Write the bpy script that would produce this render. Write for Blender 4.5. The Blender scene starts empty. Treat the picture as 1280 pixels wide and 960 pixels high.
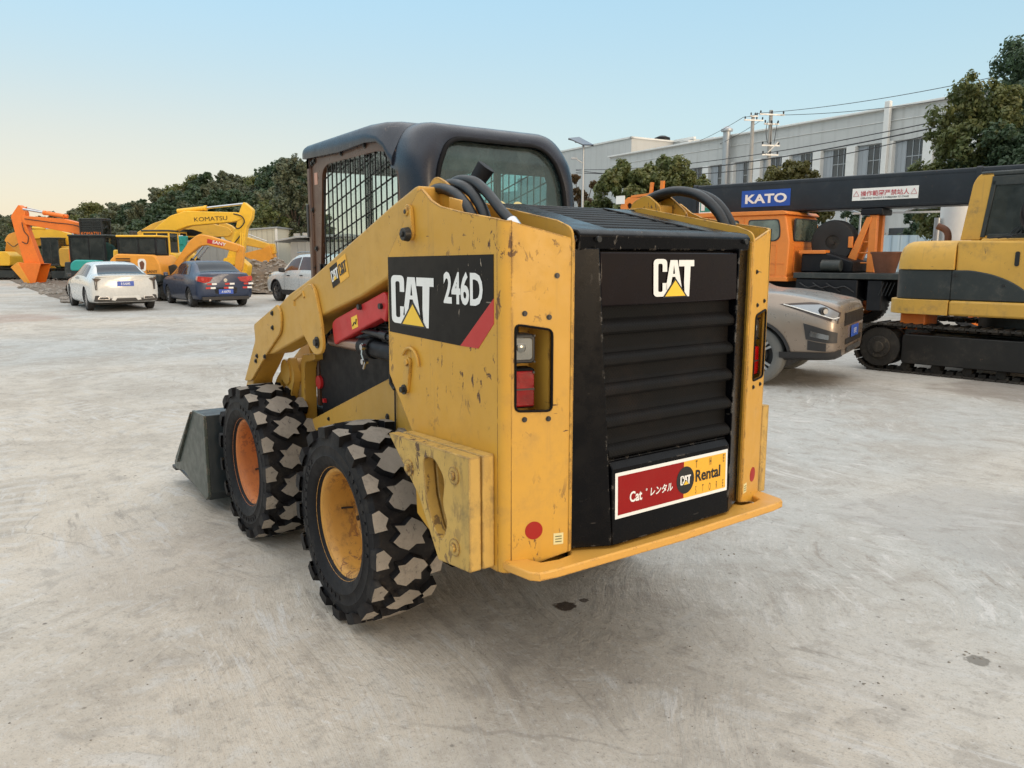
import bpy, bmesh, math, random
from mathutils import Vector, Matrix, noise
from mathutils.geometry import tessellate_polygon
random.seed(11)
S = bpy.context.scene
COL = S.collection
R = math.radians
PI = math.pi

# ---------------------------------------------------------------- view-aligned ground frame
CAM = Vector((-3.004, 2.032, 1.558))
YAW = R(-35.961)
FW = Vector((math.cos(YAW), math.sin(YAW), 0))      # away from the viewer
RT = Vector((math.sin(YAW), -math.cos(YAW), 0))     # to the right
def W(r, d, z=0.0):
    p = Vector((CAM.x, CAM.y, 0)) + RT*r + FW*d
    return Vector((p.x, p.y, z))
def HEAD(a):
    """world z-rotation of a thing whose local +x runs along angle a (degrees) in the (right, away) frame"""
    v = RT*math.cos(R(a)) + FW*math.sin(R(a))
    return math.atan2(v.y, v.x)

def add_faces_for_ring(n, a, b, flip=False):
    out = []
    for i in range(n):
        j = (i+1) % n
        q = (a+i, a+j, b+j, b+i)
        out.append(q[::-1] if flip else q)
    return out

def frame_from(d):
    d = d.normalized()
    up = Vector((0, 0, 1)) if abs(d.z) < .95 else Vector((1, 0, 0))
    x = d.cross(up).normalized()
    y = x.cross(d).normalized()
    return x, y

def rrect(x0, x1, y0, y1, r, n=4):
    pts = []
    for cx, cy, a0 in ((x1-r, y1-r, 0), (x0+r, y1-r, 90), (x0+r, y0+r, 180), (x1-r, y0+r, 270)):
        for k in range(n+1):
            a = R(a0+90*k/n)
            pts.append((cx+r*math.cos(a), cy+r*math.sin(a)))
    return pts

def roundpoly(pts, rad, n=4):
    """round the corners of a closed 2D polygon; rad: number or list"""
    out = []
    N = len(pts)
    for i in range(N):
        p = Vector(pts[i]); a = Vector(pts[i-1]); b = Vector(pts[(i+1) % N])
        r = rad[i] if isinstance(rad, (list, tuple)) else rad
        if r <= 0:
            out.append(tuple(p)); continue
        u = a-p; v = b-p
        lu, lv = u.length, v.length
        u.normalize(); v.normalize()
        t = min(r, lu*.48, lv*.48)
        for k in range(n+1):
            s = k/n
            q = (p+u*t)*(1-s)**2 + p*2*s*(1-s) + (p+v*t)*s*s
            out.append(tuple(q))
    return out

def circ(cx, cy, r, n=20):
    return [(cx+r*math.cos(2*PI*k/n), cy+r*math.sin(2*PI*k/n)) for k in range(n)]

class MB:
    def __init__(s):
        s.v = []; s.f = []; s.m = []; s.M = Matrix.Identity(4); s.mi = 0
    def add(s, vs, fs):
        o = len(s.v)
        s.v += [s.M @ Vector(p) for p in vs]
        s.f += [tuple(o+i for i in f) for f in fs]
        s.m += [s.mi]*len(fs)
        return s
    def box(s, x0, x1, y0, y1, z0, z1):
        v = [(x, y, z) for z in (z0, z1) for y in (y0, y1) for x in (x0, x1)]
        return s.add(v, [(0, 2, 3, 1), (4, 5, 7, 6), (0, 1, 5, 4), (2, 6, 7, 3), (0, 4, 6, 2), (1, 3, 7, 5)])
    def cbox(s, c, d, M=None):
        x, y, z = d[0]/2, d[1]/2, d[2]/2
        v = [Vector((a, b, e)) for e in (-z, z) for b in (-y, y) for a in (-x, x)]
        if M is not None: v = [M @ p for p in v]
        v = [p+Vector(c) for p in v]
        return s.add(v, [(0, 2, 3, 1), (4, 5, 7, 6), (0, 1, 5, 4), (2, 6, 7, 3), (0, 4, 6, 2), (1, 3, 7, 5)])
    def bar(s, p0, p1, w, h, up=None):
        p0 = Vector(p0); p1 = Vector(p1); d = (p1-p0).normalized()
        u = Vector(up) if up else (Vector((0, 0, 1)) if abs(d.z) < .95 else Vector((1, 0, 0)))
        x = d.cross(u).normalized(); y = x.cross(d)
        v = [p+x*a*w/2+y*b*h/2 for p in (p0, p1) for a, b in ((-1, -1), (1, -1), (1, 1), (-1, 1))]
        return s.add(v, [(3, 2, 1, 0), (4, 5, 6, 7), (0, 1, 5, 4), (1, 2, 6, 5), (2, 3, 7, 6), (3, 0, 4, 7)])
    def prism(s, pts, ax, a, b, holes=()):
        """2D outline swept along an axis. 'y': pts=(x,z); 'x': pts=(y,z); 'z': pts=(x,y)"""
        def P(p, t):
            return {'y': (p[0], t, p[1]), 'x': (t, p[0], p[1]), 'z': (p[0], p[1], t)}[ax]
        ar = sum(pts[i-1][0]*pts[i][1]-pts[i][0]*pts[i-1][1] for i in range(len(pts)))
        if ar < 0: pts = list(pts)[::-1]
        flip = (ax == 'y')
        if a > b: a, b = b, a
        loops = [list(pts)]
        for h in holes:
            ah = sum(h[i-1][0]*h[i][1]-h[i][0]*h[i-1][1] for i in range(len(h)))
            loops.append(list(h)[::-1] if ah > 0 else list(h))
        allp = [p for L in loops for p in L]; n = len(allp)
        v = [P(p, a) for p in allp]+[P(p, b) for p in allp]
        f = []
        if not holes:
            top = tuple(range(n, 2*n)); bot = tuple(range(n))[::-1]
            f += [top, bot]
        else:
            tr = tessellate_polygon([[Vector((p[0], p[1], 0)) for p in L] for L in loops])
            for t in tr:
                p = [allp[i] for i in t]
                sg = (p[1][0]-p[0][0])*(p[2][1]-p[0][1])-(p[2][0]-p[0][0])*(p[1][1]-p[0][1])
                t = t if sg > 0 else t[::-1]
                f.append(tuple(i+n for i in t)); f.append(tuple(t[::-1]))
        o = 0
        for L in loops:
            k = len(L)
            for i in range(k):
                j = (i+1) % k
                f.append((o+i, o+j, n+o+j, n+o+i))
            o += k
        if flip: f = [q[::-1] for q in f]
        return s.add(v, f)
    def cyl(s, p0, p1, r0, r1=None, n=16, cap=True):
        r1 = r0 if r1 is None else r1
        p0 = Vector(p0); p1 = Vector(p1); x, y = frame_from(p1-p0)
        v = []
        for p, r in ((p0, r0), (p1, r1)):
            for k in range(n):
                a = 2*PI*k/n; v.append(p+x*r*math.cos(a)+y*r*math.sin(a))
        f = add_faces_for_ring(n, 0, n, True)
        if cap: f += [tuple(range(n)), tuple(range(n, 2*n))[::-1]]
        return s.add(v, f)
    def tube(s, path, r, n=8, cap=True):
        path = [Vector(p) for p in path]; v = []; f = []
        rs = r if isinstance(r, (list, tuple)) else [r]*len(path)
        d0 = (path[1]-path[0]).normalized(); x, y = frame_from(d0)
        for i, p in enumerate(path):
            d = (path[min(i+1, len(path)-1)]-path[max(i-1, 0)]).normalized()
            x = (x-d*x.dot(d)).normalized(); y = x.cross(d).normalized()
            for k in range(n):
                a = 2*PI*k/n; v.append(p+(x*math.cos(a)+y*math.sin(a))*rs[i])
        for i in range(len(path)-1): f += add_faces_for_ring(n, i*n, (i+1)*n, True)
        if cap: f += [tuple(range(n)), tuple(range(len(v)-n, len(v)))[::-1]]
        return s.add(v, f)
    def lathe(s, prof, c, axis, n=48, closed=False, caps=True):
        """prof: (radius, distance along axis)"""
        c = Vector(c); ax = Vector(axis).normalized(); x, y = frame_from(ax); v = []; f = []
        for r, h in prof:
            for k in range(n):
                a = 2*PI*k/n; v.append(c+ax*h+(x*math.cos(a)+y*math.sin(a))*r)
        m = len(prof)
        for i in range(m-1 if not closed else m): f += add_faces_for_ring(n, i*n, ((i+1) % m)*n, True)
        if not closed and caps:
            if prof[0][0] > 1e-4: f.append(tuple(range(n)))
            if prof[-1][0] > 1e-4: f.append(tuple(range((m-1)*n, m*n))[::-1])
        return s.add(v, f)
    def loft(s, rings, cap=True, closed=True):
        n = len(rings[0]); v = [p for r in rings for p in r]; f = []
        for i in range(len(rings)-1):
            if closed: f += add_faces_for_ring(n, i*n, (i+1)*n)
            else:
                for k in range(n-1): f.append((i*n+k, i*n+k+1, (i+1)*n+k+1, (i+1)*n+k))
        if cap and closed:
            f += [tuple(range(n))[::-1], tuple(range((len(rings)-1)*n, len(rings)*n))]
        return s.add(v, f)
    def quad(s, a, b, c, d):
        return s.add([a, b, c, d], [(0, 1, 2, 3)])
    def text(s, txt, org, u, v, size, wx=1.0, bold=0.0, depth=.002, align='CENTER', shear=0.0, spacing=1.0):
        """lettering as real raised geometry; org = baseline point, u = reading direction, v = up"""
        cu = bpy.data.curves.new('lettering', 'FONT'); cu.body = txt; cu.size = 1.0
        cu.align_x = align; cu.offset = bold; cu.extrude = 0; cu.shear = shear; cu.space_character = spacing
        cu.resolution_u = 3
        ob = bpy.data.objects.new('lettering', cu); COL.objects.link(ob)
        dg = bpy.context.evaluated_depsgraph_get()
        me = bpy.data.meshes.new_from_object(ob.evaluated_get(dg))
        u = Vector(u).normalized(); v = Vector(v).normalized(); w = u.cross(v)
        vs = [Vector(org)+u*(p.co.x*size*wx)+v*(p.co.y*size)+w*depth for p in me.vertices]
        fs = [tuple(p.vertices) for p in me.polygons]
        # make faces look outwards
        if me.polygons:
            nz = sum(p.normal.z*p.area for p in me.polygons)
            if nz < 0: fs = [f[::-1] for f in fs]
        s.add(vs, fs)
        bpy.data.objects.remove(ob); bpy.data.curves.remove(cu); bpy.data.meshes.remove(me)
        return s
    def pieces(s, gap):
        par = list(range(len(s.v)))
        def find(i):
            while par[i] != i: par[i] = par[par[i]]; i = par[i]
            return i
        for f in s.f:
            a = find(f[0])
            for i in f[1:]:
                b = find(i)
                if a != b: par[b] = a
        isl = {}
        for i in range(len(s.v)): isl.setdefault(find(i), []).append(i)
        bb = []
        for k, idx in isl.items():
            P = [s.v[i] for i in idx]
            bb.append([{k}, [min(p[j] for p in P)-gap for j in range(3)], [max(p[j] for p in P)+gap for j in range(3)]])
        done = False
        while not done:
            done = True
            for i in range(len(bb)):
                for j in range(i+1, len(bb)):
                    if all(bb[i][1][k] <= bb[j][2][k] and bb[j][1][k] <= bb[i][2][k] for k in range(3)):
                        bb[i] = [bb[i][0] | bb[j][0], [min(bb[i][1][k], bb[j][1][k]) for k in range(3)], [max(bb[i][2][k], bb[j][2][k]) for k in range(3)]]
                        bb.pop(j); done = False; break
                if not done: break
        out = []
        for keys, _, _ in bb:
            q = MB(); mp = {}
            for i in range(len(s.v)):
                if find(i) in keys: mp[i] = len(q.v); q.v.append(s.v[i])
            for f, mi in zip(s.f, s.m):
                if f[0] in mp: q.f.append(tuple(mp[i] for i in f)); q.m.append(mi)
            out.append(q)
        return out
    def split(s, name, mat, parent=None, gap=.001, **kw):
        """every loose piece becomes an object of its own"""
        return [q.build(name, mat, parent, **kw) for q in s.pieces(gap)]
    def build(s, name, mat, parent=None, bevel=0, seg=2, smooth=35, loc=None, weld=False):
        me = bpy.data.meshes.new(name)
        me.from_pydata([tuple(p) for p in s.v], [], s.f)
        mats = mat if isinstance(mat, (list, tuple)) else [mat]
        for m in mats: me.materials.append(m)
        if len(mats) > 1: me.polygons.foreach_set('material_index', s.m)
        if weld:
            bm = bmesh.new(); bm.from_mesh(me)
            bmesh.ops.remove_doubles(bm, verts=bm.verts, dist=1e-5)
            bmesh.ops.recalc_face_normals(bm, faces=bm.faces)
            bm.to_mesh(me); bm.free()
        if smooth:
            me.polygons.foreach_set('use_smooth', [True]*len(me.polygons))
            me.set_sharp_from_angle(angle=R(smooth))
        me.update()
        ob = bpy.data.objects.new(name, me); COL.objects.link(ob)
        if parent: ob.parent = parent
        if loc is not None: ob.location = loc
        if bevel:
            b = ob.modifiers.new('Bevel', 'BEVEL'); b.width = bevel; b.segments = seg
            b.limit_method = 'ANGLE'; b.angle_limit = R(40); b.harden_normals = False
            b.use_clamp_overlap = True
        return ob

def tag(o, label=None, cat=None, group=None, kind=None):
    if label: o['label'] = label
    if cat: o['category'] = cat
    if group: o['group'] = group
    if kind: o['kind'] = kind
    return o
def root(name, loc, rz=0, label=None, cat=None, group=None, kind=None):
    o = bpy.data.objects.new(name, None); COL.objects.link(o)
    o.empty_display_size = .2
    o.location = loc; o.rotation_euler = (0, 0, rz)
    return tag(o, label, cat, group, kind)
def kids(o): return [c for c in bpy.data.objects if c.parent == o]
def copy_tree(o, parent=None):
    c = o.copy(); COL.objects.link(c)
    if parent is not None: c.parent = parent
    for ch in kids(o):
        if ch != c: copy_tree(ch, c)
    return c
def lerp(a, b, t): return a+(b-a)*t
def spline(pts, n=6):
    """Catmull-Rom through 3D points"""
    P = [Vector(p) for p in pts]; P = [P[0]*2-P[1]]+P+[P[-1]*2-P[-2]]; out = []
    for i in range(1, len(P)-2):
        for k in range(n):
            t = k/n; a, b, c, d = P[i-1], P[i], P[i+1], P[i+2]
            out.append(.5*((2*b)+(c-a)*t+(2*a-5*b+4*c-d)*t*t+(3*b-a-3*c+d)*t**3))
    out.append(P[-2]); return out
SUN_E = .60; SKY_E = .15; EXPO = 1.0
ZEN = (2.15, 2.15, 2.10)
# ---------------------------------------------------------------- materials
def nt(name):
    m = bpy.data.materials.new(name); m.use_nodes = True
    t = m.node_tree; t.nodes.clear()
    out = t.nodes.new('ShaderNodeOutputMaterial'); b = t.nodes.new('ShaderNodeBsdfPrincipled')
    t.links.new(b.outputs[0], out.inputs[0])
    return m, t, b
class N:
    """tiny node wiring helper"""
    def __init__(s, t): s.t = t; s.tc = t.nodes.new('ShaderNodeTexCoord')
    def new(s, k, **kw):
        n = s.t.nodes.new(k)
        for a, b in kw.items(): setattr(n, a, b)
        return n
    def put(s, sock, v):
        if hasattr(v, 'links') or isinstance(v, bpy.types.NodeSocket): s.t.links.new(v, sock)
        else: sock.default_value = v
    def obj(s, scale=(1, 1, 1), rot=(0, 0, 0), loc=(0, 0, 0), src='Object'):
        m = s.new('ShaderNodeMapping'); s.t.links.new(s.tc.outputs[src], m.inputs[0])
        m.inputs['Scale'].default_value = scale; m.inputs['Rotation'].default_value = rot
        m.inputs['Location'].default_value = loc
        return m.outputs[0]
    def noise(s, sc, det=4, rough=.55, vec=None, dist=0.0, w=None):
        n = s.new('ShaderNodeTexNoise'); n.inputs['Scale'].default_value = sc
        n.inputs['Detail'].default_value = det; n.inputs['Roughness'].default_value = rough
        n.inputs['Distortion'].default_value = dist
        s.t.links.new(vec if vec is not None else s.tc.outputs['Object'], n.inputs['Vector'])
        return n.outputs['Fac']
    def voro(s, sc, vec=None, feature='F1', out='Distance'):
        n = s.new('ShaderNodeTexVoronoi', feature=feature); n.inputs['Scale'].default_value = sc
        s.t.links.new(vec if vec is not None else s.tc.outputs['Object'], n.inputs['Vector'])
        return n.outputs[out]
    def wave(s, sc, vec=None, dist=0, det=2, dsc=1, prof='SIN', dirn='X'):
        n = s.new('ShaderNodeTexWave', wave_profile=prof, bands_direction=dirn)
        n.inputs['Scale'].default_value = sc; n.inputs['Distortion'].default_value = dist
        n.inputs['Detail'].default_value = det; n.inputs['Detail Scale'].default_value = dsc
        s.t.links.new(vec if vec is not None else s.tc.outputs['Object'], n.inputs['Vector'])
        return n.outputs['Fac']
    def ramp(s, fac, a, b, lo=0.0, hi=1.0, smooth=True):
        n = s.new('ShaderNodeMapRange'); n.clamp = True
        if smooth: n.interpolation_type = 'SMOOTHSTEP'
        s.put(n.inputs['Value'], fac); n.inputs['From Min'].default_value = a; n.inputs['From Max'].default_value = b
        n.inputs['To Min'].default_value = lo; n.inputs['To Max'].default_value = hi
        return n.outputs['Result']
    def math(s, op, a, b=None):
        n = s.new('ShaderNodeMath', operation=op); s.put(n.inputs[0], a)
        if b is not None: s.put(n.inputs[1], b)
        return n.outputs[0]
    def mix(s, fac, a, b, blend='MIX'):
        n = s.new('ShaderNodeMix', data_type='RGBA', blend_type=blend)
        s.put(n.inputs[0], fac)
        for k, v in ((6, a), (7, b)):
            if isinstance(v, (tuple, list)): v = (*v[:3], 1)
            s.put(n.inputs[k], v)
        return n.outputs[2]
    def bump(s, h, strength, dist, prev=None):
        n = s.new('ShaderNodeBump'); n.inputs['Strength'].default_value = strength
        n.inputs['Distance'].default_value = dist; s.t.links.new(h, n.inputs['Height'])
        if prev is not None: s.t.links.new(prev, n.inputs['Normal'])
        return n.outputs[0]
    def sep(s, vec=None):
        n = s.new('ShaderNodeSeparateXYZ'); s.t.links.new(vec if vec is not None else s.tc.outputs['Object'], n.inputs[0])
        return n.outputs

def paint(name, col, rough=.42, var=.12, dirt=.25, dcol=(.16, .12, .08), chips=0.0, ccol=(.06, .03, .018),
          metal=0.0, coat=0.0, bump=.15, sc=1.0, edge=0.0, streak=0.0, spec=.5):
    m, t, b = nt(name); n = N(t)
    big = n.noise(1.6*sc, 5, .6); fine = n.noise(14*sc, 5, .65)
    c = n.mix(n.ramp(big, .3, .7), tuple(x*(1-var) for x in col), tuple(min(1, x*(1+var*.6)) for x in col))
    if dirt:
        d = n.math('MULTIPLY', n.ramp(n.noise(3.1*sc, 7, .7), .46, .75), n.ramp(fine, .3, .75))
        d = n.math('MULTIPLY', d, dirt*1.6)
        c = n.mix(d, c, dcol)
    if streak:
        v = n.obj((22*sc, 22*sc, 1.1*sc)); st = n.ramp(n.noise(1.0, 5, .6, v), .56, .75)
        c = n.mix(n.math('MULTIPLY', st, streak), c, dcol)
    rg = n.ramp(fine, .2, .8, rough-.08, rough+.14)
    mask = None
    if chips:
        # chips and scratches: sparse, sharp sided, a little elongated
        v1 = n.obj((1, 1, .45)); a = n.ramp(n.noise(26*sc, 6, .72, v1, .6), .655-.03*chips, .67-.03*chips, smooth=False)
        bmask = n.ramp(n.noise(2.3*sc, 3, .5), .52-.06*chips, .66)
        mask = n.math('MULTIPLY', a, bmask)
        sv = n.obj((9, 9, 60), (.5, .35, .2)); s2 = n.ramp(n.noise(1.1*sc, 3, .5, sv), .715, .73, smooth=False)
        s2 = n.math('MULTIPLY', s2, n.ramp(n.noise(3.7*sc, 3, .5), .5, .6))
        mask = n.math('MAXIMUM', mask, n.math('MULTIPLY', s2, min(1, chips)))
    if edge:
        bv = n.new('ShaderNodeBevel', samples=4); bv.inputs['Radius'].default_value = .012
        g = n.new('ShaderNodeNewGeometry'); dt = n.new('ShaderNodeVectorMath', operation='DOT_PRODUCT')
        t.links.new(bv.outputs[0], dt.inputs[0]); t.links.new(g.outputs['True Normal'], dt.inputs[1])
        e = n.ramp(dt.outputs['Value'], .97, .86)
        e = n.math('MULTIPLY', e, n.ramp(n.noise(17*sc, 5, .7), .56-.1*edge, .6-.08*edge, smooth=False))
        mask = e if mask is None else n.math('MAXIMUM', mask, e)
    if mask is not None:
        cc = n.mix(n.noise(40, 3), ccol, tuple(min(1, x*2.6) for x in ccol))
        c = n.mix(mask, c, cc)
        rg = n.math('MAXIMUM', rg, n.math('MULTIPLY', mask, .8))
    t.links.new(c, b.inputs['Base Color']); t.links.new(rg, b.inputs['Roughness'])
    b.inputs['Metallic'].default_value = metal; b.inputs['Specular IOR Level'].default_value = spec
    if coat:
        b.inputs['Coat Weight'].default_value = coat; b.inputs['Coat Roughness'].default_value = .06
    if bump:
        nn = n.bump(n.noise(60*sc, 4, .6), bump, .0015)
        nn = n.bump(big, bump*.6, .01, nn)
        if mask is not None: 
            inv = n.math('SUBTRACT', 1.0, mask); nn = n.bump(inv, .4, .001, nn)
        t.links.new(nn, b.inputs['Normal'])
    return m

def simple(name, col, rough=.5, metal=0, emis=0, spec=None):
    m, t, b = nt(name); n = N(t)
    f = n.noise(9, 4, .6)
    c = n.mix(f, tuple(x*.85 for x in col), tuple(min(1, x*1.12) for x in col))
    t.links.new(c, b.inputs['Base Color']); t.links.new(n.ramp(f, .2, .8, max(.02, rough-.06), min(1, rough+.08)), b.inputs['Roughness'])
    b.inputs['Metallic'].default_value = metal
    return m

def glass(name, tint=(.75, .9, .9), rough=.02, dark=.5, refl=.09, milky=False):
    """thin window pane: tinted see-through mixed with a sharp reflection"""
    m, t, b = nt(name); n = N(t)
    t.nodes.remove(b); out = [x for x in t.nodes if x.type == 'OUTPUT_MATERIAL'][0]
    tr = n.new('ShaderNodeBsdfTransparent'); tr.inputs[0].default_value = (*[x*dark for x in tint], 1)
    gl = n.new('ShaderNodeBsdfGlossy'); gl.inputs['Roughness'].default_value = rough
    gl.inputs[0].default_value = (.95, 1, 1, 1)
    lw = n.new('ShaderNodeLayerWeight'); lw.inputs[0].default_value = .5; fr = n.new('ShaderNodeMath', operation='POWER'); t.links.new(lw.outputs['Facing'], fr.inputs[0]); fr.inputs[1].default_value = 4.0
    df = n.new('ShaderNodeBsdfTranslucent' if milky else 'ShaderNodeBsdfDiffuse'); df.inputs[0].default_value = (.72, .76, .72, 1) if milky else (.42, .45, .43, 1)
    dust = n.new('ShaderNodeMixShader'); t.links.new(n.ramp(n.noise(3, 6, .7), .3, .8, .01 if not milky else .7, refl), dust.inputs[0])
    mx = n.new('ShaderNodeMixShader'); t.links.new(n.math('ADD', n.math('MULTIPLY', fr.outputs[0], .7), .03), mx.inputs[0])
    t.links.new(tr.outputs[0], mx.inputs[1]); t.links.new(gl.outputs[0], mx.inputs[2])
    t.links.new(mx.outputs[0], dust.inputs[1]); t.links.new(df.outputs[0], dust.inputs[2])
    t.links.new(dust.outputs[0], out.inputs[0])
    return m

M = {}
YEL = (.60, .32, .038)
M['yellow'] = paint('loader_yellow', YEL, .42, .09, .35, (.22, .15, .07), 1.9, (.05, .025, .015), edge=1.7, streak=.22)
M['yellow_worn'] = paint('worn_yellow', (.54, .34, .085), .55, .14, .8, (.15, .12, .06), 3.3, (.06, .035, .02), edge=1.6, streak=.3)
M['yellow_bumper'] = paint('bumper_yellow', (.68, .36, .07), .38, .05, .1, (.2, .14, .07), .4, edge=.3)
M['yellow_arm'] = paint('arm_yellow', (.54, .30, .048), .42, .08, .25, (.2, .14, .07), .7, (.05, .025, .015), edge=.5, streak=.15)
M['black'] = paint('gloss_black', (.003, .003, .004), .24, .2, .04, (.012, .011, .010), .25, (.10, .09, .08), coat=.0, spec=.14, bump=.05, edge=.3)
M['black_matt'] = paint('matt_black', (.006, .006, .007), .6, .2, .25, (.028, .023, .018), 0, spec=.12)
M['dark_steel'] = paint('dark_steel', (.03, .03, .032), .45, .2, .4, (.09, .07, .05), .6, (.12, .06, .03), metal=.3)
M['cab_roof'] = paint('cab_slate', (.009, .013, .025), .24, .2, .15, (.05, .045, .04), .3, (.1, .08, .07), bump=.06, spec=.45)
M['cab_side'] = paint('cab_warm_reflection', (.095, .044, .026), .3, .15, .3, (.12, .08, .05), .25, (.15, .1, .07), bump=.06, spec=.45)  # dark gloss paint; warm sky reflection is mixed into the base as brown
M['decal_black'] = paint('decal_black', (.007, .006, .0055), .38, .1, .15, (.03, .025, .02), .35, (.3, .25, .2), bump=.05, spec=.18)
M['decal_brown'] = paint('emblem_black', (.006, .0025, .0035), .2, .1, .08, (.02, .017, .014), 0, bump=.03, spec=.18)
M['decal_red'] = paint('decal_red', (.50, .028, .026), .4, .08, .15, (.2, .1, .06), .4, bump=.03)
M['sticker_red'] = paint('sticker_red', (.27, .010, .010), .45, .05, .05, bump=.02, spec=.15)
M['disc_red'] = paint('disc_red', (.34, .022, .018), .45, .08, .15, (.2, .1, .06), .6, bump=.02, spec=.15)
M['sticker_yellow'] = paint('sticker_yellow', (.85, .44, .035), .4, .04, .05, bump=.02)
M['sticker_white'] = paint('sticker_white', (.82, .82, .80), .4, .03, .06, (.4, .36, .3), bump=.02)
M['letter_black'] = simple('letter_black', (.01, .01, .01), .4)
M['white'] = paint('white_vinyl', (.80, .80, .78), .4, .04, .12, (.35, .3, .25), .25, (.05, .05, .05), bump=.02)
M['logo_yellow'] = paint('logo_yellow', (.88, .55, .04), .4, .04, .08, bump=.02)
M['red'] = paint('red_paint', (.50, .018, .022), .38, .1, .2, (.12, .05, .03), .4)
M['hose'] = paint('hose_rubber', (.008, .010, .013), .42, .2, .3, (.08, .07, .06), 0, bump=.3)
M['chrome'] = simple('chrome_rod', (.55, .55, .56), .18, 1.0)
M['chrome_warm'] = simple('worn_rod', (.36, .25, .20), .3, .8)
M['bolt'] = simple('bolt_black', (.03, .03, .03), .4, .4)
M['rubber'] = paint('tyre_rubber', (.007, .007, .009), .6, .25, .7, (.05, .044, .038), 0, bump=.5, sc=2, spec=.25)
M['lug_top'] = paint('dusty_lug', (.29, .26, .225), .85, .25, .8, (.07, .062, .054), 1.6, (.05, .045, .04), bump=.9, sc=2.5)
M['rim_yellow'] = paint('rim_yellow', (.62, .31, .06), .5, .15, 1.0, (.11, .055, .03), 3.6, (.09, .035, .02), edge=1, sc=1.3)
M['rim_orange'] = paint('rim_orange', (.56, .18, .045), .6, .2, 1.0, (.17, .06, .03), 4, (.12, .04, .02), edge=1, sc=1.4)
M['bucket_green'] = paint('bucket_greengrey', (.050, .068, .062), .38, .15, .4, (.12, .11, .09), .5, (.15, .12, .1), metal=.2, edge=.5)
M['bucket_slate'] = paint('bucket_slate', (.016, .025, .032), .4, .15, .3, (.09, .08, .07), .3)
M['glass_cab'] = glass('cab_glass', (.62, .90, .92), .02, .86, .14)
M['glass_dusty'] = glass('dusty_glass', (.8, .95, .9), .05, .9, .95, True)
M['glass_dark'] = glass('dark_glass', (.5, .6, .62), .02, .25, .10)
M['lens_clear'] = simple('lens_clear', (.30, .30, .28), .10, .85)
M['lens_red'] = paint('lens_red', (.30, .002, .004), .12, .6, .0, bump=.4, sc=4, spec=.3)
M['seat'] = simple('seat_vinyl', (.03, .03, .032), .6)
M['inner_dark'] = paint('inner_dark', (.009, .010, .013), .5, .2, .3, (.035, .03, .027), spec=.25)
def mesh_mat():
    """black perforated plate: a fine diagonal grid of round holes"""
    m, t, b = nt('perforated_plate'); n = N(t)
    v = n.obj((105, 105, 105), (R(45), 0, 0))
    w = n.new('ShaderNodeVectorMath', operation='FRACTION'); t.links.new(v, w.inputs[0])
    s = n.new('ShaderNodeSeparateXYZ'); t.links.new(w.outputs[0], s.inputs[0])
    dy = n.math('SUBTRACT', s.outputs[1], .5); dz = n.math('SUBTRACT', s.outputs[2], .5)
    d = n.math('SQRT', n.math('ADD', n.math('MULTIPLY', dy, dy), n.math('MULTIPLY', dz, dz)))
    k = n.ramp(d, .27, .36)
    dust = n.ramp(n.noise(5, 7, .7), .45, .8)
    base = n.mix(dust, (.007, .0065, .0065), (.022, .016, .013))
    t.links.new(n.mix(k, (.004, .004, .004), base), b.inputs['Base Color'])
    b.inputs['Roughness'].default_value = .5; b.inputs['Specular IOR Level'].default_value = .12
    t.links.new(n.bump(k, .5, .002), b.inputs['Normal'])
    return m
M['perf'] = mesh_mat()
# ---------------------------------------------------------------- skid steer loader (stands along world +x, its left side is +y)
def logo_cat(mw, mk, my, org, u, v, h, depth=.0015, wx=1.4):
    """the three white letters and the yellow triangle; org = lower left corner, h = letter height"""
    u = Vector(u).normalized(); v = Vector(v).normalized(); w = u.cross(v)
    k = h; u = u*wx
    def put(mb, pts, d, holes=()):
        loops = [[Vector((p[0], p[1], 0)) for p in L] for L in [pts]+list(holes)]
        allp = [p for L in loops for p in L]
        tr = tessellate_polygon(loops); fs = []
        for t in tr:
            p = [allp[i] for i in t]
            sg = (p[1].x-p[0].x)*(p[2].y-p[0].y)-(p[2].x-p[0].x)*(p[1].y-p[0].y)
            fs.append(tuple(t) if sg > 0 else tuple(t[::-1]))
        mb.add([Vector(org)+u*(p.x*k)+v*(p.y*k)+w*d for p in allp], fs)
    # C
    o = roundpoly([(0, 0), (.37, 0), (.37, .36), (.245, .36), (.245, .125), (.125, .125), (.125, .875), (.245, .875), (.245, .66), (.37, .66), (.37, 1), (0, 1)],
                  [.12, .12, 0, 0, .05, .05, .05, .05, 0, 0, .12, .12], 5)
    put(mw, o, depth)
    # A
    put(mw, [(.33, .18), (.46, .97), (.66, .97), (.80, .12), (.68, .12), (.60, .52), (.515, .52), (.45, .18)], depth, [[(.535, .60), (.59, .60), (.563, .84)]])
    # T
    put(mw, [(.70, .97), (1.14, .97), (1.14, .80), (1.035, .80), (1.0, -.02), (.875, -.02), (.85, .35), (.86, .80), (.70, .80)], depth)
    put(mk, [(.24, -.035), (.955, -.035), (.595, .50)], depth+.0007)
    put(my, [(.31, -.0), (.885, -.0), (.595, .425)], depth+.0014)

def disc_bolt(mb, c, ax, r=.012, h=.008):
    c = Vector(c); ax = Vector(ax)
    mb.cyl(c, c+ax*h*.35, r*1.35, n=14); mb.cyl(c+ax*h*.35, c+ax*h, r*.85, n=6)

def mirror_y(): return Matrix.Diagonal((1, -1, 1, 1))

L = root('skid_steer_loader', (0, 0, 0), 0, 'yellow and black skid steer loader with caged cab in the middle of the yard', 'loader')

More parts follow.
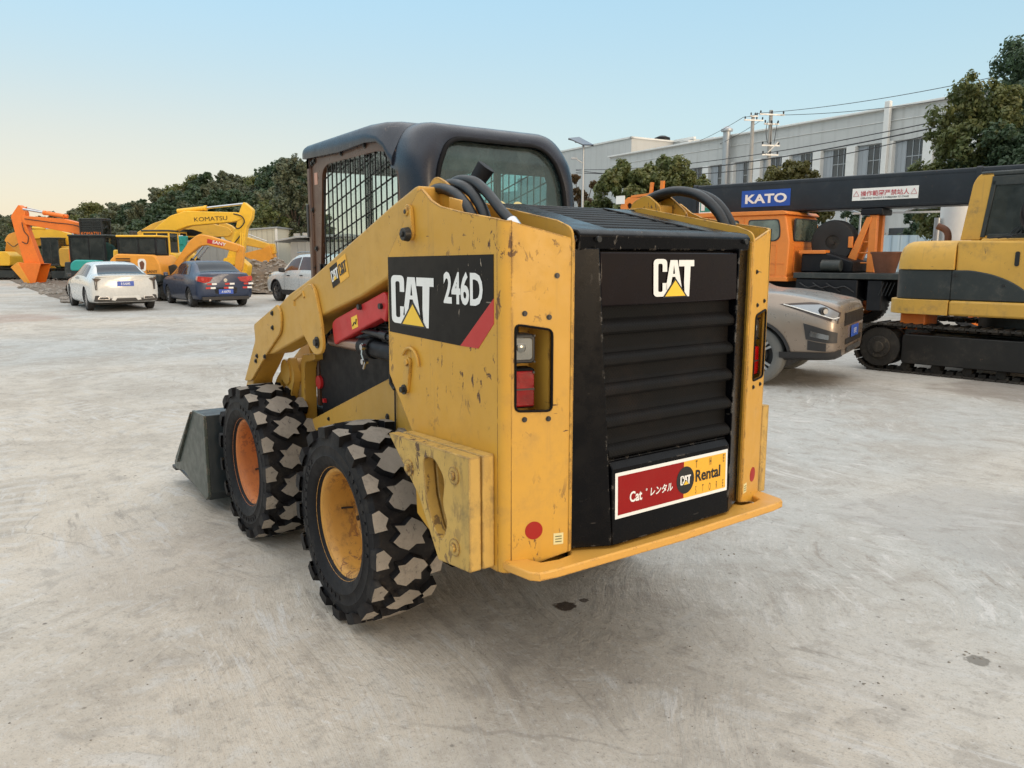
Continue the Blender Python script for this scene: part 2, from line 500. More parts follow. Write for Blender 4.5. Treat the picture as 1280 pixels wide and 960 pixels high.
# ---- wheels
TR = .43
def make_tyre(front):
    w = root('wheel', (0, 0, 0)); 
    t = MB()
    hw = .145
    prof = [(.236, -.105), (.245, -.125), (.275, -.138), (.33, -.142), (.375, -.135), (.393, -.12), (.396, -.06), (.398, 0),
            (.396, .06), (.393, .12), (.375, .137), (.345, .1405), (.34, .143), (.335, .1405), (.30, .142), (.295, .145), (.29, .142), (.262, .134), (.25, .125), (.236, .105)]
    t.lathe(prof, (0, 0, 0), (0, 1, 0), 72, closed=True)
    Nn = 17; RB = .392
    rnd = random.Random(5+front)
    def lug(poly, a0, r0, r1, side=None):
        """block standing on the carcass; poly = (angle fraction, across) points"""
        bot = []; top = []
        for (s, y) in poly:
            a = a0+s*2*PI/Nn
            cx = sum(p[0] for p in poly)/len(poly); cy = sum(p[1] for p in poly)/len(poly)
            crown = .008*(abs(y)/.15)**2
            bot.append(Vector((math.cos(a)*r0, y, math.sin(a)*r0)))
            s2 = cx+(s-cx)*.88; y2 = cy+(y-cy)*.93; a2 = a0+s2*2*PI/Nn
            top.append(Vector((math.cos(a2)*(r1-crown), y2, math.sin(a2)*(r1-crown))))
        n = len(poly)
        t.mi = 0; t.add(bot+top, [(i, (i+1) % n, n+(i+1) % n, n+i) for i in range(n)])
        t.mi = 1; t.add(top, [tuple(range(n))[::-1]])
        t.mi = 0
    for k in range(Nn):
        P = [(-.47, -.010), (-.30, .030), (-.34, .066), (-.10, .050), (.10, .082), (.30, .060), (.46, .016), (.28, -.022), (.36, -.062), (.10, -.048), (-.08, -.082), (-.30, -.056)]
        lug([(s_*rnd.uniform(.92, 1.06), y_*rnd.uniform(.92, 1.06)+rnd.uniform(-.003, .003)) for s_, y_ in P][::-1], 2*PI*(k+rnd.uniform(-.03, .03))/Nn, RB, TR-rnd.uniform(0, .003))
        for sgn, off in ((1, .1), (-1, -.4)):
            a = 2*PI*(k+off)/Nn
            # shoulder block that runs over the edge
            Q = [(.10, .118), (.26, .098), (.36, .084), (.56, .100), (.68, .094), (.70, .150), (.40, .152), (.16, .150)]
            jit = rnd.uniform(-.02, .02)
            lug([(s+jit, y*sgn) for s, y in Q][::sgn], a, RB-.02, TR-.004)
            # lug foot on the sidewall
            t.mi = 0
            b = a+.40*2*PI/Nn
            for (r0, r1, y0, y1, wd) in ((.352, .412, .134, .153, .19),):
                v = []
                for da in (-wd, wd):
                    for rr_, yy in ((r0, y0), (r1, y1-.006), (r1, y1-.03), (r0, y0-.02)):
                        aa = b+da*2*PI/Nn*(.62 if rr_ == r0 else 1)
                        v.append(Vector((math.cos(aa)*rr_, yy*sgn, math.sin(aa)*rr_)))
                t.add(v, [(0, 1, 5, 4), (1, 2, 6, 5), (2, 3, 7, 6), (0, 3, 2, 1), (4, 5, 6, 7)])
    # sidewall rings and raised mould letters as short blocks
    for rr_, n_, ln in ((.318, 46, .028),):
        for i in range(n_):
            if (i // 9) % 2: continue
            a = 2*PI*i/n_
            for sgn in (1, -1):
                t.cbox((math.cos(a)*rr_, .143*sgn, math.sin(a)*rr_), (.018, .004, .010), Matrix.Rotation(-a, 3, 'Y'))
    # loose mould hairs
    for i in range(26):
        a = rnd.uniform(0, 2*PI); y = rnd.choice((1, -1))*rnd.uniform(.10, .15); r_ = rnd.uniform(.385, .42)
        p = Vector((math.cos(a)*r_, y, math.sin(a)*r_)); q = p+Vector((math.cos(a), rnd.uniform(-.5, .5), math.sin(a)))*rnd.uniform(.01, .022)
        t.tube([p, q], .0011, 4, False)
    ty = t.build('tyre', [M['rubber'], M['lug_top']], w, weld=False, smooth=32)
    r_ = MB()
    prof = [(.244, .118), (.252, .122), (.252, .112), (.236, .104), (.224, .100), (.214, .088), (.208, .06), (.202, .0), (.196, -.045), (.186, -.052),
            (.12, -.05), (.115, -.046), (.075, -.046), (.07, -.05), (.0001, -.05)]
    r_.lathe(prof, (0, 0, 0), (0, 1, 0), 56, caps=False)
    r_.lathe([(.0001, -.075), (.19, -.075), (.222, -.11), (.244, -.12), (.244, -.112)], (0, 0, 0), (0, 1, 0), 40, caps=False)
    rim = r_.build('rim', M['rim_orange' if front else 'rim_yellow'], w, smooth=30, weld=True)
    h = MB(); h.cyl((0, -.05, 0), (0, -.02, 0), .07, .06, 24); h.cyl((0, -.02, 0), (0, -.005, 0), .035, .03, 16)
    for k in range(8):
        a = 2*PI*k/8; h.cyl((math.cos(a)*.138, -.05, math.sin(a)*.138), (math.cos(a)*.138, -.026, math.sin(a)*.138), .013, n=6)
    h.build('hub', M['rim_orange' if front else 'dark_steel'], w, smooth=30)
    v = MB(); v.tube([(.17, -.03, .05), (.185, .0, .055), (.19, .02, .056)], .005, 6); v.build('valve', M['bolt'], w)
    return w
wr = make_tyre(False); wr['label'] = 'rear wheel with a yellow rim'
wf = make_tyre(True); wf['label'] = 'front wheel with a rusty orange rim'
for w_, x in ((wr, 0), (wf, 1.25)):
    w_.parent = L; w_.location = (x, .645, TR+.005); w_.rotation_euler = (0, .3+x*.4, 0)
    c = copy_tree(w_, L); c.location = (x, -.645, TR+.005); c.rotation_euler = (0, .9+x, PI)

# ---- chassis between the wheels
m = MB()
m.prism([(-1.0, .56), (-.62, .55), (-.35, .27), (1.45, .25), (1.6, .34), (1.6, .62), (1.35, .74), (.95, .74), (.02, .98), (-1.0, .98)], 'y', -.42, .42)
m.build('chassis', M['black_matt'], L, bevel=.01)
m = MB()
for s in (1, -1):
    for x in (0, 1.25): m.cyl((x, .40*s, TR), (x, .60*s, TR), .11, .085, 24)
m.split('axle_housing', M['dark_steel'], L, smooth=30)
m = MB()
for s in (1, -1):
    m.M = mirror_y() if s < 0 else Matrix.Identity(4)
    m.prism([(1.02, .50), (1.02, .66), (.955, .69), (.02, 1.035), (-.20, 1.05), (-.60, 1.05), (-.98, 1.0), (-.98, .50)], 'y', .485, .50)
m.split('side_sill', M['yellow_arm'], L, bevel=.004, weld=True)
m = MB()      # hooded opening behind the front wheel
for s in (1, -1):
    m.M = mirror_y() if s < 0 else Matrix.Identity(4)
    m.prism([(1.03, .62), (1.09, .62), (1.06, 1.0), (1.02, 1.04), (.86, 1.06), (.86, 1.025), (.99, 1.0), (1.015, .96)], 'y', .43, .50)
    m.prism([(1.30, .5), (1.62, .5), (1.58, .72), (1.36, .98), (1.12, 1.12), (1.08, .95)], 'y', .40, .43)
m.split('front_frame', M['yellow_arm'], L, bevel=.004, weld=True)
m = MB(); m.box(.83, .85, .43, .47, .80, .82)
m.cyl((.90, .44, .90), (.90, .47, .90), .035, n=18); m.build('red_cap', M['red'], L, smooth=30)
m = MB()
m.tube([(-.02, .512, 1.07), (-.02, .512, 1.02), (-.05, .512, 1.0), (-.08, .512, 1.02), (-.08, .512, 1.06)], .008, 8)
m.tube([(-.05, .508, 1.0), (-.045, .508, .80), (-.03, .508, .74)], .004, 6)
disc_bolt(m, (.04, .50, .86), (0, 1, 0)); disc_bolt(m, (.62, .50, .62), (0, 1, 0)); disc_bolt(m, (.70, .50, .74), (0, 1, 0), .008)
m.build('latch_rod', M['dark_steel'], L, smooth=30)
# black body side behind the lift arm
m = MB()
for s in (1, -1):
    m.M = mirror_y() if s < 0 else Matrix.Identity(4)
    m.prism([(.90, .72), (.92, 1.06), (.80, 1.13), (.10, 1.24), (-.42, 1.24), (-.42, .98), (.02, .98)], 'y', .40, .455)
m.split('body_side', M['inner_dark'], L, bevel=.02, seg=3, weld=True)
m = MB()      # vertical ribs of the cooling louvre beneath the arm
for s in (1, -1):
    for i in range(26):
        x = -.40+i*.052
        m.box(x, x+.014, (.40 if s > 0 else -.43), (.43 if s > 0 else -.40), 1.14, 1.52)
m.build('side_louvre', M['inner_dark'], L)
m = MB(); m.box(-.42, .98, -.39, .39, .95, 1.40); m.build('engine_bulkhead', M['black_matt'], L)

# ---- towers with tail light openings
def tower(s):
    MI = mirror_y() if s < 0 else Matrix.Identity(4)
    m = MB(); m.M = MI
    side = [(-.31, 1.56), (-.30, 1.11), (-.48, .905), (-.50, .60), (-.62, .545), (-1.035, .545), (-1.035, 1.672), (-.84, 1.700), (-.70, 1.725), (-.64, 1.748),
            (-.605, 1.772), (-.575, 1.790), (-.545, 1.782), (-.50, 1.74)]
    m.prism(side, 'y', .648, .660)
    # rear plate: swept in plan from the inner edge round the corner
    A = Vector((-1.137, .435, 0)); B = Vector((-1.071, .633, 0)); d = (B-A); Ls = d.length; d.normalize()
    nrm = Vector((d.y, -d.x, 0))
    if nrm.x < 0: nrm = -nrm
    # local: x -> d, y -> thickness (forwards), z -> z
    Mx = Matrix.Identity(4)
    for i in range(3): Mx[i][0] = d[i]; Mx[i][1] = nrm[i]; Mx[i][3] = A[i]
    m.M = MI @ Mx
    outl = [(0, .60), (Ls, .548), (Ls, 1.664), (0, 1.612)]
    hole = roundpoly([(.074, 1.075), (.195, 1.080), (.195, 1.352), (.074, 1.332)], .018, 4)
    m.prism(outl, 'y', 0, .012, [hole])
    m.M = MI
    ring = []
    arc = [(-1.071, .633), (-1.064, .6455), (-1.054, .6545), (-1.044, .6590), (-1.034, .660)]
    arci = [(-1.0595, .6265), (-1.055, .636), (-1.048, .643), (-1.041, .6465), (-1.034, .648)]
    for (x, y), (xi, yi) in zip(arc, arci):
        zt = 1.664+(.672-.664)*(x+1.071)/.037
        ring.append([(x, y, .547), (xi, yi, .547), (xi, yi, zt), (x, y, zt)])
    m.loft(ring)
    # fold at the foot of the rear plate
    m.prism([(-1.05, .40), (-.60, .40), (-.60, .655), (-1.05, .655), (-1.135, .435)], 'z', .545, .557)
    t = m.build('tower', M['yellow'], L, bevel=.0025, weld=True, smooth=40)
    # inner fender plate beside the hood
    m = MB(); m.M = MI
    m.prism(roundpoly([(-1.138, .60), (-1.138, 1.645), (-1.06, 1.672), (-.55, 1.765), (-.30, 1.765), (-.30, 1.0), (-.9, .6)], [0, .03, 0, 0, 0, 0, 0]), 'y', .440, .448)
    m.build('inner_plate', M['yellow_arm'], L, bevel=.002, weld=True)
    # black rubber lip round the opening
    m = MB(); m.M = MI @ Mx
    for pts in ([hole[i] for i in range(len(hole))],):
        path = [(p[0], -.001, p[1]) for p in pts]; path.append(path[0])
        m.tube(path, .004, 6, False)
    m.build('opening_trim', M['black_matt'], t, weld=True)
    # lamps inside
    m = MB(); m.M = MI
    m.box(-.985, -.975, .45, .645, 1.04, 1.38); m.box(-1.09, -.98, .494, .500, 1.04, 1.38)
    m.build('lamp_bracket', M['yellow_arm'], t, weld=True)
    m = MB(); m.M = MI @ Matrix.Translation((-1.045, .578, 1.272)) @ Matrix.Rotation(R(-17*1), 4, 'Z')
    m.prism(rrect(-.046, .046, -.046, .046, .014), 'x', -.012, .055)
    hsg = m.build('work_light', M['dark_steel'], t, bevel=.004, weld=True)
    m.v = []; m.f = []; m.m = []
    m.prism(rrect(-.036, .036, -.036, .036, .012), 'x', -.017, -.011)
    lc_ = m.build('lens', M['lens_clear'], hsg, bevel=.004, weld=True)
    m.v = []; m.f = []; m.m = []
    m.cyl((-.0168, .004, .004), (-.0205, .004, .004), .016, .010, n=20); m.build('bulb', M['lens_clear'], lc_, weld=True, smooth=50)
    m.v = []; m.f = []; m.m = []
    for a, b in ((-.041, -.041), (.041, -.041), (-.041, .041), (.041, .041)): m.cyl((-.012, a, b), (-.018, a, b), .0035, n=8)
    m.split('lens_screw', M['bolt'], hsg, weld=True)
    m.v = []; m.f = []; m.m = []
    m.tube(spline([(.03, .0, .045), (.04, .0, .075), (.045, .02, .10)], 4), .005, 6); m.build('wire', M['hose'], hsg, weld=True)
    m = MB(); m.M = MI @ Matrix.Translation((-1.045, .578, 1.148)) @ Matrix.Rotation(R(-17), 4, 'Z')
    m.prism(rrect(-.044, .040, -.066, .062, .008), 'x', -.010, .05)
    hsg = m.build('tail_light', M['black_matt'], t, bevel=.003, weld=True)
    m.v = []; m.f = []; m.m = []
    m.prism(rrect(-.040, .034, -.060, .054, .006), 'x', -.020, -.009)
    lr_ = m.build('lens', M['lens_red'], hsg, bevel=.004, weld=True)
    m.v = []; m.f = []; m.m = []
    for k in range(12): m.box(-.0225, -.0195, -.038, .032, -.055+k*.0092, -.0515+k*.0092)
    m.build('lens_rib', M['lens_red'], lr_, weld=True)
    m.v = []; m.f = []; m.m = []
    m.box(-.0235, -.019, -.040, .034, -.006, -.001); m.cyl((-.018, -.036, .050), (-.026, -.036, .050), .004, n=8); m.cyl((-.018, .028, -.054), (-.026, .028, -.054), .004, n=8)
    m.build('lens_trim', M['bolt'], lr_, weld=True)
    # small round bolts on the rear face, red disc, paper label
    m = MB(); m.M = MI @ Mx
    for bx, bz in ((.085, 1.372), (.165, 1.385), (.165, 1.052), (.085, 1.050), (.06, 1.50)): disc_bolt(m, (bx, -.0005, bz), (0, -1, 0), .0065, .006)
    m.split('bolt', M['bolt'], t, weld=True)
    m = MB(); m.M = MI @ Mx
    m.prism([(p[0], p[1]) for p in circ(.132, .684, .030, 32)], 'y', -.0012, 0)
    m.build('reflector_disc', M['disc_red'], t, weld=True)
    m = MB(); m.M = MI @ Mx
    m.box(.030, .064, -.0015, 0, .628, .666)
    lb = m.build('paper_label', M['paper'], t, weld=True)
    m = MB(); m.M = MI @ Mx
    for k in range(3): m.box(.036, .058, -.0022, -.0016, .636+k*.009, .639+k*.009)
    m.build('print_lines', M['label_ink'], lb, weld=True)
    return t
M['paper'] = paint('paper_label', (.70, .64, .34), .6, .05, .2, (.3, .25, .1), bump=.02)
M['label_ink'] = simple('label_ink', (.12, .12, .05), .6)
tl = tower(1); tr_ = tower(-1)

# side decal on the tower (both flanks)
def decal(s):
    MI = mirror_y() if s < 0 else Matrix.Identity(4)
    T = tl if s > 0 else tr_
    y = .660
    m = MB(); m.M = MI
    m.prism([(-.315, 1.556), (-1.018, 1.565), (-1.018, 1.430), (-.822, 1.266), (-.315, 1.275)], 'y', y, y+.0012)
    d = m.build('decal', M['decal_black'], T, weld=True)
    m = MB(); m.M = MI
    m.prism([(-1.018, 1.430), (-1.018, 1.352), (-.930, 1.267), (-.822, 1.266)], 'y', y, y+.0013)
    m.build('red_stripe', M['decal_red'], d, weld=True)
    w, k, yy = MB(), MB(), MB()
    if s > 0:
        logo_cat(w, k, yy, (-.340, y+.0012, 1.312), (-1, 0, 0), (0, 0, 1), .178, wx=1.56)
        # widen the letters to the photographed proportions
        w.text('246D', (-.722, y+.0027, 1.407), (-1, 0, 0), (0, 0, 1), .140, .76, .030, 0, 'LEFT', spacing=1.0)
    else:
        logo_cat(w, k, yy, (-.66, -y-.0012, 1.316), (1, 0, 0), (0, 0, 1), .178, wx=1.56)
    w.build('lettering', M['white'], d, smooth=0); k.build('logo_outline', M['letter_black'], d, smooth=0); yy.build('logo_triangle', M['logo_yellow'], d, smooth=0)
decal(1); decal(-1)

# tower furniture: pivot link, lock lever
def tower_links(s):
    MI = mirror_y() if s < 0 else Matrix.Identity(4)
    T = tl if s > 0 else tr_
    m = MB(); m.M = MI
    def stadium(a, b, r, n=8):
        a = Vector(a); b = Vector(b); d = (b-a); ang = math.atan2(d.y, d.x)
        return [(b.x+r*math.cos(ang-PI/2+PI*k/n), b.y+r*math.sin(ang-PI/2+PI*k/n)) for k in range(n+1)] + \
               [(a.x+r*math.cos(ang+PI/2+PI*k/n), a.y+r*math.sin(ang+PI/2+PI*k/n)) for k in range(n+1)]
    m.prism(stadium((-.497, 1.715), (-.505, 1.640), .026), 'y', .66, .676)
    m.cyl((-.497, .676, 1.715), (-.497, .682, 1.715), .015, n=20)
    m.build('pivot_link', M['yellow_arm'], T, bevel=.003, weld=True)
    m = MB(); m.M = MI
    m.cyl((-.507, .676, 1.636), (-.507, .70, 1.636), .026, .022, 24); m.cyl((-.507, .70, 1.636), (-.507, .708, 1.636), .010, n=8)
    m.cyl((-.497, .682, 1.715), (-.497, .685, 1.715), .008, n=10)
    m.split('pivot_pin', M['bolt'], T, bevel=.002, weld=True)
    m = MB(); m.M = MI
    m.prism(stadium((-.468, 1.172), (-.446, 1.072), .019), 'y', .66, .672)
    m.cyl((-.468, .672, 1.172), (-.468, .680, 1.172), .012, n=16)
    pts = []
    for k in range(13):
        a = R(-60+150*k/12); pts.append((-.485-.062*math.sin(a)*1.0+.0, .668, 1.165+.062*math.cos(a)))
    m.tube(pts, .006, 8)
    m.build('lock_lever', M['yellow_arm'], T, bevel=.002, weld=True)
    m = MB(); m.M = MI; disc_bolt(m, (-.446, .672, 1.068), (0, 1, 0), .014, .018); m.build('lever_knob', M['bolt'], T, weld=True)
tower_links(1); tower_links(-1)

# ---- counterweights
def counterweight(s):
    MI = mirror_y() if s < 0 else Matrix.Identity(4)
    P = [(-.470, .918), (-1.018, .938), (-1.018, .560), (-.820, .540), (-.690, .735)]
    hole = roundpoly([(-.725, .880), (-.80, .893), (-.868, .835), (-.850, .742), (-.885, .690), (-.845, .612), (-.795, .640), (-.745, .735)], .03, 4)
    m = MB(); m.M = MI
    m.prism(P, 'y', .7125, .757, [hole]); a = m.build('counterweight', M['yellow_worn'], L, bevel=.004, weld=True)
    m = MB(); m.M = MI
    P2 = [(-.485, .918), (-1.018, .938), (-1.018, .560), (-.820, .540), (-.700, .735)]
    m.prism(P2, 'y', .661, .7065, [hole]); m.box(-1.0, -.98, .70, .715, .58, .92); m.box(-.84, -.83, .69, .72, .57, .60)
    m.build('inner_slab', M['yellow_worn'], a, bevel=.004, weld=True)
    m = MB(); m.M = MI
    for x, z, r in ((-.628, .822, .024), (-.930, .862, .024), (-.930, .620, .024)):
        m.cyl((x, .757, z), (x, .762, z), r*1.25, n=20); m.cyl((x, .762, z), (x, .772, z), r*.6, n=6)
    m.split('weight_bolt', M['yellow_worn'], a, bevel=.001, weld=True)
counterweight(1); counterweight(-1)

# ---- bumper
def arcpts(): pass
m = MB()
outer = roundpoly([(-1.00, .60), (-1.195, .640), (-1.195, -.640), (-1.00, -.60)], [.0, .03, .03, 0], 5)
B0 = [(-1.06, .655), (-1.10, .650)] + roundpoly([(-1.10, .650), (-1.198, .632), (-1.205, .60)], [0, .02, 0], 4)[1:] 
pts = [(-1.02, .652), (-1.085, .655), (-1.180, .640), (-1.203, .618), (-1.212, .55), (-1.225, .0), (-1.212, -.55), (-1.203, -.618), (-1.180, -.640), (-1.085, -.655), (-1.02, -.652),
       (-1.02, -.60), (-1.10, -.575), (-1.135, -.56), (-1.148, -.50), (-1.14, -.44), (-1.10, -.42), (-1.10, .42), (-1.14, .44), (-1.148, .50), (-1.135, .56), (-1.10, .575), (-1.02, .60)]
m.prism(pts, 'z', .560, .590)
m.build('bumper', M['yellow_bumper'], L, bevel=.006, seg=3)
m = MB(); m.box(-1.10, -.60, -.40, .40, .535, .558); m.build('belly_guard', M['dark_steel'], L, bevel=.01)

# ---- rear door
m = MB()
for s in (1, -1):
    m.M = mirror_y() if s < 0 else Matrix.Identity(4)
    # slanted side strip, wider at the foot
    v = [(-1.118, .434, .600), (-1.160, .335, 1.40), (-1.150, .337, 1.580), (-1.118, .434, 1.585),
         (-1.182, .296, .640), (-1.184, .300, .598)]
    m.add([(-1.118, .434, .600), (-1.118, .434, 1.585), (-1.150, .345, 1.585), (-1.186, .298, .600),
           (-1.00, .434, .600), (-1.00, .434, 1.585), (-1.00, .345, 1.585), (-1.00, .298, .600)],
          [(0, 3, 2, 1), (0, 1, 5, 4), (2, 3, 7, 6), (1, 2, 6, 5), (0, 4, 7, 3), (4, 5, 6, 7)])
strips = m
m = MB(); m.box(-1.10, -1.0, -.43, .43, .60, 1.575); dr = m.build('rear_door', M['black_matt'], L)
strips.split('door_strip', M['black'], dr, bevel=.004, weld=True)
# upper black band with the emblem
m = MB(); m.prism([(-1.152, 1.400), (-1.146, 1.572), (-1.05, 1.572), (-1.05, 1.400)], 'y', -.338, .338)
em = m.build('emblem_panel', M['decal_brown'], dr, bevel=.005, weld=True)
w, k, yy = MB(), MB(), MB()
un = (-1.1530, 0, 1.40); 
logo_cat(w, k, yy, (-1.1525, .103, 1.424), (0, -1, 0), (.035, 0, 1), .126, .0025)
w.build('lettering', M['white'], em, smooth=0); k.build('logo_outline', M['letter_black'], em, smooth=0); yy.build('logo_triangle', M['logo_yellow'], em, smooth=0)
# louvres
m = MB()
zt = [1.395, 1.300, 1.195, 1.095, .990, .890]
for i in range(len(zt)-1):
    a, b = zt[i], zt[i+1]
    hw = lerp(.334, .300, (1.395-a)/.55)
    xa = lerp(-1.150, -1.180, (1.395-a)/.55)
    # each slat leans back, its lower lip stands proud
    m.prism([(xa+.046, a-.002), (xa+.034, a-.030), (xa+.026, b+.052), (xa+.006, b+.040), (xa, b+.030), (xa, b+.016), (xa+.008, b+.006), (xa+.034, b+.004), (xa+.062, b+.014), (xa+.066, a-.002)], 'y', -hw, hw)
m.build('louvre', M['perf'], dr, bevel=.003, weld=True)
m = MB(); m.prism([(-1.118, 1.40), (-1.145, .83), (-1.09, .83), (-1.09, 1.40)], 'y', -.335, .335); m.build('backing', M['perf'], dr)
m = MB(); m.prism([(-1.186, .600), (-1.180, .862), (-1.160, .885), (-1.06, .885), (-1.06, .600)], 'y', -.298, .298)
lp = m.build('lower_panel', M['black'], dr, bevel=.004, weld=True)
# sticker
SX = lambda z: -1.186+(z-.6)*(.006/.262)
def on_panel(mb, pts, d):
    mb.add([(SX(z)-d, y, z) for y, z in pts], [tuple(range(len(pts)))])
def rect(y0, y1, z0, z1): return [(y0, z0), (y0, z1), (y1, z1), (y1, z0)]
st = MB(); on_panel(st, rect(.287, -.287, .690, .848)[::-1], .0016)
sk = st.build('rental_sticker', M['sticker_white'], lp, smooth=0)
m = MB(); on_panel(m, rect(.275, -.047, .702, .836)[::-1], .0024); m.build('red_field', M['sticker_red'], sk, smooth=0)
m = MB(); on_panel(m, rect(-.047, -.277, .702, .836)[::-1], .0024); m.build('yellow_field', M['sticker_yellow'], sk, smooth=0)
m = MB(); on_panel(m, [(-.055+.046*math.cos(a), .768+.050*math.sin(a)) for a in [2*PI*i/32 for i in range(32)]][::-1], .0032); m.build('black_disc', M['letter_black'], sk, smooth=0)
w, k, yy = MB(), MB(), MB()
X0 = SX(.77)-.0040
logo_cat(w, k, yy, (X0, -.028, .752), (0, -1, 0), (.023, 0, 1), .034, .0005)
w.text('Cat', (X0, .222, .738), (0, -1, 0), (.023, 0, 1), .050, .80, .026, 0, 'LEFT')
w.text('\u00ae', (X0, .146, .764), (0, -1, 0), (.023, 0, 1), .012, 1, .01, 0, 'LEFT')
w.text('\u30ec\u30f3\u30bf\u30eb', (X0, .128, .744), (0, -1, 0), (.023, 0, 1), .034, .86, .022, 0, 'LEFT', shear=.12)
w.build('lettering', M['sticker_white'], sk, smooth=0)
yy.build('logo_triangle', M['logo_yellow'], sk, smooth=0)
for (a, b, cc) in (('Rental', -.106, 0),):
    k.text(a, (X0, b, .753), (0, -1, 0), (.023, 0, 1), .060, .92, .026, 0, 'LEFT')
# slab serifs under the stems of the word
for ch, y, z in (('T', -.112, .804), ('H', -.188, .804), ('E', -.262, .804), ('S', -.112, .708), ('T', -.150, .708), ('O', -.188, .708), ('R', -.226, .708), ('E', -.262, .708), ('.', -.273, .708)):
    k.text(ch, (X0, y, z), (0, -1, 0), (.023, 0, 1), .040, .36, .004, 0, 'CENTER')
k.build('dark_lettering', M['letter_black'], sk, smooth=0)
m = MB(); m.cyl((-1.15, .30, .883), (-1.15, -.30, .883), .008, n=10); m.build('panel_rod', M['black'], dr)

# ---- hood
m = MB()
def hz(x): return lerp(1.637, 1.748, (x+1.125)/.54)
ys0, ys1 = .415, .335
rear = -1.128; front = -.56
# frame: left and right rails, rear lip
for s in (1, -1):
    m.M = mirror_y() if s < 0 else Matrix.Identity(4)
    m.add([(rear, .415, 1.634), (rear, .255, 1.640), (front, .20, 1.758), (front, .345, 1.752),
           (rear, .430, 1.60), (front, .430, 1.70), (rear, .255, 1.60), (front, .20, 1.70)],
          [(0, 3, 2, 1), (0, 4, 5, 3), (1, 2, 7, 6), (0, 1, 6, 4), (3, 5, 7, 2), (4, 6, 7, 5)])
m.M = Matrix.Identity(4)
m.prism([(rear-.004, 1.578), (rear-.012, 1.625), (rear+.004, 1.640), (rear+.055, 1.650), (rear+.055, 1.578)], 'y', -.420, .420)
hd = m.build('hood', M['black'], L, bevel=.006, seg=3, weld=True)
m = MB()
for i in range(9):
    x = rear+.06+i*.058; z = hz(x)-.006; hw = lerp(.262, .205, i/8)
    m.prism([(x, z-.012), (x+.006, z+.004), (x+.036, z+.012), (x+.050, z-.004), (x+.050, z-.02), (x, z-.02)], 'y', -hw, hw)
m.build('hood_louvre', M['perf'], hd, bevel=.003)
m = MB(); m.box(-1.12, -.45, -.43, .43, 1.40, 1.575); m.prism([(-1.10, 1.575), (-1.10, 1.60), (-.58, 1.71), (-.45, 1.71), (-.45, 1.575)], 'y', -.42, .42); m.build('engine_bay', M['black_matt'], L)
m = MB(); m.cyl((-1.135, .345, 1.612), (-1.149, .345, 1.612), .010, n=12); m.cyl((-1.135, -.385, 1.612), (-1.149, -.385, 1.612), .010, n=12); m.split('hood_knob', M['bolt'], hd)
# slab between hood and cab
m = MB(); m.prism([(-.56, 1.60), (-.56, 1.755), (-.20, 1.775), (-.12, 1.775), (-.12, 1.60)], 'y', -.40, .40); m.build('rear_cowl', M['black'], L, bevel=.01)

# ---- cab
cab = MB()
cw = .43
# roof shell: rings along x, rounded shoulders
def cab_ring(x, w, zt, zs, n=5, rad=.10):
    pts = roundpoly([(-w, zs), (-w, zt), (w, zt), (w, zs)], [0, rad, rad, 0], n)
    return [(x, p[0], p[1]) for p in pts]
def hring(w, zt, zb, rt, rb, x, cut=.07):
    pts = roundpoly([(-w, zb), (-w, zt-cut*2.2), (-w+cut*1.1, zt), (w-cut*1.1, zt), (w, zt-cut*2.2), (w, zb)], [rb, rt, rt, rt, rt, rb], 7)
    return [Vector((x, p[0], p[1])) for p in pts]
m = MB()
m.loft([hring(.432, 2.100, 2.070, .01, .002, 1.075, .008), hring(.440, 2.122, 2.062, .03, .002, 1.065, .012), hring(.441, 2.130, 2.060, .03, .002, 1.03, .014), hring(.441, 2.140, 2.050, .05, .002, .6, .02),
        hring(.441, 2.146, 2.062, .06, .002, .32, .024), hring(.4405, 2.144, 2.055, .08, .002, .21, .032), hring(.440, 2.139, 2.02, .11, .002, .14, .046), hring(.4385, 2.132, 1.97, .15, .002, .10, .062), hring(.4372, 2.1275, 1.94, .165, .002, .068, .07)])
rf = m.build('cab_roof', M['cab_roof'], L, weld=True, smooth=55)
# rear hoop with the big window: rings swept from the pane edge round to the sides
def lean(mb):       # the rear hoop leans forwards towards its top
    mb.v = [Vector(((min(p.x, -.02) if p.x > -.021 and p.z < 1.93 else p.x)+(p.z-1.70)*.14+max(0, p.z-1.98)*.25, p.y, p.z)) for p in mb.v]
win = [(p.y, p.z) for p in hring(.338, 2.052, 1.745, .12, .03, 0)]
m = MB()
m.loft([hring(.338, 2.052, 1.745, .12, .03, -.12), hring(.338, 2.052, 1.745, .12, .03, -.163), hring(.362, 2.074, 1.72, .13, .02, -.172), hring(.392, 2.096, 1.70, .14, .02, -.165),
        hring(.415, 2.112, 1.69, .15, .02, -.145), hring(.430, 2.122, 1.68, .16, .02, -.112), hring(.436, 2.126, 1.68, .165, .02, -.07), hring(.437, 2.127, 1.68, .165, .02, -.02), hring(.4365, 2.1265, 1.68, .165, .02, .0), hring(.4345, 2.125, 1.68, .165, .02, .055)], cap=False); lean(m)
hoop = m.build('cab_rear_frame', M['cab_roof'], L, weld=True, smooth=60)
m = MB(); path = [(-.166, p[0], p[1]) for p in win]; path.append(path[0]); m.tube(path, .011, 8, False); lean(m)
m.build('window_seal', M['black_matt'], hoop, smooth=60)
m = MB(); m.prism(win, 'x', -.150, -.146); lean(m); gl = m.build('rear_window', M['glass_cab'], hoop, smooth=0)
m = MB()      # two oval stickers low on the pane
for y in (.02, -.075):
    m.prism([(y+.030*math.cos(a), 1.775+.024*max(-.3, math.sin(a))) for a in [2*PI*i/20 for i in range(20)]], 'x', -.158, -.156)
lean(m); m.split('window_sticker', M['paper'], gl, smooth=0)
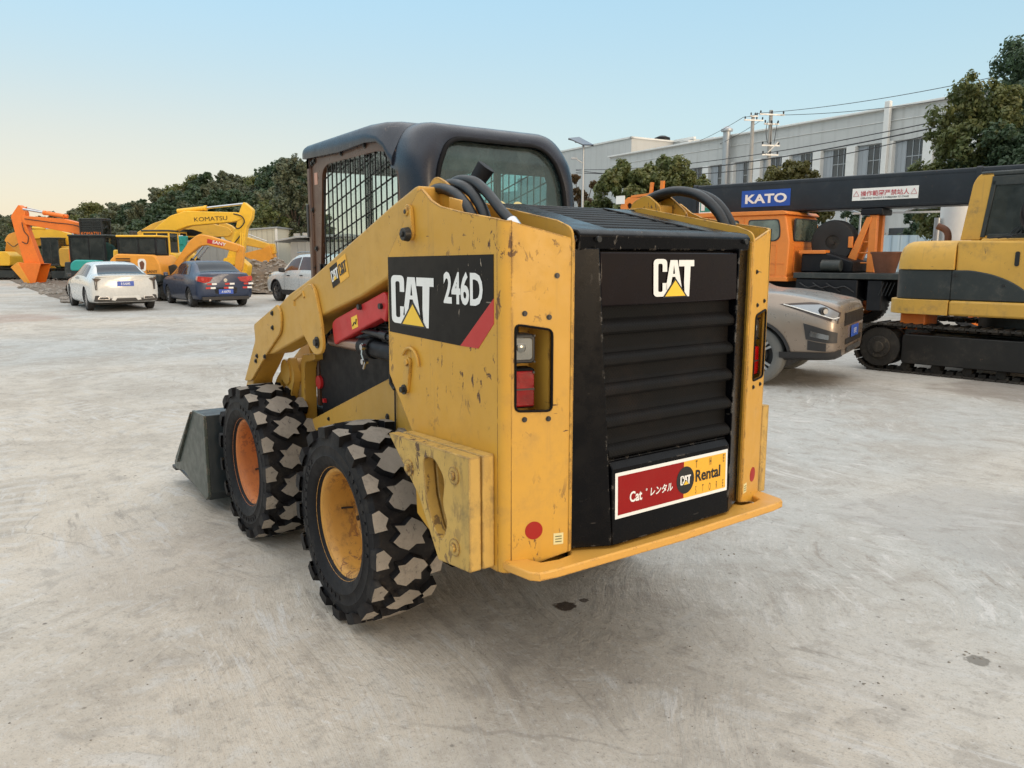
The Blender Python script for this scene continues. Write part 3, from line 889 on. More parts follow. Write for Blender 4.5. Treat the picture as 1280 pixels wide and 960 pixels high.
# corner pillars behind the side panels
m = MB()
for s in (1, -1):
    m.M = mirror_y() if s < 0 else Matrix.Identity(4)
    m.prism([(-.15, 1.45), (-.15, 1.74), (-.05, 1.76), (-.03, 1.72), (-.04, 1.45)], 'y', .355, .428)
m.split('rear_pillar', M['cab_roof'], L, bevel=.02, seg=3, weld=True, smooth=50)
def side_panel(s):
    MI = mirror_y() if s < 0 else Matrix.Identity(4)
    out = roundpoly([(1.045, 1.25), (1.012, 2.085), (.24, 2.092), (.095, 2.045), (-.005, 1.92), (-.045, 1.72), (-.06, 1.35)], [.0, .03, .12, .1, .1, 0, 0], 5)
    hole = roundpoly([(.938, 1.40), (.862, 1.985), (.80, 2.015), (.20, 2.020), (.085, 1.970), (.040, 1.87), (.058, 1.76), (.10, 1.40)], [.02, .05, .04, .06, .06, .06, .06, .02], 5)
    m = MB(); m.M = MI
    m.prism(out, 'y', .395, .418, [hole]); p = m.build('cab_side', M['cab_side'], L, bevel=.003, weld=True)
    m = MB(); m.M = MI
    # raised door edge line and bolts
    for x, z in ((.985, 2.035), (.955, 2.045), (.62, 2.05), (.36, 2.058), (.16, 2.00), (1.0, 1.80), (1.01, 1.50), (.97, 1.60)): disc_bolt(m, (x, .418, z), (0, 1, 0), .011, .010)
    m.split('bolt', M['bolt'], p, weld=True)
    # wire screen: upright bars and rising bars
    g = MB(); g.M = MI
    def clip(p0, p1):
        # clip a segment to the opening polygon by sampling
        n = 60; ins = []
        for i in range(n+1):
            t = i/n; x = lerp(p0[0], p1[0], t); z = lerp(p0[1], p1[1], t); c = False
            for a in range(len(hole)):
                x1, z1 = hole[a-1]; x2, z2 = hole[a]
                if (z1 > z) != (z2 > z) and x < (x2-x1)*(z-z1)/(z2-z1)+x1: c = not c
            if c: ins.append(t)
        if len(ins) < 2: return None
        a, b = ins[0]-.02, ins[-1]+.02
        return (lerp(p0[0], p1[0], a), lerp(p0[1], p1[1], a)), (lerp(p0[0], p1[0], b), lerp(p0[1], p1[1], b))
    for i in range(17):
        x = .93-i*.0535
        c = clip((x, 1.36), (x-.01, 2.06))
        if c: g.bar((c[0][0], .408, c[0][1]), (c[1][0], .408, c[1][1]), .0062 if s > 0 else .0045, .005)
    for i in range(14):
        z = 1.14+i*.078
        c = clip((.98, z), (-.02, z+.25))
        if c: g.bar((c[0][0], .401, c[0][1]), (c[1][0], .401, c[1][1]), .0062 if s > 0 else .0045, .005)
    g.build('wire_screen', M['bolt'], p, weld=True)
    gl = MB(); gl.M = MI; gl.prism(hole, 'y', .386, .389); gl.build('side_window', M['glass_clear'], p, weld=True, smooth=0)
    # handle strip on the front edge
    m = MB(); m.M = MI; m.box(1.03, 1.055, .40, .436, 1.66, 1.83); m.build('edge_strip', M['bolt'], p, bevel=.004, weld=True)
    return p
M['glass_clear'] = glass('clear_glass', (.9, .97, .95), .03, .95, .10)
p1 = side_panel(1); p2 = side_panel(-1)
m = MB(); m.box(.925, .965, .4185, .4195, 1.925, 1.985); m.build('warning_label', M['paper_pink'] if 'paper_pink' in M else simple('pink_label', (.55, .3, .22), .6), p1)
m = MB()
m.box(1.00, 1.045, -.43, -.37, 1.0, 2.08); m.box(1.00, 1.045, .37, .43, 1.0, 2.08); m.box(1.00, 1.045, -.43, .43, 2.0, 2.08)
m.box(1.00, 1.03, -.43, .43, .75, 1.05)
m.build('front_frame', M['cab_side'], L, bevel=.01)
m = MB(); m.box(.42, .45, .352, .382, 1.3, 2.06); m.box(.42, .45, -.382, -.352, 1.3, 2.06); m.split('door_post', M['bolt'], L, bevel=.003)
# interior
m = MB()
m.prism(roundpoly([(.25, 1.28), (.62, 1.22), (.64, 1.30), (.34, 1.38), (.26, 1.78), (.16, 1.80), (.14, 1.75), (.2, 1.35)], .03), 'y', -.20, .20)
m.build('seat', M['seat'], L, bevel=.02, seg=3)
m = MB()
for s in (1, -1):
    m.box(.30, .62, .24*s-.03, .24*s+.03, 1.42, 1.46); m.tube([(.60, .24*s, 1.45), (.64, .24*s, 1.54), (.63, .24*s, 1.60)], .016, 8)
m.split('control_lever', M['inner_dark'], L, bevel=.006)
m = MB(); m.box(-.08, 1.0, -.38, .38, 1.18, 1.25); m.box(.0, .06, -.40, .40, 1.25, 1.62); m.build('cab_floor', M['inner_dark'], L)
# exhaust stack in front of the pane
m = MB(); pth = [(-.26, .30, 1.70), (-.28, .275, 1.79), (-.30, .245, 1.86), (-.335, .222, 1.915)]
m.tube(pth, [.030, .031, .034, .038], 20, True)
m.prism([], 'y', 0, 0) if False else None
m.build('exhaust', M['inner_dark'], L, smooth=50)

# ---- lift arms
def lift_arm(s):
    MI = mirror_y() if s < 0 else Matrix.Identity(4)
    P = [(-.30, 1.475), (-.40, 1.60), (-.55, 1.70), (-.552, 1.803), (-.525, 1.80), (-.332, 1.740), (.43, 1.473), (.77, 1.372), (.950, 1.298), (1.285, 1.184), (1.270, 1.108), (1.505, .850), (1.74, .52), (1.80, .30), (1.66, .26), (1.60, .46), (1.378, .869), (1.25, .962),
         (1.16, 1.035), (1.031, 1.054), (.557, 1.190), (.333, 1.300), (-.058, 1.397)]
    m = MB(); m.M = MI
    m.prism(P, 'y', .545, .658); a = m.build('lift_arm', M['yellow_arm'], L, bevel=.010, seg=3, weld=True)
    # flared end plate
    m = MB(); m.M = MI
    m.prism(roundpoly([(.905, 1.317), (1.285, 1.190), (1.273, 1.106), (1.505, .850), (1.380, .866), (1.10, 1.045), (.985, 1.112), (.86, 1.18), (.85, 1.28)], [0, .02, .02, .02, .02, .03, .06, .05, .05], 4), 'y', .6585, .672)
    m.build('end_plate', M['yellow_arm'], a, bevel=.004, weld=True)
    # hanging bracket
    m = MB(); m.M = MI
    m.prism(roundpoly([(.66, 1.372), (.44, 1.440), (.39, 1.41), (.325, 1.262), (.312, 1.130), (.425, 1.105), (.585, 1.225)], [.03, .03, .04, .04, .05, .05, .02], 5), 'y', .6585, .676)
    br = m.build('arm_bracket', M['yellow_arm'], a, bevel=.004, weld=True)
    m = MB(); m.M = MI; disc_bolt(m, (.375, .676, 1.172), (0, 1, 0), .020, .016); m.build('bracket_pin', M['bolt'], br, weld=True)
    m = MB(); m.M = MI
    for x, z in ((.97, 1.270), (.975, 1.195), (1.25, 1.02), (1.272, .990), (1.12, 1.03)): disc_bolt(m, (x, .672, z), (0, 1, 0), .010, .010)
    m.split('bolt', M['bolt'], a, weld=True)
    # embossed slot outline
    m = MB(); m.M = MI
    m.tube([(.640, .677, 1.325), (.635, .677, 1.355), (.520, .677, 1.395), (.505, .677, 1.37)], .006, 8)
    m.build('embossed_slot', M['yellow_arm'], a, weld=True)
    # red arm prop
    m = MB(); m.M = MI
    m.prism(roundpoly([(.29, 1.262), (.255, 1.285), (-.235, 1.425), (-.262, 1.372), (-.235, 1.300), (-.205, 1.318), (.225, 1.185), (.27, 1.165)], .02), 'y', .585, .640)
    pr_ = m.build('arm_prop', M['red'], a, bevel=.006, weld=True)
    m = MB(); m.M = MI
    m.prism([(.078, 1.302), (.020, 1.318), (.012, 1.268), (.070, 1.252)], 'y', .640, .6412); lb = m.build('caution_label', M['logo_yellow'], pr_, weld=True)
    m = MB(); m.M = MI
    m.tube([(.062, .642, 1.268), (.045, .642, 1.285), (.03, .642, 1.278), (.024, .642, 1.30)], .003, 5); m.build('pictogram', M['letter_black'], lb, weld=True)
    m = MB(); m.M = MI; m.cyl((-.02, .64, 1.352), (-.02, .655, 1.352), .012, n=10); m.cyl((-.21, .64, 1.365), (-.21, .652, 1.365), .012, n=10); m.build('prop_pin', M['bolt'], pr_, weld=True)
    # lift cylinder: barrel and rod
    m = MB(); m.M = MI
    m.cyl((-.36, .60, 1.175), (.06, .60, 1.180), .036, n=20); m.cyl((-.02, .60, 1.18), (-.06, .60, 1.18), .045, n=20)
    cy = m.build('lift_cylinder', M['inner_dark'], a, bevel=.003, weld=True, smooth=50)
    m = MB(); m.M = MI; m.cyl((.0, .60, 1.180), (.375, .60, 1.180), .028, n=20); m.build('cylinder_rod', M['chrome_warm'], cy, weld=True, smooth=50)
    m = MB(); m.M = MI
    m.tube([(-.34, .605, 1.235), (-.10, .61, 1.245), (.10, .605, 1.255), (.18, .60, 1.235)], .014, 8)
    m.tube([(-.34, .565, 1.285), (-.10, .57, 1.27), (.10, .575, 1.275)], .012, 8)
    m.cyl((-.14, .607, 1.245), (-.20, .607, 1.243), .020, n=12)
    m.split('hydraulic_pipe', M['hose'], a, weld=True, smooth=50)
    m = MB(); m.M = MI
    m.tube([(-.06, .655, 1.205), (-.06, .66, 1.16), (-.075, .655, 1.125), (-.05, .65, 1.10)], .006, 6); m.cyl((-.06, .64, 1.19), (-.06, .665, 1.19), .013, n=10); m.cyl((-.065, .64, 1.13), (-.065, .665, 1.13), .012, n=10)
    m.split('pipe_clamp', M['chrome'], a, weld=True)
    # gusset inside the front bend
    m = MB(); m.M = MI
    m.prism(roundpoly([(1.12, 1.02), (1.36, .86), (1.50, .60), (1.30, .55), (1.16, .72), (1.05, .92)], [.02, .05, .05, .04, .12, .05], 5), 'y', .50, .54, [circ(1.235, .845, .035)])
    m.build('gusset', M['yellow_arm'], a, bevel=.004, weld=True)
    # upper knuckle plates and pin at the tower top
    m = MB(); m.M = MI
    m.prism(roundpoly([(-.42, 1.60), (-.42, 1.77), (-.52, 1.845), (-.60, 1.815), (-.70, 1.74), (-.70, 1.60)], [0, .03, .03, .03, .03, 0]), 'y', .560, .572)
    m.prism(roundpoly([(-.45, 1.60), (-.45, 1.79), (-.545, 1.825), (-.63, 1.77), (-.64, 1.60)], [0, .03, .03, .03, 0]), 'y', .470, .482)
    m.box(-.62, -.48, .482, .560, 1.66, 1.775)
    m.split('knuckle', M['yellow'], a, bevel=.003, weld=True)
    return a
la = lift_arm(1); lr = lift_arm(-1)
# double logo plate on the near arm, following the slope of the arm
ux = Vector((-(.43-.0), 0, (1.473-1.327)))  # reading direction rises towards the rear
ux = Vector((-.93, 0, .318)).normalized(); vz = Vector((.318, 0, .93)).normalized()
def onarm(px, pz, d): return Vector((.215, .6585+d, 1.422))+ux*px+vz*pz
m = MB(); m.add([onarm(0, 0, .0012), onarm(.085, 0, .0012), onarm(.085, .092, .0012), onarm(0, .092, .0012)], [(0, 1, 2, 3)])
q = m.build('logo_plate', M['decal_black'], la, smooth=0)
m = MB(); m.add([onarm(.085, 0, .0012), onarm(.178, 0, .0012), onarm(.178, .092, .0012), onarm(.085, .092, .0012)], [(0, 1, 2, 3)])
m.add([onarm(.083, -.004, .0008), onarm(.182, -.004, .0008), onarm(.182, .096, .0008), onarm(.083, .096, .0008)], [(0, 1, 2, 3)])
m.build('yellow_square', M['sticker_yellow'], q, smooth=0)
w, k, yy, w2, k2 = MB(), MB(), MB(), MB(), MB()
logo_cat(w, k, yy, onarm(.006, .024, .0015), ux, vz, .048, .0006)
logo_cat(k2, w2, k2, onarm(.093, .024, .0015), ux, vz, .050, .0006)
w.build('lettering', M['white'], q, smooth=0); yy.build('logo_triangle', M['logo_yellow'], q, smooth=0); k2.build('dark_lettering', M['letter_black'], q, smooth=0)
# cross tubes between the arms
m = MB(); m.cyl((1.17, -.55, .93), (1.17, .55, .93), .07, n=24); m.cyl((-.38, -.56, 1.65), (-.38, .56, 1.65), .04, n=20); m.build('cross_tube', M['yellow_arm'], L, smooth=50)
# hoses arching over the tower tops
for s in (1, -1):
    m = MB(); m.M = mirror_y() if s < 0 else Matrix.Identity(4)
    if s > 0:
        for pts, r_ in (([(-.40, .56, 1.74), (-.486, .57, 1.785), (-.565, .572, 1.796), (-.66, .575, 1.772), (-.736, .58, 1.732), (-.799, .585, 1.670), (-.83, .59, 1.60)], .019),
                    ([(-.42, .52, 1.75), (-.50, .535, 1.800), (-.591, .54, 1.811), (-.695, .545, 1.787), (-.774, .55, 1.735), (-.821, .555, 1.681), (-.85, .56, 1.60)], .019),
                    ([(-.43, .49, 1.76), (-.51, .51, 1.803), (-.592, .52, 1.823), (-.695, .522, 1.813), (-.792, .53, 1.769), (-.884, .54, 1.709), (-.965, .548, 1.660)], .018)):
            m.tube(spline(pts, 6), r_, 10)
    else:
        for pts, r_ in (([(-.45, .50, 1.76), (-.517, .51, 1.802), (-.60, .515, 1.825), (-.692, .52, 1.830), (-.801, .52, 1.803), (-.887, .52, 1.745), (-.935, .52, 1.680), (-.95, .52, 1.62)], .021),
                    ([(-.50, .54, 1.79), (-.619, .55, 1.831), (-.753, .55, 1.820), (-.86, .55, 1.779), (-.935, .55, 1.70), (-.955, .55, 1.62)], .018)):
            m.tube(spline(pts, 6), r_, 10)
    m.split('hydraulic_hose', M['hose'], L, smooth=60, weld=True)
m = MB(); m.cyl((-.955, .547, 1.668), (-1.01, .553, 1.630), .021, n=12); m.build('hose_fitting', M['chrome'], L, smooth=40)
m = MB(); m.prism([(-.66, 1.60), (-.66, 1.76), (-.74, 1.745), (-.78, 1.60)], 'y', .585, .60); m.build('hose_guide', M['yellow_bumper'], L, bevel=.003)

# ---- bucket
m = MB()
sec = [(2.02, .590), (1.80, .597), (1.785, .15), (1.83, .098), (2.60, .118), (2.60, .103), (1.82, .078), (1.770, .135), (1.772, .616), (2.02, .610)]
m.prism(sec, 'y', -.83, .83); bk = m.build('bucket', M['bucket_slate'], L, bevel=.004)
m = MB()
for y0 in (.83, -.848):
    m.prism([(2.025, .612), (1.768, .618), (1.768, .12), (1.83, .080), (2.36, .150), (2.60, .110), (2.61, .160)], 'y', y0, y0+.018)
bs = m.split('bucket_side', M['bucket_green'], bk, bevel=.003)
m = MB()
for y0 in (.849, -.864): m.prism([(2.015, .605), (2.04, .585), (2.50, .21), (2.47, .185)], 'y', y0, y0+.015)
m.split('side_cutter', M['bucket_green'], bk, bevel=.003)
m = MB(); m.box(2.585, 2.68, -.85, .85, .098, .122); m.build('cutting_edge', M['dark_steel'], bk, bevel=.004)
m = MB()
for s in (1, -1): m.prism([(1.77, .60), (1.66, .56), (1.60, .38), (1.64, .22), (1.77, .14)], 'y', s*.50-.03, s*.50+.03)
m.split('coupler', M['dark_steel'], L, bevel=.006)
# ---------------------------------------------------------------- cars
def carpaint(name, col, rough=.25, metal=.0, coat=.8):
    return paint(name, col, rough, .05, .03, (.25, .22, .18), 0, metal=metal, coat=coat, bump=.0)
M['car_white'] = carpaint('car_white', (.60, .61, .60))
M['car_blue'] = carpaint('car_dark_blue', (.028, .042, .085), .35, .2, .3)
M['car_bronze'] = carpaint('car_bronze', (.27, .22, .18), .30, .45, .35)
M['car_silver'] = carpaint('car_silver', (.35, .42, .50), .28, .4)
M['car_trim'] = simple('car_trim', (.02, .02, .022), .5)
M['car_glass'] = paint('car_glass', (.016, .024, .036), .12, .1, 0, bump=0, spec=.16)
M['car_glass_warm'] = paint('car_side_glass', (.10, .045, .032), .06, .3, .3, (.2, .12, .1), bump=0, sc=.6, spec=.5)
M['plate_blue'] = simple('plate_blue', (.03, .09, .42), .4)
M['lamp_red'] = paint('lamp_red', (.42, .02, .015), .15, .2, 0, coat=1, bump=0)
M['lamp_clear'] = simple('lamp_clear', (.26, .28, .30), .10, .8)
M['lamp_dark'] = simple('lamp_dark', (.05, .035, .03), .15)
M['alloy'] = simple('alloy', (.42, .42, .43), .3, .9)
M['tread'] = simple('car_tyre', (.022, .022, .023), .75)
M['tread_grey'] = simple('dusty_tyre', (.13, .13, .125), .85)

def interp(st, x):
    if x <= st[0][0]: return st[0]
    if x >= st[-1][0]: return st[-1]
    for i in range(len(st)-1):
        if st[i][0] <= x <= st[i+1][0]:
            a = st[max(0, i-1)]; b = st[i]; c = st[i+1]; d = st[min(len(st)-1, i+2)]
            t = (x-b[0])/(c[0]-b[0]); out = [x]
            for k in range(1, len(b)):
                h = c[0]-b[0]
                m0 = 0 if (b[k]-a[k])*(c[k]-b[k]) <= 0 or b[0] == a[0] else min(abs((c[k]-a[k])/(c[0]-a[0])), 3*abs((c[k]-b[k])/h), 3*abs((b[k]-a[k])/(b[0]-a[0])))*(1 if c[k] > b[k] else -1)
                m1 = 0 if (c[k]-b[k])*(d[k]-c[k]) <= 0 or d[0] == c[0] else min(abs((d[k]-b[k])/(d[0]-b[0])), 3*abs((c[k]-b[k])/h), 3*abs((d[k]-c[k])/(d[0]-c[0])))*(1 if c[k] > b[k] else -1)
                t2, t3 = t*t, t*t*t
                out.append((2*t3-3*t2+1)*b[k]+(t3-2*t2+t)*h*m0+(-2*t3+3*t2)*c[k]+(t3-t2)*h*m1)
            return out
def half_ring(s):
    x, w, zb, zl, zt, rw = s
    g = zt-zl
    return [(0, zb), (w*.84, zb), (w*.955, zb+.035), (w*.985, zb+.12), (w, zb+.30*(zl-zb)+.05), (w*1.0, lerp(zb, zl, .70)), (w*.985, lerp(zb, zl, .88)), (w*.955, zl),
            (lerp(w*.95, rw, .33), zl+g*.34), (lerp(w*.94, rw, .68), zl+g*.68), (rw, zt-g*.09-.004), (rw*.90, zt-g*.02), (rw*.6, zt+.012), (0, zt+.02)]
def car_body(st, arches, mat, parent, name='body', step=.07):
    m = MB(); x0, x1 = st[0][0], st[-1][0]; n = int((x1-x0)/step); rings = []
    for i in range(n+1):
        x = x0+(x1-x0)*i/n; h = half_ring(interp(st, x))
        ring = [Vector((x, y, z)) for y, z in h]+[Vector((x, -y, z)) for y, z in h[-2:0:-1]]
        rings.append(ring)
    m.loft(rings)
    body = m.build(name, [mat, M['car_trim']], parent, weld=True, smooth=55)
    # wheel arches cut for real
    c = MB()
    for (ax, r) in arches:
        for s in (1, -1): c.cyl((ax, s*.55, r*.93), (ax, s*1.2, r*.93), r*1.16, n=28)
    cut = c.build('arch_cut', M['car_trim'], None, smooth=0, weld=True)
    if parent: cut.matrix_world = parent.matrix_world
    md = body.modifiers.new('Arch', 'BOOLEAN'); md.operation = 'DIFFERENCE'; md.object = cut; md.solver = 'EXACT'
    # evaluate without the parent transform mattering
    pb, pc = body.parent, cut.parent
    body.parent = None; cut.matrix_world = Matrix.Identity(4); body.matrix_world = Matrix.Identity(4)
    bpy.context.view_layer.update()
    dg = bpy.context.evaluated_depsgraph_get(); me = bpy.data.meshes.new_from_object(body.evaluated_get(dg))
    body.modifiers.clear(); old = body.data; body.data = me; me.name = name
    bpy.data.meshes.remove(old); bpy.data.objects.remove(cut)
    body.parent = pb
    bmx = bmesh.new(); bmx.from_mesh(me); bmesh.ops.remove_doubles(bmx, verts=bmx.verts, dist=2e-4); bmesh.ops.dissolve_degenerate(bmx, edges=bmx.edges, dist=1e-3); bmx.to_mesh(me); bmx.free()
    me.polygons.foreach_set('use_smooth', [True]*len(me.polygons)); me.set_sharp_from_angle(angle=R(55))
    return body
def surf(st, x, t, side=1):
    h = half_ring(interp(st, x)); k = min(len(h)-2, max(0, int(t))); f = t-k
    return Vector((x, lerp(h[k][0], h[k+1][0], f)*side, lerp(h[k][1], h[k+1][1], f)))
def patch(m, st, quad, side=1, off=.005, nx=8, ntt=5):
    """quad: four corners (x, t) laid on the body skin"""
    (a, b, c, d) = quad; V_ = []
    def S_(x, t): return surf(st, x, t, side)
    for j in range(ntt+1):
        for i in range(nx+1):
            u, v = i/nx, j/ntt
            x = (a[0]*(1-u)+b[0]*u)*(1-v)+(d[0]*(1-u)+c[0]*u)*v
            t = (a[1]*(1-u)+b[1]*u)*(1-v)+(d[1]*(1-u)+c[1]*u)*v
            p = S_(x, t); e = .01
            n = (S_(x+e, t)-S_(x-e, t)).cross(S_(x, min(13, t+e))-S_(x, max(0, t-e)))
            if n.length < 1e-12: n = Vector((0, 0, 1))
            n.normalize(); ctr = Vector((x, 0, .6))
            if n.dot(p-ctr) < 0: n = -n
            V_.append(p+n*off)
    k = nx+1; f = []
    for j in range(ntt):
        for i in range(nx):
            q = (j*k+i, j*k+i+1, (j+1)*k+i+1, (j+1)*k+i); f.append(q if side > 0 else q[::-1])
    m.add(V_, f); return m
def car_wheel(parent, x, y, r, wdt, alloy, grey=False, spokes=5):
    w = bpy.data.objects.new('wheel', None); COL.objects.link(w); w.parent = parent; w.location = (x, y, r)
    if y < 0: w.rotation_euler = (0, 0, PI)
    m = MB(); h = wdt/2
    m.lathe([(r*.66, h*.9), (r*.72, h), (r*.9, h), (r*.97, h*.86), (r, h*.5), (r, -h*.5), (r*.97, -h*.86), (r*.9, -h), (r*.66, -h*.9)], (0, 0, 0), (0, 1, 0), 40, closed=True)
    m.build('tyre', M['tread_grey' if grey else 'tread'], w, smooth=40)
    m = MB(); m.lathe([(r*.68, h*.9), (r*.66, h*.7), (r*.62, h*.3), (r*.6, -h*.6)], (0, 0, 0), (0, 1, 0), 36, caps=False)
    m.cyl((0, h*.3, 0), (0, h*.75, 0), r*.13, n=16)
    for k in range(spokes):
        a = 2*PI*k/spokes
        for da in (-.13, .13):
            m.bar((math.cos(a)*r*.1, h*.62, math.sin(a)*r*.1), (math.cos(a+da)*r*.66, h*.72, math.sin(a+da)*r*.66), r*.075, .03, up=(0, 1, 0))
    m.build('rim', M['alloy'] if alloy else M['tread_grey'], w, smooth=30)
    m = MB(); m.lathe([(.001, -h*.3), (r*.62, -h*.3)], (0, 0, 0), (0, 1, 0), 24, caps=False); m.cyl((0, -.02, 0), (0, .01, 0), r*.42, n=20); m.build('brake_disc', M['car_trim'], w)
    return w
def yz_plate(m, pts, x, th=.02, flip=1):
    m.prism(pts, 'x', x, x+th*flip)
def plate(parent, x, z, nx, txt, face=-1, w=.44, h=.14, y=0, tilt=0):
    m = MB(); m.cbox((x, y, z), (.012, w, h)); p = m.build('number_plate', M['plate_blue'], parent, bevel=.003)
    t = MB(); t.text(txt, (x+face*.0068, y+ (0), z-.035), (0, 1 if face > 0 else -1, 0), (0, 0, 1), .095, .75, .01, 0, 'CENTER')
    t.build('plate_lettering', M['white'], p, smooth=0)

def sedan(name, loc, ang, mat, label, kind, warm='car_glass_warm'):
    c = root(name, loc, HEAD(ang), label, 'car')
    if kind == 'white':
        st = [(0, .70, .40, .78, .98, .62), (.03, .80, .30, .86, 1.00, .70), (.12, .88, .26, .88, 1.02, .74), (.35, .915, .24, .90, 1.035, .70), (.70, .925, .22, .91, 1.10, .66), (1.10, .93, .20, .93, 1.27, .60), (1.60, .93, .18, .94, 1.375, .60), (2.2, .93, .18, .94, 1.40, .61),
              (2.8, .93, .18, .93, 1.35, .60), (3.3, .93, .18, .91, 1.13, .66), (3.6, .925, .19, .89, .985, .72), (4.2, .91, .20, .83, .91, .70), (4.65, .86, .24, .72, .80, .62), (4.85, .74, .30, .60, .66, .50)]
        ax = (1.0, 3.85); r = .34
    else:
        st = [(0, .66, .42, .82, 1.02, .58), (.03, .77, .30, .88, 1.04, .66), (.12, .84, .26, .90, 1.06, .70), (.40, .87, .24, .91, 1.075, .66), (.62, .88, .22, .92, 1.12, .64), (1.05, .885, .20, .93, 1.33, .58), (1.5, .885, .18, .94, 1.415, .58), (2.1, .885, .18, .94, 1.42, .585),
              (2.7, .885, .18, .93, 1.37, .58), (3.15, .88, .18, .91, 1.14, .64), (3.4, .88, .19, .89, .99, .70), (4.0, .86, .20, .84, .91, .68), (4.4, .80, .24, .72, .80, .60), (4.55, .70, .30, .60, .68, .50)]
        ax = (.92, 3.5); r = .31
    b = car_body(st, [(a, r) for a in ax], mat, c)
    for a in ax:
        for y in (1, -1): car_wheel(c, a, y*(st[5][1]-.12), r, .2, kind == 'white' or True, spokes=5 if kind != 'white' else 10)
    m = MB(); m.box(.9, 4.0, -.7, .7, .16, .5); m.build('underbody', M['car_trim'], c)
    # glazing: rear screen over the full width of the roof slope, windscreen, side panes
    for (xa, xb, xc, xd) in ((.46, 1.22, 1.22, .46), (2.95, 3.5, 3.5, 2.95)):
        m = MB()
        for s in (1, -1): patch(m, st, [(xa, 10.9), (xb, 11.0), (xb, 13), (xa, 13)], s, .006)
        m.build('rear_screen' if xa < 1 else 'windscreen', M['car_glass'], b, weld=True)
    for s in (1, -1):
        for q in ([(.98, 7.4), (1.70, 7.4), (1.66, 9.7), (1.36, 9.6)], [(1.78, 7.4), (2.62, 7.4), (2.58, 9.6), (1.74, 9.7)], [(2.68, 7.4), (3.36, 7.4), (2.98, 9.2), (2.64, 9.6)]):
            m = MB(); patch(m, st, q, s, .005); m.build('side_window', M[warm], b, weld=True)
        m = MB(); m.prism(roundpoly([(3.02, .93), (3.18, .95), (3.16, 1.05), (3.04, 1.05)], .03), 'y', s*.93, s*1.05); m.build('wing_mirror', mat if kind != 'white' else M['car_trim'], b, bevel=.02)
        for x in (1.72, 2.66):
            m = MB(); m.tube([surf(st, x, 1.5, s), surf(st, x, 3, s)*1.0, surf(st, x, 7, s)], .004, 4); m.build('door_gap', M['car_trim'], b)
        for x in (1.62, 2.45):
            m = MB(); p = surf(st, x, 6.2, s); m.cbox((p.x, p.y+s*.012, p.z), (.16, .024, .025)); m.build('door_handle', mat, b, bevel=.006)
    yy = lambda v: v
    if kind == 'white':
        for s in (1, -1):
            m = MB(); m.prism([(s*.60, .93), (s*.84, .95), (s*.80, .88), (s*.79, .62), (s*.74, .62), (s*.735, .86)], 'x', .0, .16); m.build('tail_lamp', M['lamp_dark'], b, bevel=.006)
            m = MB(); m.prism([(s*.76, .86), (s*.785, .86), (s*.775, .64), (s*.755, .64)], 'x', -.008, .05); m.build('lamp_strip', M['lamp_clear'], b)
            m = MB(); m.prism(roundpoly([(s*.44, .34), (s*.76, .36), (s*.72, .43), (s*.46, .43)], .02), 'x', -.03, .15, ); e = m.build('exhaust_tip', M['chrome'], b, bevel=.004)
            m = MB(); m.prism(roundpoly([(s*.47, .355), (s*.72, .37), (s*.70, .415), (s*.485, .415)], .01), 'x', -.034, -.029); m.build('exhaust_mouth', M['car_trim'], e)
        m = MB(); m.prism([(-.84, .30), (-.80, .46), (-.40, .50), (.40, .50), (.80, .46), (.84, .30), (.70, .28), (-.70, .28)], 'x', .012, .12); m.build('rear_diffuser', M['car_trim'], b, bevel=.01)
        m = MB(); m.prism([(-.40, .33), (-.34, .44), (.34, .44), (.40, .33), (.30, .31), (.24, .39), (-.24, .39), (-.30, .31)], 'x', -.005, .05); m.build('diffuser_trim', mat, b, bevel=.004)
        m = MB(); m.box(-.004, .02, -.46, .46, .885, .897); m.build('chrome_strip', M['chrome'], b)
        m = MB(); m.prism(roundpoly([(-.84, 1.0), (-.5, 1.03), (.5, 1.03), (.84, 1.0), (.80, .985), (-.80, .985)], .01), 'x', -.015, .10); m.build('boot_lip', mat, b, bevel=.008)
        plate(b, -.006, .79, 0, 'E\u00b75A045')
        m = MB(); m.text('CT5', (-.008, -.52, .70), (0, -1, 0), (0, 0, 1), .055, 1, 0, 0); m.v = []; m.f = []; m.m = []
    else:
        for s in (1, -1):
            m = MB(); m.prism(roundpoly([(s*.36, .93), (s*.82, .97), (s*.84, .82), (s*.62, .76), (s*.46, .80)], .03), 'x', -.004, .18); l_ = m.build('tail_lamp', M['lamp_red'], b, bevel=.012, seg=3)
            m = MB(); m.prism(circ(s*.68, .875, .05, 16), 'x', -.012, .02); m.build('lamp_lens', M['decal_red'], l_, bevel=.004)
        for y0 in (.42, -.12, -.70):
            for k, z in enumerate((.70, .58)):
                a = y0+(.0 if k == 0 else .04)
                m = MB(); m.box(-.012, .02, a, a+.14, z, z+.055); m.build('reflector_strip', M['decal_red'], b)
                m = MB(); m.box(-.012, .02, a-.15, a-.005, z, z+.055); m.build('reflector_strip', M['white'], b)
        plate(b, -.010, .49, 0, 'A\u00b7XK792')
        m = MB(); m.prism(roundpoly([(-.36, .62), (.36, .62), (.32, .42), (-.32, .42)], .05), 'x', .0, .02); m.build('plate_recess', M['car_trim'], b)
        m = MB(); m.cyl((.0, 0, .84), (-.012, 0, .84), .055, n=20); m.build('round_badge', M['chrome'], b)
        m = MB(); m.cyl((.05, .5, .24), (-.03, .5, .24), .03, n=12); m.build('exhaust_tip', M['chrome'], b)
        m = MB(); m.prism([(-.70, .24), (-.72, .34), (.72, .34), (.70, .24)], 'x', .01, .1); m.build('lower_lip', M['car_trim'], b)
    return c
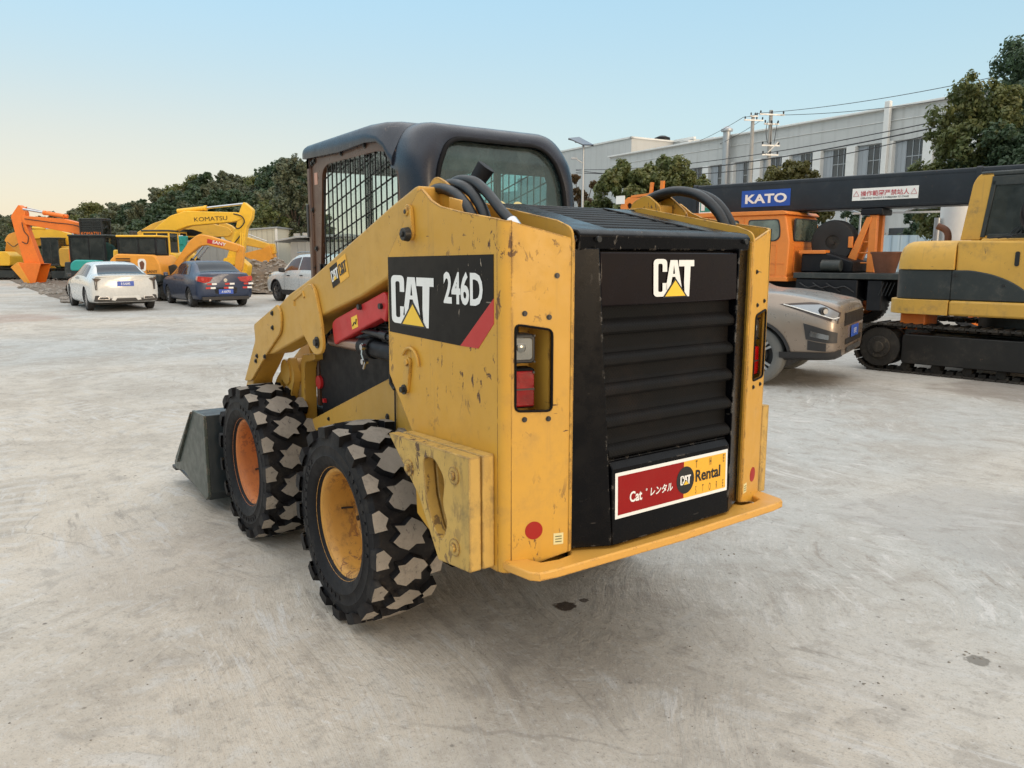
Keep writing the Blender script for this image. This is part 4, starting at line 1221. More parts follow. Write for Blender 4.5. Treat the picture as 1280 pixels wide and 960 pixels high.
def place(rr_, dd_, ang, back):
    """ground point of the left rear wheel -> origin at the tail's centre"""
    h = (math.cos(R(ang)), math.sin(R(ang))); rt = (h[1], -h[0])
    return W(rr_-h[0]*back[0]+rt[0]*back[1], dd_-h[1]*back[0]+rt[1]*back[1])
sedan('parked_sedan', place(-12.36, 22.9, 127, (1.0, .80)), 127, M['car_white'], 'white sedan parked with its tail to the yard, left of the dark blue sedan', 'white')
sedan('parked_sedan', place(-10.0, 24.5, 127, (.92, .76)), 127, M['car_blue'], 'dark blue sedan with red and white reflector strips on its tail', 'blue')

def suv(name, loc, ang, mat, label, kind):
    c = root(name, loc, HEAD(ang), label, 'car')
    if kind == 'white':
        st = [(0, .72, .45, .95, 1.15, .62), (.05, .86, .36, 1.0, 1.30, .66), (.3, .92, .30, 1.02, 1.52, .66), (.8, .93, .26, 1.03, 1.60, .68), (1.6, .93, .24, 1.03, 1.64, .69), (2.4, .93, .24, 1.02, 1.62, .68), (2.9, .93, .24, 1.01, 1.50, .67),
              (3.35, .93, .24, 1.0, 1.20, .72), (3.55, .93, .25, .99, 1.08, .76), (4.2, .92, .28, .92, 1.02, .76), (4.5, .88, .32, .84, .96, .72), (4.65, .76, .38, .74, .86, .6)]
        ax = (.85, 3.72); r = .36
    else:
        st = [(0, .80, .50, .95, 1.2, .66), (.05, .88, .40, 1.02, 1.40, .68), (.3, .93, .34, 1.05, 1.62, .70), (.9, .95, .30, 1.07, 1.70, .72), (1.8, .95, .28, 1.07, 1.72, .72), (2.5, .95, .28, 1.06, 1.68, .72), (2.95, .95, .28, 1.05, 1.50, .71),
              (3.32, .95, .28, 1.05, 1.24, .78), (3.5, .95, .30, 1.045, 1.15, .83), (3.9, .95, .32, 1.0, 1.125, .82), (4.2, .945, .34, .955, 1.085, .81), (4.38, .93, .35, .92, 1.05, .80), (4.47, .915, .355, .905, 1.035, .79), (4.54, .885, .36, .89, 1.015, .77), (4.59, .835, .37, .875, .99, .73), (4.62, .76, .385, .86, .965, .67), (4.635, .66, .40, .83, .93, .60)]
        ax = (.90, 3.66); r = .37
    b = car_body(st, [(a, r*1.02) for a in ax], mat, c, step=.05)
    for a in ax:
        for y in (1, -1): car_wheel(c, a, y*(.93-.13), r, .235, True, grey=(kind != 'white'), spokes=5)
    m = MB(); m.box(.9, 4.0, -.7, .7, .22, .5); m.build('underbody', M['car_trim'], c)
    for s in (1, -1):
        for q in ([(.50, 7.4), (1.05, 7.4), (1.05, 9.6), (.72, 9.6)], [(1.13, 7.4), (2.02, 7.4), (2.0, 9.7), (1.13, 9.7)], [(2.10, 7.4), (3.18, 7.4), (2.80, 9.4), (2.08, 9.7)]):
            m = MB(); patch(m, st, q, s, .005); m.build('side_window', M['car_glass_warm'], b, weld=True)
        for x in (1.95, 3.05):
            m = MB(); m.tube([surf(st, x, 1.8, s), surf(st, x, 3, s), surf(st, x, 4, s), surf(st, x, 5, s), surf(st, x, 7, s)], .004, 4); m.build('door_gap', M['car_trim'], b)
        for x in (1.78, 2.72):
            m = MB(); p = surf(st, x, 6.0, s); m.cbox((p.x, p.y+s*.015, p.z), (.18, .03, .028)); m.build('door_handle', M['car_trim'] if kind == 'white' else mat, b, bevel=.006)
        m = MB(); m.prism(roundpoly([(2.92, 1.02), (3.12, 1.04), (3.10, 1.18), (2.95, 1.18)], .04), 'y', s*.93, s*1.10); m.build('wing_mirror', M['car_trim'], b, bevel=.02)
        m = MB(); patch(m, st, [(1.1, 1.6), (3.3, 1.6), (3.3, 3.4), (1.1, 3.4)], s, .012); m.build('sill_cladding', M['car_trim'], b, weld=True)
        m = MB(); m.tube([(.6, s*.66, 1.66), (.8, s*.67, 1.70), (2.2, s*.67, 1.71), (2.5, s*.66, 1.68)], .014, 6); m.build('roof_rail', M['chrome'] if kind == 'white' else M['car_trim'], b)
        for ax_ in ax:         # black arch lining
            m = MB(); pts = []
            for k in range(19):
                a = PI*k/18; zz = r*.93+math.sin(a)*r*1.26; xx = ax_+math.cos(a)*r*1.26
                z2 = r*.93+math.sin(a)*r*1.16; x2 = ax_+math.cos(a)*r*1.16
                pts.append((xx, zz, x2, z2))
            def yat(x, z):
                h = half_ring(interp(st, x))
                for i in range(1, 8):
                    if h[i][1] <= z <= h[i+1][1]: return lerp(h[i][0], h[i+1][0], (z-h[i][1])/max(1e-6, h[i+1][1]-h[i][1]))
                return h[2][0]
            V_ = []; F_ = []
            for (xx, zz, x2, z2) in pts: V_ += [(xx, s*(yat(xx, zz)+.010), zz), (x2, s*(yat(x2, z2)+.012), z2), (x2, s*(yat(x2, z2)-.06), z2)]
            for k in range(18):
                o = k*3; F_ += [(o, o+1, o+4, o+3), (o+1, o+2, o+5, o+4)]
            m.add(V_, F_ if s < 0 else [f[::-1] for f in F_]); m.build('arch_trim', M['car_trim'], b, smooth=50)
    m = MB()
    for s in (1, -1): patch(m, st, [(2.75, 10.6), (3.35, 10.6), (3.35, 13), (2.75, 13)], s, .006)
    m.build('windscreen', M['car_glass'], b, weld=True)
    if kind == 'bronze':
        for s in (1, -1):
            m = MB(); patch(m, st, [(3.95, 7.1), (4.60, 5.7), (4.61, 8.2), (4.36, 9.4)], s, .004, 12, 6); hl = m.build('headlight', M['lamp_dark'], b, weld=True)
            m = MB(); patch(m, st, [(4.06, 7.15), (4.585, 6.1), (4.59, 7.8), (4.40, 8.9)], s, .010, 12, 6); m.build('lens', M['lamp_clear'], hl, weld=True)
            m = MB(); p = surf(st, 4.44, 7.35, s); m.cyl(p-Vector((.02, s*.02, 0)), p+Vector((.022, s*.018, .004)), .050, n=20); m.build('projector', M['car_trim'], hl, weld=True)
            m = MB(); p = surf(st, 4.44, 7.35, s)+Vector((.024, s*.020, .004)); m.cyl(p, p+Vector((.01, s*.008, 0)), .032, n=16); m.build('bulb_lens', M['chrome'], hl, weld=True)
            m = MB(); m.tube([surf(st, x, t, s)+Vector((.020, s*.020, .004)) for x, t in ((3.98, 7.2), (4.12, 6.95), (4.32, 6.65), (4.54, 6.25), (4.59, 6.7))], .006, 5); m.build('light_bar', M['white'], hl, smooth=60)
            m = MB(); patch(m, st, [(4.28, 4.15), (4.60, 3.9), (4.60, 4.75), (4.24, 5.2)], s, .006, 8, 4); fg = m.build('fog_recess', M['car_trim'], b, weld=True)
            m = MB(); patch(m, st, [(4.32, 4.35), (4.52, 4.2), (4.52, 4.52), (4.32, 4.72)], s, .014, 6, 3); m.build('fog_lamp', M['lamp_clear'], fg, weld=True)
            m = MB(); patch(m, st, [(4.30, 3.1), (4.50, 2.9), (4.50, 3.9), (4.30, 4.1)], s, .008, 6, 4); m.build('air_vent', M['car_trim'], b, weld=True)
            m = MB(); patch(m, st, [(3.98, 1.2), (4.625, 1.2), (4.625, 2.7), (3.98, 2.95)], s, .012, 12, 4); m.build('bumper_cladding', M['car_trim'], b, weld=True)
        # grille, lower mouth, skid plate across the nose
        def nose(name, t0, t1, hwv, off, mt, ny=14, dz=0):
            m = MB(); V_ = []; F_ = []
            for j in range(5):
                t = lerp(t0, t1, j/4)
                for i in range(ny+1):
                    y = lerp(-hwv, hwv, i/ny)
                    # walk the nose: x where the half ring is as wide as |y|
                    lo, hi = 4.0, st[-1][0]
                    for _ in range(18):
                        mid = (lo+hi)/2
                        if surf(st, mid, t).y > abs(y): lo = mid
                        else: hi = mid
                    p = surf(st, lo, t); V_.append((p.x+off, y, p.z+dz))
            for j in range(4):
                for i in range(ny): F_.append((j*(ny+1)+i, j*(ny+1)+i+1, (j+1)*(ny+1)+i+1, (j+1)*(ny+1)+i))
            m.add(V_, F_); return m.build(name, mt, b, weld=True)
        gr = nose('grille', 5.6, 9.2, .62, .006, M['car_trim'])
        for t in (6.1, 6.9, 7.7, 8.5):
            nose('grille_bar', t, t+.22, .60, .016, M['dark_steel']).parent = gr
        nose('lower_mouth', 3.0, 4.1, .52, .008, M['car_trim'])
        nose('skid_plate', 1.6, 2.6, .46, .016, M['alloy'])
        plate(b, 4.652, .66, 0, 'B\u00b7792', face=1)
    else:
        for s in (1, -1):
            m = MB(); patch(m, st, [(4.1, 6.6), (4.55, 6.3), (4.55, 7.6), (4.2, 7.8)], s, .006); m.build('headlight', M['lamp_clear'], b, weld=True)
            m = MB(); patch(m, st, [(.02, 6.0), (.35, 6.0), (.30, 7.8), (.02, 7.8)], s, .006); m.build('tail_lamp', M['lamp_red'], b, weld=True)
    return c
# white one seen side on, nose to the left
def place_front(rr_, dd_, ang, fx, half, side):
    """ground point of the near front wheel -> origin"""
    h = (math.cos(R(ang)), math.sin(R(ang))); lt = (-h[1], h[0])
    return W(rr_-h[0]*fx-lt[0]*half*side, dd_-h[1]*fx-lt[1]*half*side)
suv('parked_suv', place_front(-8.28, 27.9, 132, 3.72, .8, 1), 132, M['car_white'], 'white off-road wagon beside the rubble, partly hidden by the loader cab', 'white')
suv('parked_suv', place_front(3.0, 9.55, -33, 3.66, .8, -1), -33, M['car_bronze'], 'bronze off-road wagon, its nose out behind the loader, blue number plate', 'bronze')
# ---------------------------------------------------------------- excavators
M['ex_yellow'] = paint('digger_yellow', (.66, .38, .045), .45, .08, .3, (.2, .14, .06), .6, edge=.3)
M['ex_bright'] = paint('digger_bright', (.80, .47, .03), .42, .06, .2, (.25, .16, .05), .3)
M['ex_amber'] = paint('digger_amber', (.72, .31, .035), .45, .08, .3, (.2, .12, .05), .4)
M['ex_orange'] = paint('digger_orange', (.78, .19, .02), .45, .08, .2, (.25, .1, .04), .4)
M['ex_teal'] = paint('digger_teal', (.02, .32, .30), .4, .08, .2, (.08, .12, .1), .2)
M['ex_cream'] = paint('near_digger_yellow', (.62, .35, .058), .5, .10, .55, (.20, .14, .07), .8, (.07, .05, .03), edge=.3, streak=.25)
M['ex_grey'] = paint('digger_grey', (.022, .028, .028), .5, .15, .5, (.12, .11, .09), .4)
M['track'] = paint('track_steel', (.034, .030, .026), .7, .3, 1.0, (.13, .108, .08), .5, (.10, .05, .03), metal=.3)
M['rust'] = paint('rusty', (.14, .055, .03), .75, .3, .4, (.07, .03, .02), 0)

M['track_frame'] = paint('track_frame', (.018, .017, .016), .38, .2, .6, (.06, .05, .04), .5, (.08, .045, .03), metal=.2, spec=.4)
def track_unit(parent, x0, x1, y0, y1, h, pad=.12, name='track', col=None):
    """one crawler: pads round a stadium path, sprocket, idler, rollers and frame"""
    r = h/2; u = bpy.data.objects.new(name, None); COL.objects.link(u); u.parent = parent
    m = MB(); L_ = x1-x0-2*r; per = 2*L_+2*PI*r; n = int(per/pad)
    for i in range(n):
        s = per*i/n
        if s < L_: p = (x0+r+s, r-r+.012); a = 0
        elif s < L_+PI*r: t = (s-L_)/r; p = (x1-r+math.sin(t)*(r-.012), r-math.cos(t)*(r-.012)); a = t
        elif s < 2*L_+PI*r: q = s-L_-PI*r; p = (x1-r-q, h-.012-.015*math.sin(PI*q/L_)); a = PI
        else: t = (s-2*L_-PI*r)/r; p = (x0+r-math.sin(t)*(r-.012), r+math.cos(t)*(r-.012)); a = PI+t
        Mx = Matrix.Rotation(-a, 3, 'Y')
        m.cbox((p[0], (y0+y1)/2, p[1]), (pad*.9, y1-y0, .024), Mx)
        nrm = Vector((math.sin(a), 0, -math.cos(a)))
        m.cbox(Vector((p[0], (y0+y1)/2, p[1]))+nrm*.012, (pad*.16, y1-y0, .03), Mx)
        m.cbox(Vector((p[0], (y0+y1)/2, p[1]))-nrm*.03, (pad*.7, (y1-y0)*.4, .04), Mx)
    m.build('shoes', M['track'], u, smooth=0)
    m = MB(); m.prism(roundpoly([(x0+r*1.9, h*.80), (x1-r*1.7, h*.80), (x1-r*1.5, h*.62), (x1-r*1.6, h*.20), (x0+r*1.9, h*.20)], .05), 'y', y0+.04, y1-.04)
    m.build('track_frame', M['ex_grey'] if col is None else col, u, bevel=.012)
    for cx in (x0+r, x1-r):
        m = MB(); m.cyl((cx, y0+.05, r), (cx, y1-.05, r), r-.06, n=28); m.cyl((cx, y0+.015, r), (cx, y1-.015, r), (r-.06)*.55, n=24); m.cyl((cx, y0-.01, r), (cx, y1+.01, r), (r-.06)*.28, n=12)
        for k in range(9):
            a = 2*PI*k/9; m.cyl((cx+math.cos(a)*(r-.06)*.44, y0+.005, r+math.sin(a)*(r-.06)*.44), (cx+math.cos(a)*(r-.06)*.44, y0+.02, r+math.sin(a)*(r-.06)*.44), .012, n=6)
        m.build('sprocket' if cx > (x0+x1)/2 else 'idler', M['track'], u, bevel=.006)
    k = max(3, int(L_/.38))
    for i in range(k):
        cx = lerp(x0+r*2.0, x1-r*2.0, i/(k-1)); m = MB(); m.cyl((cx, y0+.12, .085), (cx, y1-.12, .085), .058, n=14); m.build('roller', M['track'], u)
    return u
def ram(parent, p0, p1, r, body, split=.55, name='hydraulic_ram'):
    p0 = Vector(p0); p1 = Vector(p1); c = p0.lerp(p1, split)
    m = MB(); m.cyl(p0, c, r, n=12); m.cyl(c-(c-p0).normalized()*r*1.2, c, r*1.2, n=12); a = m.build(name, body, parent, smooth=50)
    m = MB(); m.cyl(c, p1, r*.55, n=10); m.build('rod', M['chrome'], a, smooth=50)
def slab(parent, name, pts, y, th, mat, rad=.05, bevel=.02, holes=()):
    m = MB(); m.prism(roundpoly(pts, rad, 4), 'y', y-th/2, y+th/2, holes); return m.build(name, mat, parent, bevel=bevel)
def bucket_part(parent, pts, y, w, mat, teeth=None):
    """hollow scoop: curved shell between two cheeks; pts outline from lip round the back to the upper lip"""
    m = MB(); n = len(pts); c = sum((Vector(p) for p in pts), Vector((0, 0)))/n
    inn = [tuple(Vector(p)+(c-Vector(p)).normalized()*.05) for p in pts]
    m.prism(list(pts)+inn[::-1], 'y', y-w/2, y+w/2); b = m.build('bucket', mat, parent, bevel=.01)
    for s in (-1, 1): slab(b, 'cheek', pts, y+s*w/2, .05, mat, 0, .008)
    if teeth:
        p, d = teeth; d = Vector(d)
        for i in range(5):
            yy = y-w/2+w*(i+.5)/5; a = Vector((p[0], yy, p[1])); m = MB(); m.bar(a, a+Vector((d.x, 0, d.y)), .09, .05); m.build('tooth', M['track'], b)
    return b
def hose_line(parent, pts, r=.025):
    m = MB(); m.tube(spline(pts, 5), r, 6); return m.build('hose', M['hose'], parent, smooth=60)
def simple_cab(parent, x0, x1, y0, y1, z0, z1, col, tilt=.0, roof=None, name='cab'):
    """cab frame with real openings: four posts, rails, panes and a seat"""
    t = .06; m = MB()
    for x in (x0, x1-t):
        for y in (y0, y1-t): m.box(x, x+t, y, y+t, z0, z1)
    for z in (z0, z1-t): 
        m.box(x0, x1, y0, y0+t, z, z+t+.001); m.box(x0, x1, y1-t, y1, z, z+t+.001); m.box(x0, x0+t, y0+t, y1-t, z, z+t); m.box(x1-t, x1, y0+t, y1-t, z, z+t)
    xm = lerp(x0, x1, .52); m.box(xm, xm+t*.7, y0+.005, y0+t, z0+t, z1-t)
    m.box(x0, x1, y0, y1, z0-.02, z0)
    c = m.build(name, M['ex_grey'] if col is None else col, parent, bevel=.012)
    m = MB(); m.box(x0-.03, x1+.03, y0-.03, y1+.03, z1, z1+.07); m.build('roof', roof or M['ex_grey'], c, bevel=.03)
    for (a, b, c_, d) in ((x0+t, xm, y0+.02, y0+.025), (xm+t*.7, x1-t, y0+.02, y0+.025)):
        m = MB(); m.box(a, b, c_, d, z0+t, z1-t); m.build('pane', M['glass_dark'], c)
    for x in (x0+.02, x1-.03): m = MB(); m.box(x, x+.005, y0+t, y1-t, z0+t, z1-t); m.build('pane', M['glass_dark'], c)
    m = MB(); m.box(x0+t, x1-t, y1-.03, y1-.025, z0+t, z1-t); m.build('pane', M['glass_dark'], c)
    xs = lerp(x0, x1, .4); m = MB(); m.box(xs-.22, xs+.22, (y0+y1)/2-.2, (y0+y1)/2+.2, z0, z0+.35); m.box(xs-.25, xs-.12, (y0+y1)/2-.2, (y0+y1)/2+.2, z0+.3, z0+.85); m.build('seat', M['seat'], c, bevel=.03)
    return c
V2 = lambda l, R0: [(x-R0, z) for x, z in l]

def letters(parent, txt, org, u, v, size, wx, mat, bold=.02, name='lettering'):
    m = MB(); m.text(txt, org, u, v, size, wx, bold, 0, 'CENTER'); return m.build(name, mat, parent, smooth=0)
def mini_logo(parent, org, h, mat=None):
    w, k, y = MB(), MB(), MB(); logo_cat(w, k, y, org, (1, 0, 0), (0, 0, 1), h, .004, 1.3)
    w.build('lettering', M['white'], parent, smooth=0); y.build('logo_triangle', M['logo_yellow'], parent, smooth=0)

# --- orange machine, farthest left
R0, D0 = -24.6, 46.0
e = root('excavator', W(R0, D0), HEAD(0), 'orange excavator with its toothed bucket on the rubble at the left', 'excavator')
for y in (-1.1, .6): track_unit(e, -.6, 3.6, y, y+.5, .8, .2)
slab(e, 'house', [(-.9, 1.0), (3.2, 1.0), (3.3, 2.0), (2.9, 2.4), (.6, 2.4), (-.9, 2.0)], .4, 2.0, M['ex_orange'], .12, .05)
m = MB(); m.cyl((1.2, 0, .6), (1.2, 0, 1.0), .6, n=24); m.build('turntable', M['ex_grey'], e)
simple_cab(e, .25, 1.5, -1.25, -.25, 1.05, 3.62, M['ex_grey'])
gp = MB()
for i in range(9): gp.box(.28, 1.48, -1.31, -1.27, 2.72+i*.095, 2.765+i*.095)
gp.box(.24, .30, -1.32, -1.27, 1.6, 3.66); gp.box(1.46, 1.52, -1.32, -1.27, 1.6, 3.66)
gd = gp.build('window_guard', M['bolt'], e, bevel=.004)
letters(gd, 'KOMATSU', (.87, -1.325, 2.76), (1, 0, 0), (0, 0, 1), .24, 1.0, M['ex_orange'], .0)
bo = slab(e, 'boom', V2([(-28.25, 3.88), (-25.9, 3.72), (-24.7, 3.42), (-24.2, 3.05), (-23.9, 2.0), (-24.3, 1.9), (-24.7, 2.75), (-25.5, 2.92), (-28.1, 3.40)], R0), 0, .55, M['ex_orange'], .15)
sk = slab(e, 'dipper', V2([(-28.33, 4.52), (-28.86, 3.85), (-28.75, 3.2), (-28.35, 1.12), (-27.40, 1.12), (-28.05, 3.45), (-28.0, 4.1)], R0), 0, .42, M['ex_orange'], .10)
ram(bo, (-28.1-R0, .12, 4.35), (-26.8-R0, .12, 4.06), .05, M['ex_orange'], .02); ram(bo, (-25.8-R0, .2, 3.85), (-28.1-R0, .2, 4.25), .11, M['ex_orange'], .5)
ram(bo, (-25.8-R0, -.2, 3.85), (-28.1-R0, -.2, 4.25), .11, M['ex_orange'], .5)
ram(sk, (-28.6-R0, 0, 3.0), (-28.45-R0, 0, 1.3), .10, M['ex_orange'], .6)
ram(e, (-24.3-R0, -.4, 1.4), (-25.3-R0, -.35, 2.85), .12, M['ex_orange'], .6)
bucket_part(e, V2([(-27.62, .03), (-28.25, .03), (-28.75, .9), (-28.4, 1.2), (-27.2, 1.15)], R0), 0, 1.0, M['ex_orange'], ((-27.95-R0, .05), (-.02, -.14)))
slab(e, 'bucket_back', V2([(-28.95, .95), (-28.5, 1.25), (-27.9, .05), (-28.2, .02)], R0), -.30, .5, M['ex_amber'], .04)
hose_line(sk, [(-28.2-R0, -.28, 3.5), (-28.1-R0, -.3, 3.0), (-27.9-R0, -.3, 2.7), (-28.0-R0, -.3, 2.3), (-28.3-R0, -.28, 2.4)]); hose_line(bo, [(-28.0-R0, -.32, 3.7), (-26.5-R0, -.32, 3.5), (-25-R0, -.32, 3.3), (-24.3-R0, -.32, 2.7)])
m = MB(); m.text('HITACHI', (0, 0, 0), (1, 0, 0), (0, 0, 1), .1); m = None

# --- yellow one behind it
R0, D0 = -29.0, 52.0
e = root('excavator', W(R0, D0), HEAD(0), 'yellow excavator with a folded boom behind the orange excavator', 'excavator')
for y in (-1.1, .6): track_unit(e, -1.6, 2.4, y, y+.5, .8, .2)
m = MB(); m.cyl((.4, 0, .6), (.4, 0, 1.0), .6, n=24); m.build('turntable', M['ex_grey'], e)
slab(e, 'house', [(-1.2, .95), (1.4, .95), (1.5, 1.9), (1.2, 2.25), (-.9, 2.2), (-1.3, 1.7)], .3, 2.0, M['ex_yellow'], .15, .05)
slab(e, 'counterweight', [(-.2, .9), (1.6, .9), (1.7, 1.8), (1.4, 2.15), (-.2, 2.1)], .0, 2.3, M['ex_yellow'], .2, .06)
simple_cab(e, -1.3, -.2, -1.1, -.2, 1.0, 2.7, M['ex_grey'])
bo = slab(e, 'boom', [(-2.7, 3.2), (-2.5, 3.3), (-1.0, 3.35), (.4, 2.9), (.2, 2.3), (-.2, 2.3), (-1.2, 2.8), (-2.6, 2.7)], .2, .5, M['ex_bright'], .15)
slab(bo, 'lower_boom', [(-2.8, 2.7), (-1.0, 2.9), (.6, 2.6), (.5, 2.1), (-1.2, 2.4), (-2.8, 2.2)], .5, .4, M['ex_yellow'], .15)
ram(bo, (-2.4, 0, 3.42), (.0, 0, 3.25), .09, M['ex_bright'], .35)
ram(e, (-.9, -.4, 2.4), (.2, -.4, 1.4), .10, M['ex_grey'], .5)
sk = slab(e, 'dipper', V2([(-33.0, 3.0), (-32.4, 3.2), (-31.6, 1.9), (-31.0, 1.0), (-31.5, .9), (-32.4, 1.7), (-33.3, 2.6)], R0), .1, .4, M['ex_amber'], .12)
slab(sk, 'stick_rib', V2([(-32.3, 3.1), (-31.9, 3.3), (-31.4, 2.2), (-31.6, 1.8)], R0), -.2, .15, M['ex_bright'], .1)
hose_line(sk, [(-33.0-R0, -.25, 2.5), (-32.6-R0, -.28, 2.2), (-32.2-R0, -.28, 2.4), (-31.9-R0, -.28, 2.0), (-32.0-R0, -.28, 1.6)])
bucket_part(e, V2([(-30.4, .8), (-31.0, .25), (-31.8, .5), (-32.0, 1.2), (-31.2, 1.5)], R0), .1, .9, M['ex_yellow'])
# --- far left machine, mostly out of the picture
R0, D0 = -35.0, 54.0
e = root('excavator', W(R0, D0), HEAD(4), 'yellow machine cut off by the left edge of the yard view', 'excavator')
for y in (-1.1, .6): track_unit(e, -2.0, 2.0, y, y+.5, .8, .2)
slab(e, 'house', [(-2.0, .95), (1.2, .95), (1.25, 1.6), (1.0, 1.9), (-2.0, 1.9)], 0, 2.3, M['ex_bright'], .12, .05)
simple_cab(e, -1.2, .0, -1.1, -.1, 1.2, 2.9, M['ex_bright'])
slab(e, 'boom', [(.2, 1.6), (.5, 2.9), (.9, 2.9), (1.0, 1.6)], .3, .4, M['ex_amber'], .1)
m = MB(); m.cyl((0, 0, .6), (0, 0, 1.0), .6, n=24); m.build('turntable', M['ex_grey'], e)

# --- teal machine with the black cab, behind the white sedan
R0, D0 = -16.2, 31.0
e = root('excavator', W(R0, D0), HEAD(0), 'small teal excavator with a dark glazed cab behind the white sedan', 'excavator')
for y in (-.8, .4): track_unit(e, -1.0, 1.2, y, y+.4, .6, .15)
m = MB(); m.cyl((0, 0, .4), (0, 0, .75), .45, n=24); m.build('turntable', M['ex_grey'], e)
slab(e, 'house', [(-1.0, .7), (1.0, .7), (1.05, 1.15), (.85, 1.42), (-.4, 1.50), (-.95, 1.3)], .2, 1.5, M['ex_teal'], .15, .05)
slab(e, 'engine_hood', [(-.50, 1.02), (.80, 1.02), (.76, 1.30), (.55, 1.42), (-.30, 1.44), (-.48, 1.30)], -1.05, .45, M['ex_teal'], .10, .05)
slab(e, 'side_cover', [(-1.0, .75), (-.3, .75), (-.35, 1.38), (-.95, 1.35)], -.70, .2, M['ex_grey'], .06, .03)
simple_cab(e, -.72, .68, -.80, .2, 1.28, 2.32, M['inner_dark'])
m = MB(); m.prism(circ(.12, 1.55, .12), 'y', -.5, -.42); m.build('hi_vis_vest', M['hivis'] if 'hivis' in M else simple('hi_vis', (.45, .65, .04), .6), e)
slab(e, 'boom', V2([(-15.5, 1.2), (-15.2, 2.0), (-14.7, 2.2), (-14.5, 2.0), (-15.1, 1.1)], R0), .5, .25, M['ex_teal'], .08)
# --- teal arm farther back
R0, D0 = -15.3, 36.5
e = root('excavator', W(R0-.35, D0), HEAD(0), 'teal excavator arm rising behind the amber excavator', 'excavator')
for y in (-.8, .4): track_unit(e, -1.8, .4, y, y+.4, .6, .15)
slab(e, 'house', [(-1.8, .7), (.0, .7), (.0, 1.5), (-1.7, 1.6)], .0, 1.5, M['ex_teal'], .12, .05)
simple_cab(e, -1.5, -.4, -.7, .2, 1.2, 2.3, M['ex_teal'])
bo = slab(e, 'boom', V2([(-16.8, 2.15), (-16.8, 2.30), (-15.4, 2.28), (-14.9, 2.5), (-14.75, 2.1), (-15.3, 2.05)], R0), 0, .3, M['ex_teal'], .08)
slab(e, 'dipper', V2([(-15.0, 2.45), (-14.6, 2.5), (-14.85, 1.2), (-15.2, .7), (-15.5, .8), (-15.15, 1.5)], R0), 0, .22, M['ex_teal'], .06)
ram(bo, (-16.2-R0, 0, 2.4), (-14.8-R0, 0, 2.5), .05, M['ex_teal'])
# --- amber machine with the emblem on its engine cover
R0, D0 = -13.0, 28.6
e = root('excavator', W(R0, D0), HEAD(0), 'amber excavator with a louvred engine cover between the two parked sedans', 'excavator')
for y in (-.95, .5): track_unit(e, -1.35, 1.05, y, y+.45, .62, .15)
m = MB(); m.cyl((0, 0, .4), (0, 0, .8), .5, n=24); m.build('turntable', M['ex_grey'], e)
hs = slab(e, 'house', [(-1.25, .80), (.62, .80), (.55, 1.30), (.38, 1.62), (-.98, 1.66), (-1.25, 1.4)], .1, 1.7, M['ex_amber'], .12, .05)
slab(e, 'counterweight', [(-1.2, .62), (.60, .62), (.62, .95), (-1.2, .95)], .08, 1.9, M['ex_grey'], .1, .05)
slab(e, 'tool_box', [(-1.45, 1.0), (-1.0, 1.0), (-1.0, 1.80), (-1.40, 1.80)], .3, .8, M['ex_bright'], .06, .04)
m = MB()
for k in range(6): m.box(-.98, -.48, -.772, -.752, 1.06+k*.08, 1.10+k*.08)
m.build('vent', M['inner_dark'], hs)
slab(hs, 'emblem', [(-.20, 1.03), (-.22, 1.40), (-.16, 1.48), (.02, 1.48), (.08, 1.38), (.04, 1.05)], -.756, .02, M['white'], .05, .0)
slab(hs, 'emblem_centre', [(-.12, 1.10), (-.16, 1.35), (-.05, 1.42), (.02, 1.32), (-.02, 1.12)], -.770, .01, M['rust'], .03, .0)
letters(hs, 'SANY', (.26, -.765, .99), (1, 0, 0), (0, 0, 1), .14, 1.1, M['letter_black'], .01)
letters(hs, 'SY', (-.12, -.765, .97), (1, 0, 0), (0, 0, 1), .10, 1.6, M['decal_red'], .02)
simple_cab(e, -1.0, .38, -.55, .45, 1.62, 2.24, M['inner_dark'], roof=M['ex_bright'])
bo = slab(e, 'boom', V2([(-12.42, 1.0), (-12.38, 1.15), (-11.65, 2.12), (-11.3, 2.36), (-10.95, 2.30), (-9.85, 1.98), (-9.92, 1.70), (-11.05, 1.97), (-11.3, 1.92), (-11.85, 1.50), (-12.12, 1.0)], R0), .1, .28, M['ex_amber'], .1, .03)
m = MB(); q = Vector((1.10, 0, -.27)).normalized()
m.v = []; slab(bo, 'boom_label', V2([(-10.98, 2.19), (-10.42, 2.06), (-10.44, 1.93), (-11.0, 2.04)], R0), -.048, .01, M['decal_red'], .0, 0)
letters(bo, 'SANY', (-10.58-R0, -.055, 1.985), (.97, 0, -.22), (.22, 0, .97), .15, 1.3, M['white'], .02)
slab(e, 'dipper', V2([(-9.95, 2.0), (-9.7, 1.9), (-9.8, 1.2), (-10.0, .62), (-10.15, .65), (-10.05, 1.4)], R0), .1, .2, M['ex_amber'], .05)
bucket_part(e, V2([(-9.9, .62), (-10.25, .55), (-10.5, .2), (-10.2, .04), (-9.8, .1)], R0), .1, .6, M['ex_grey'])
ram(e, (-12.1-R0, -.15, .8), (-11.1-R0, -.15, 1.92), .06, M['inner_dark'], .6); ram(e, (-12.05-R0, .32, .8), (-11.1-R0, .32, 1.92), .06, M['inner_dark'], .6)
slab(e, 'swing_post', V2([(-12.5, .7), (-12.5, 1.2), (-12.2, 1.3), (-11.95, .9), (-12.0, .62)], R0), .1, .4, M['ex_grey'], .08, .03)

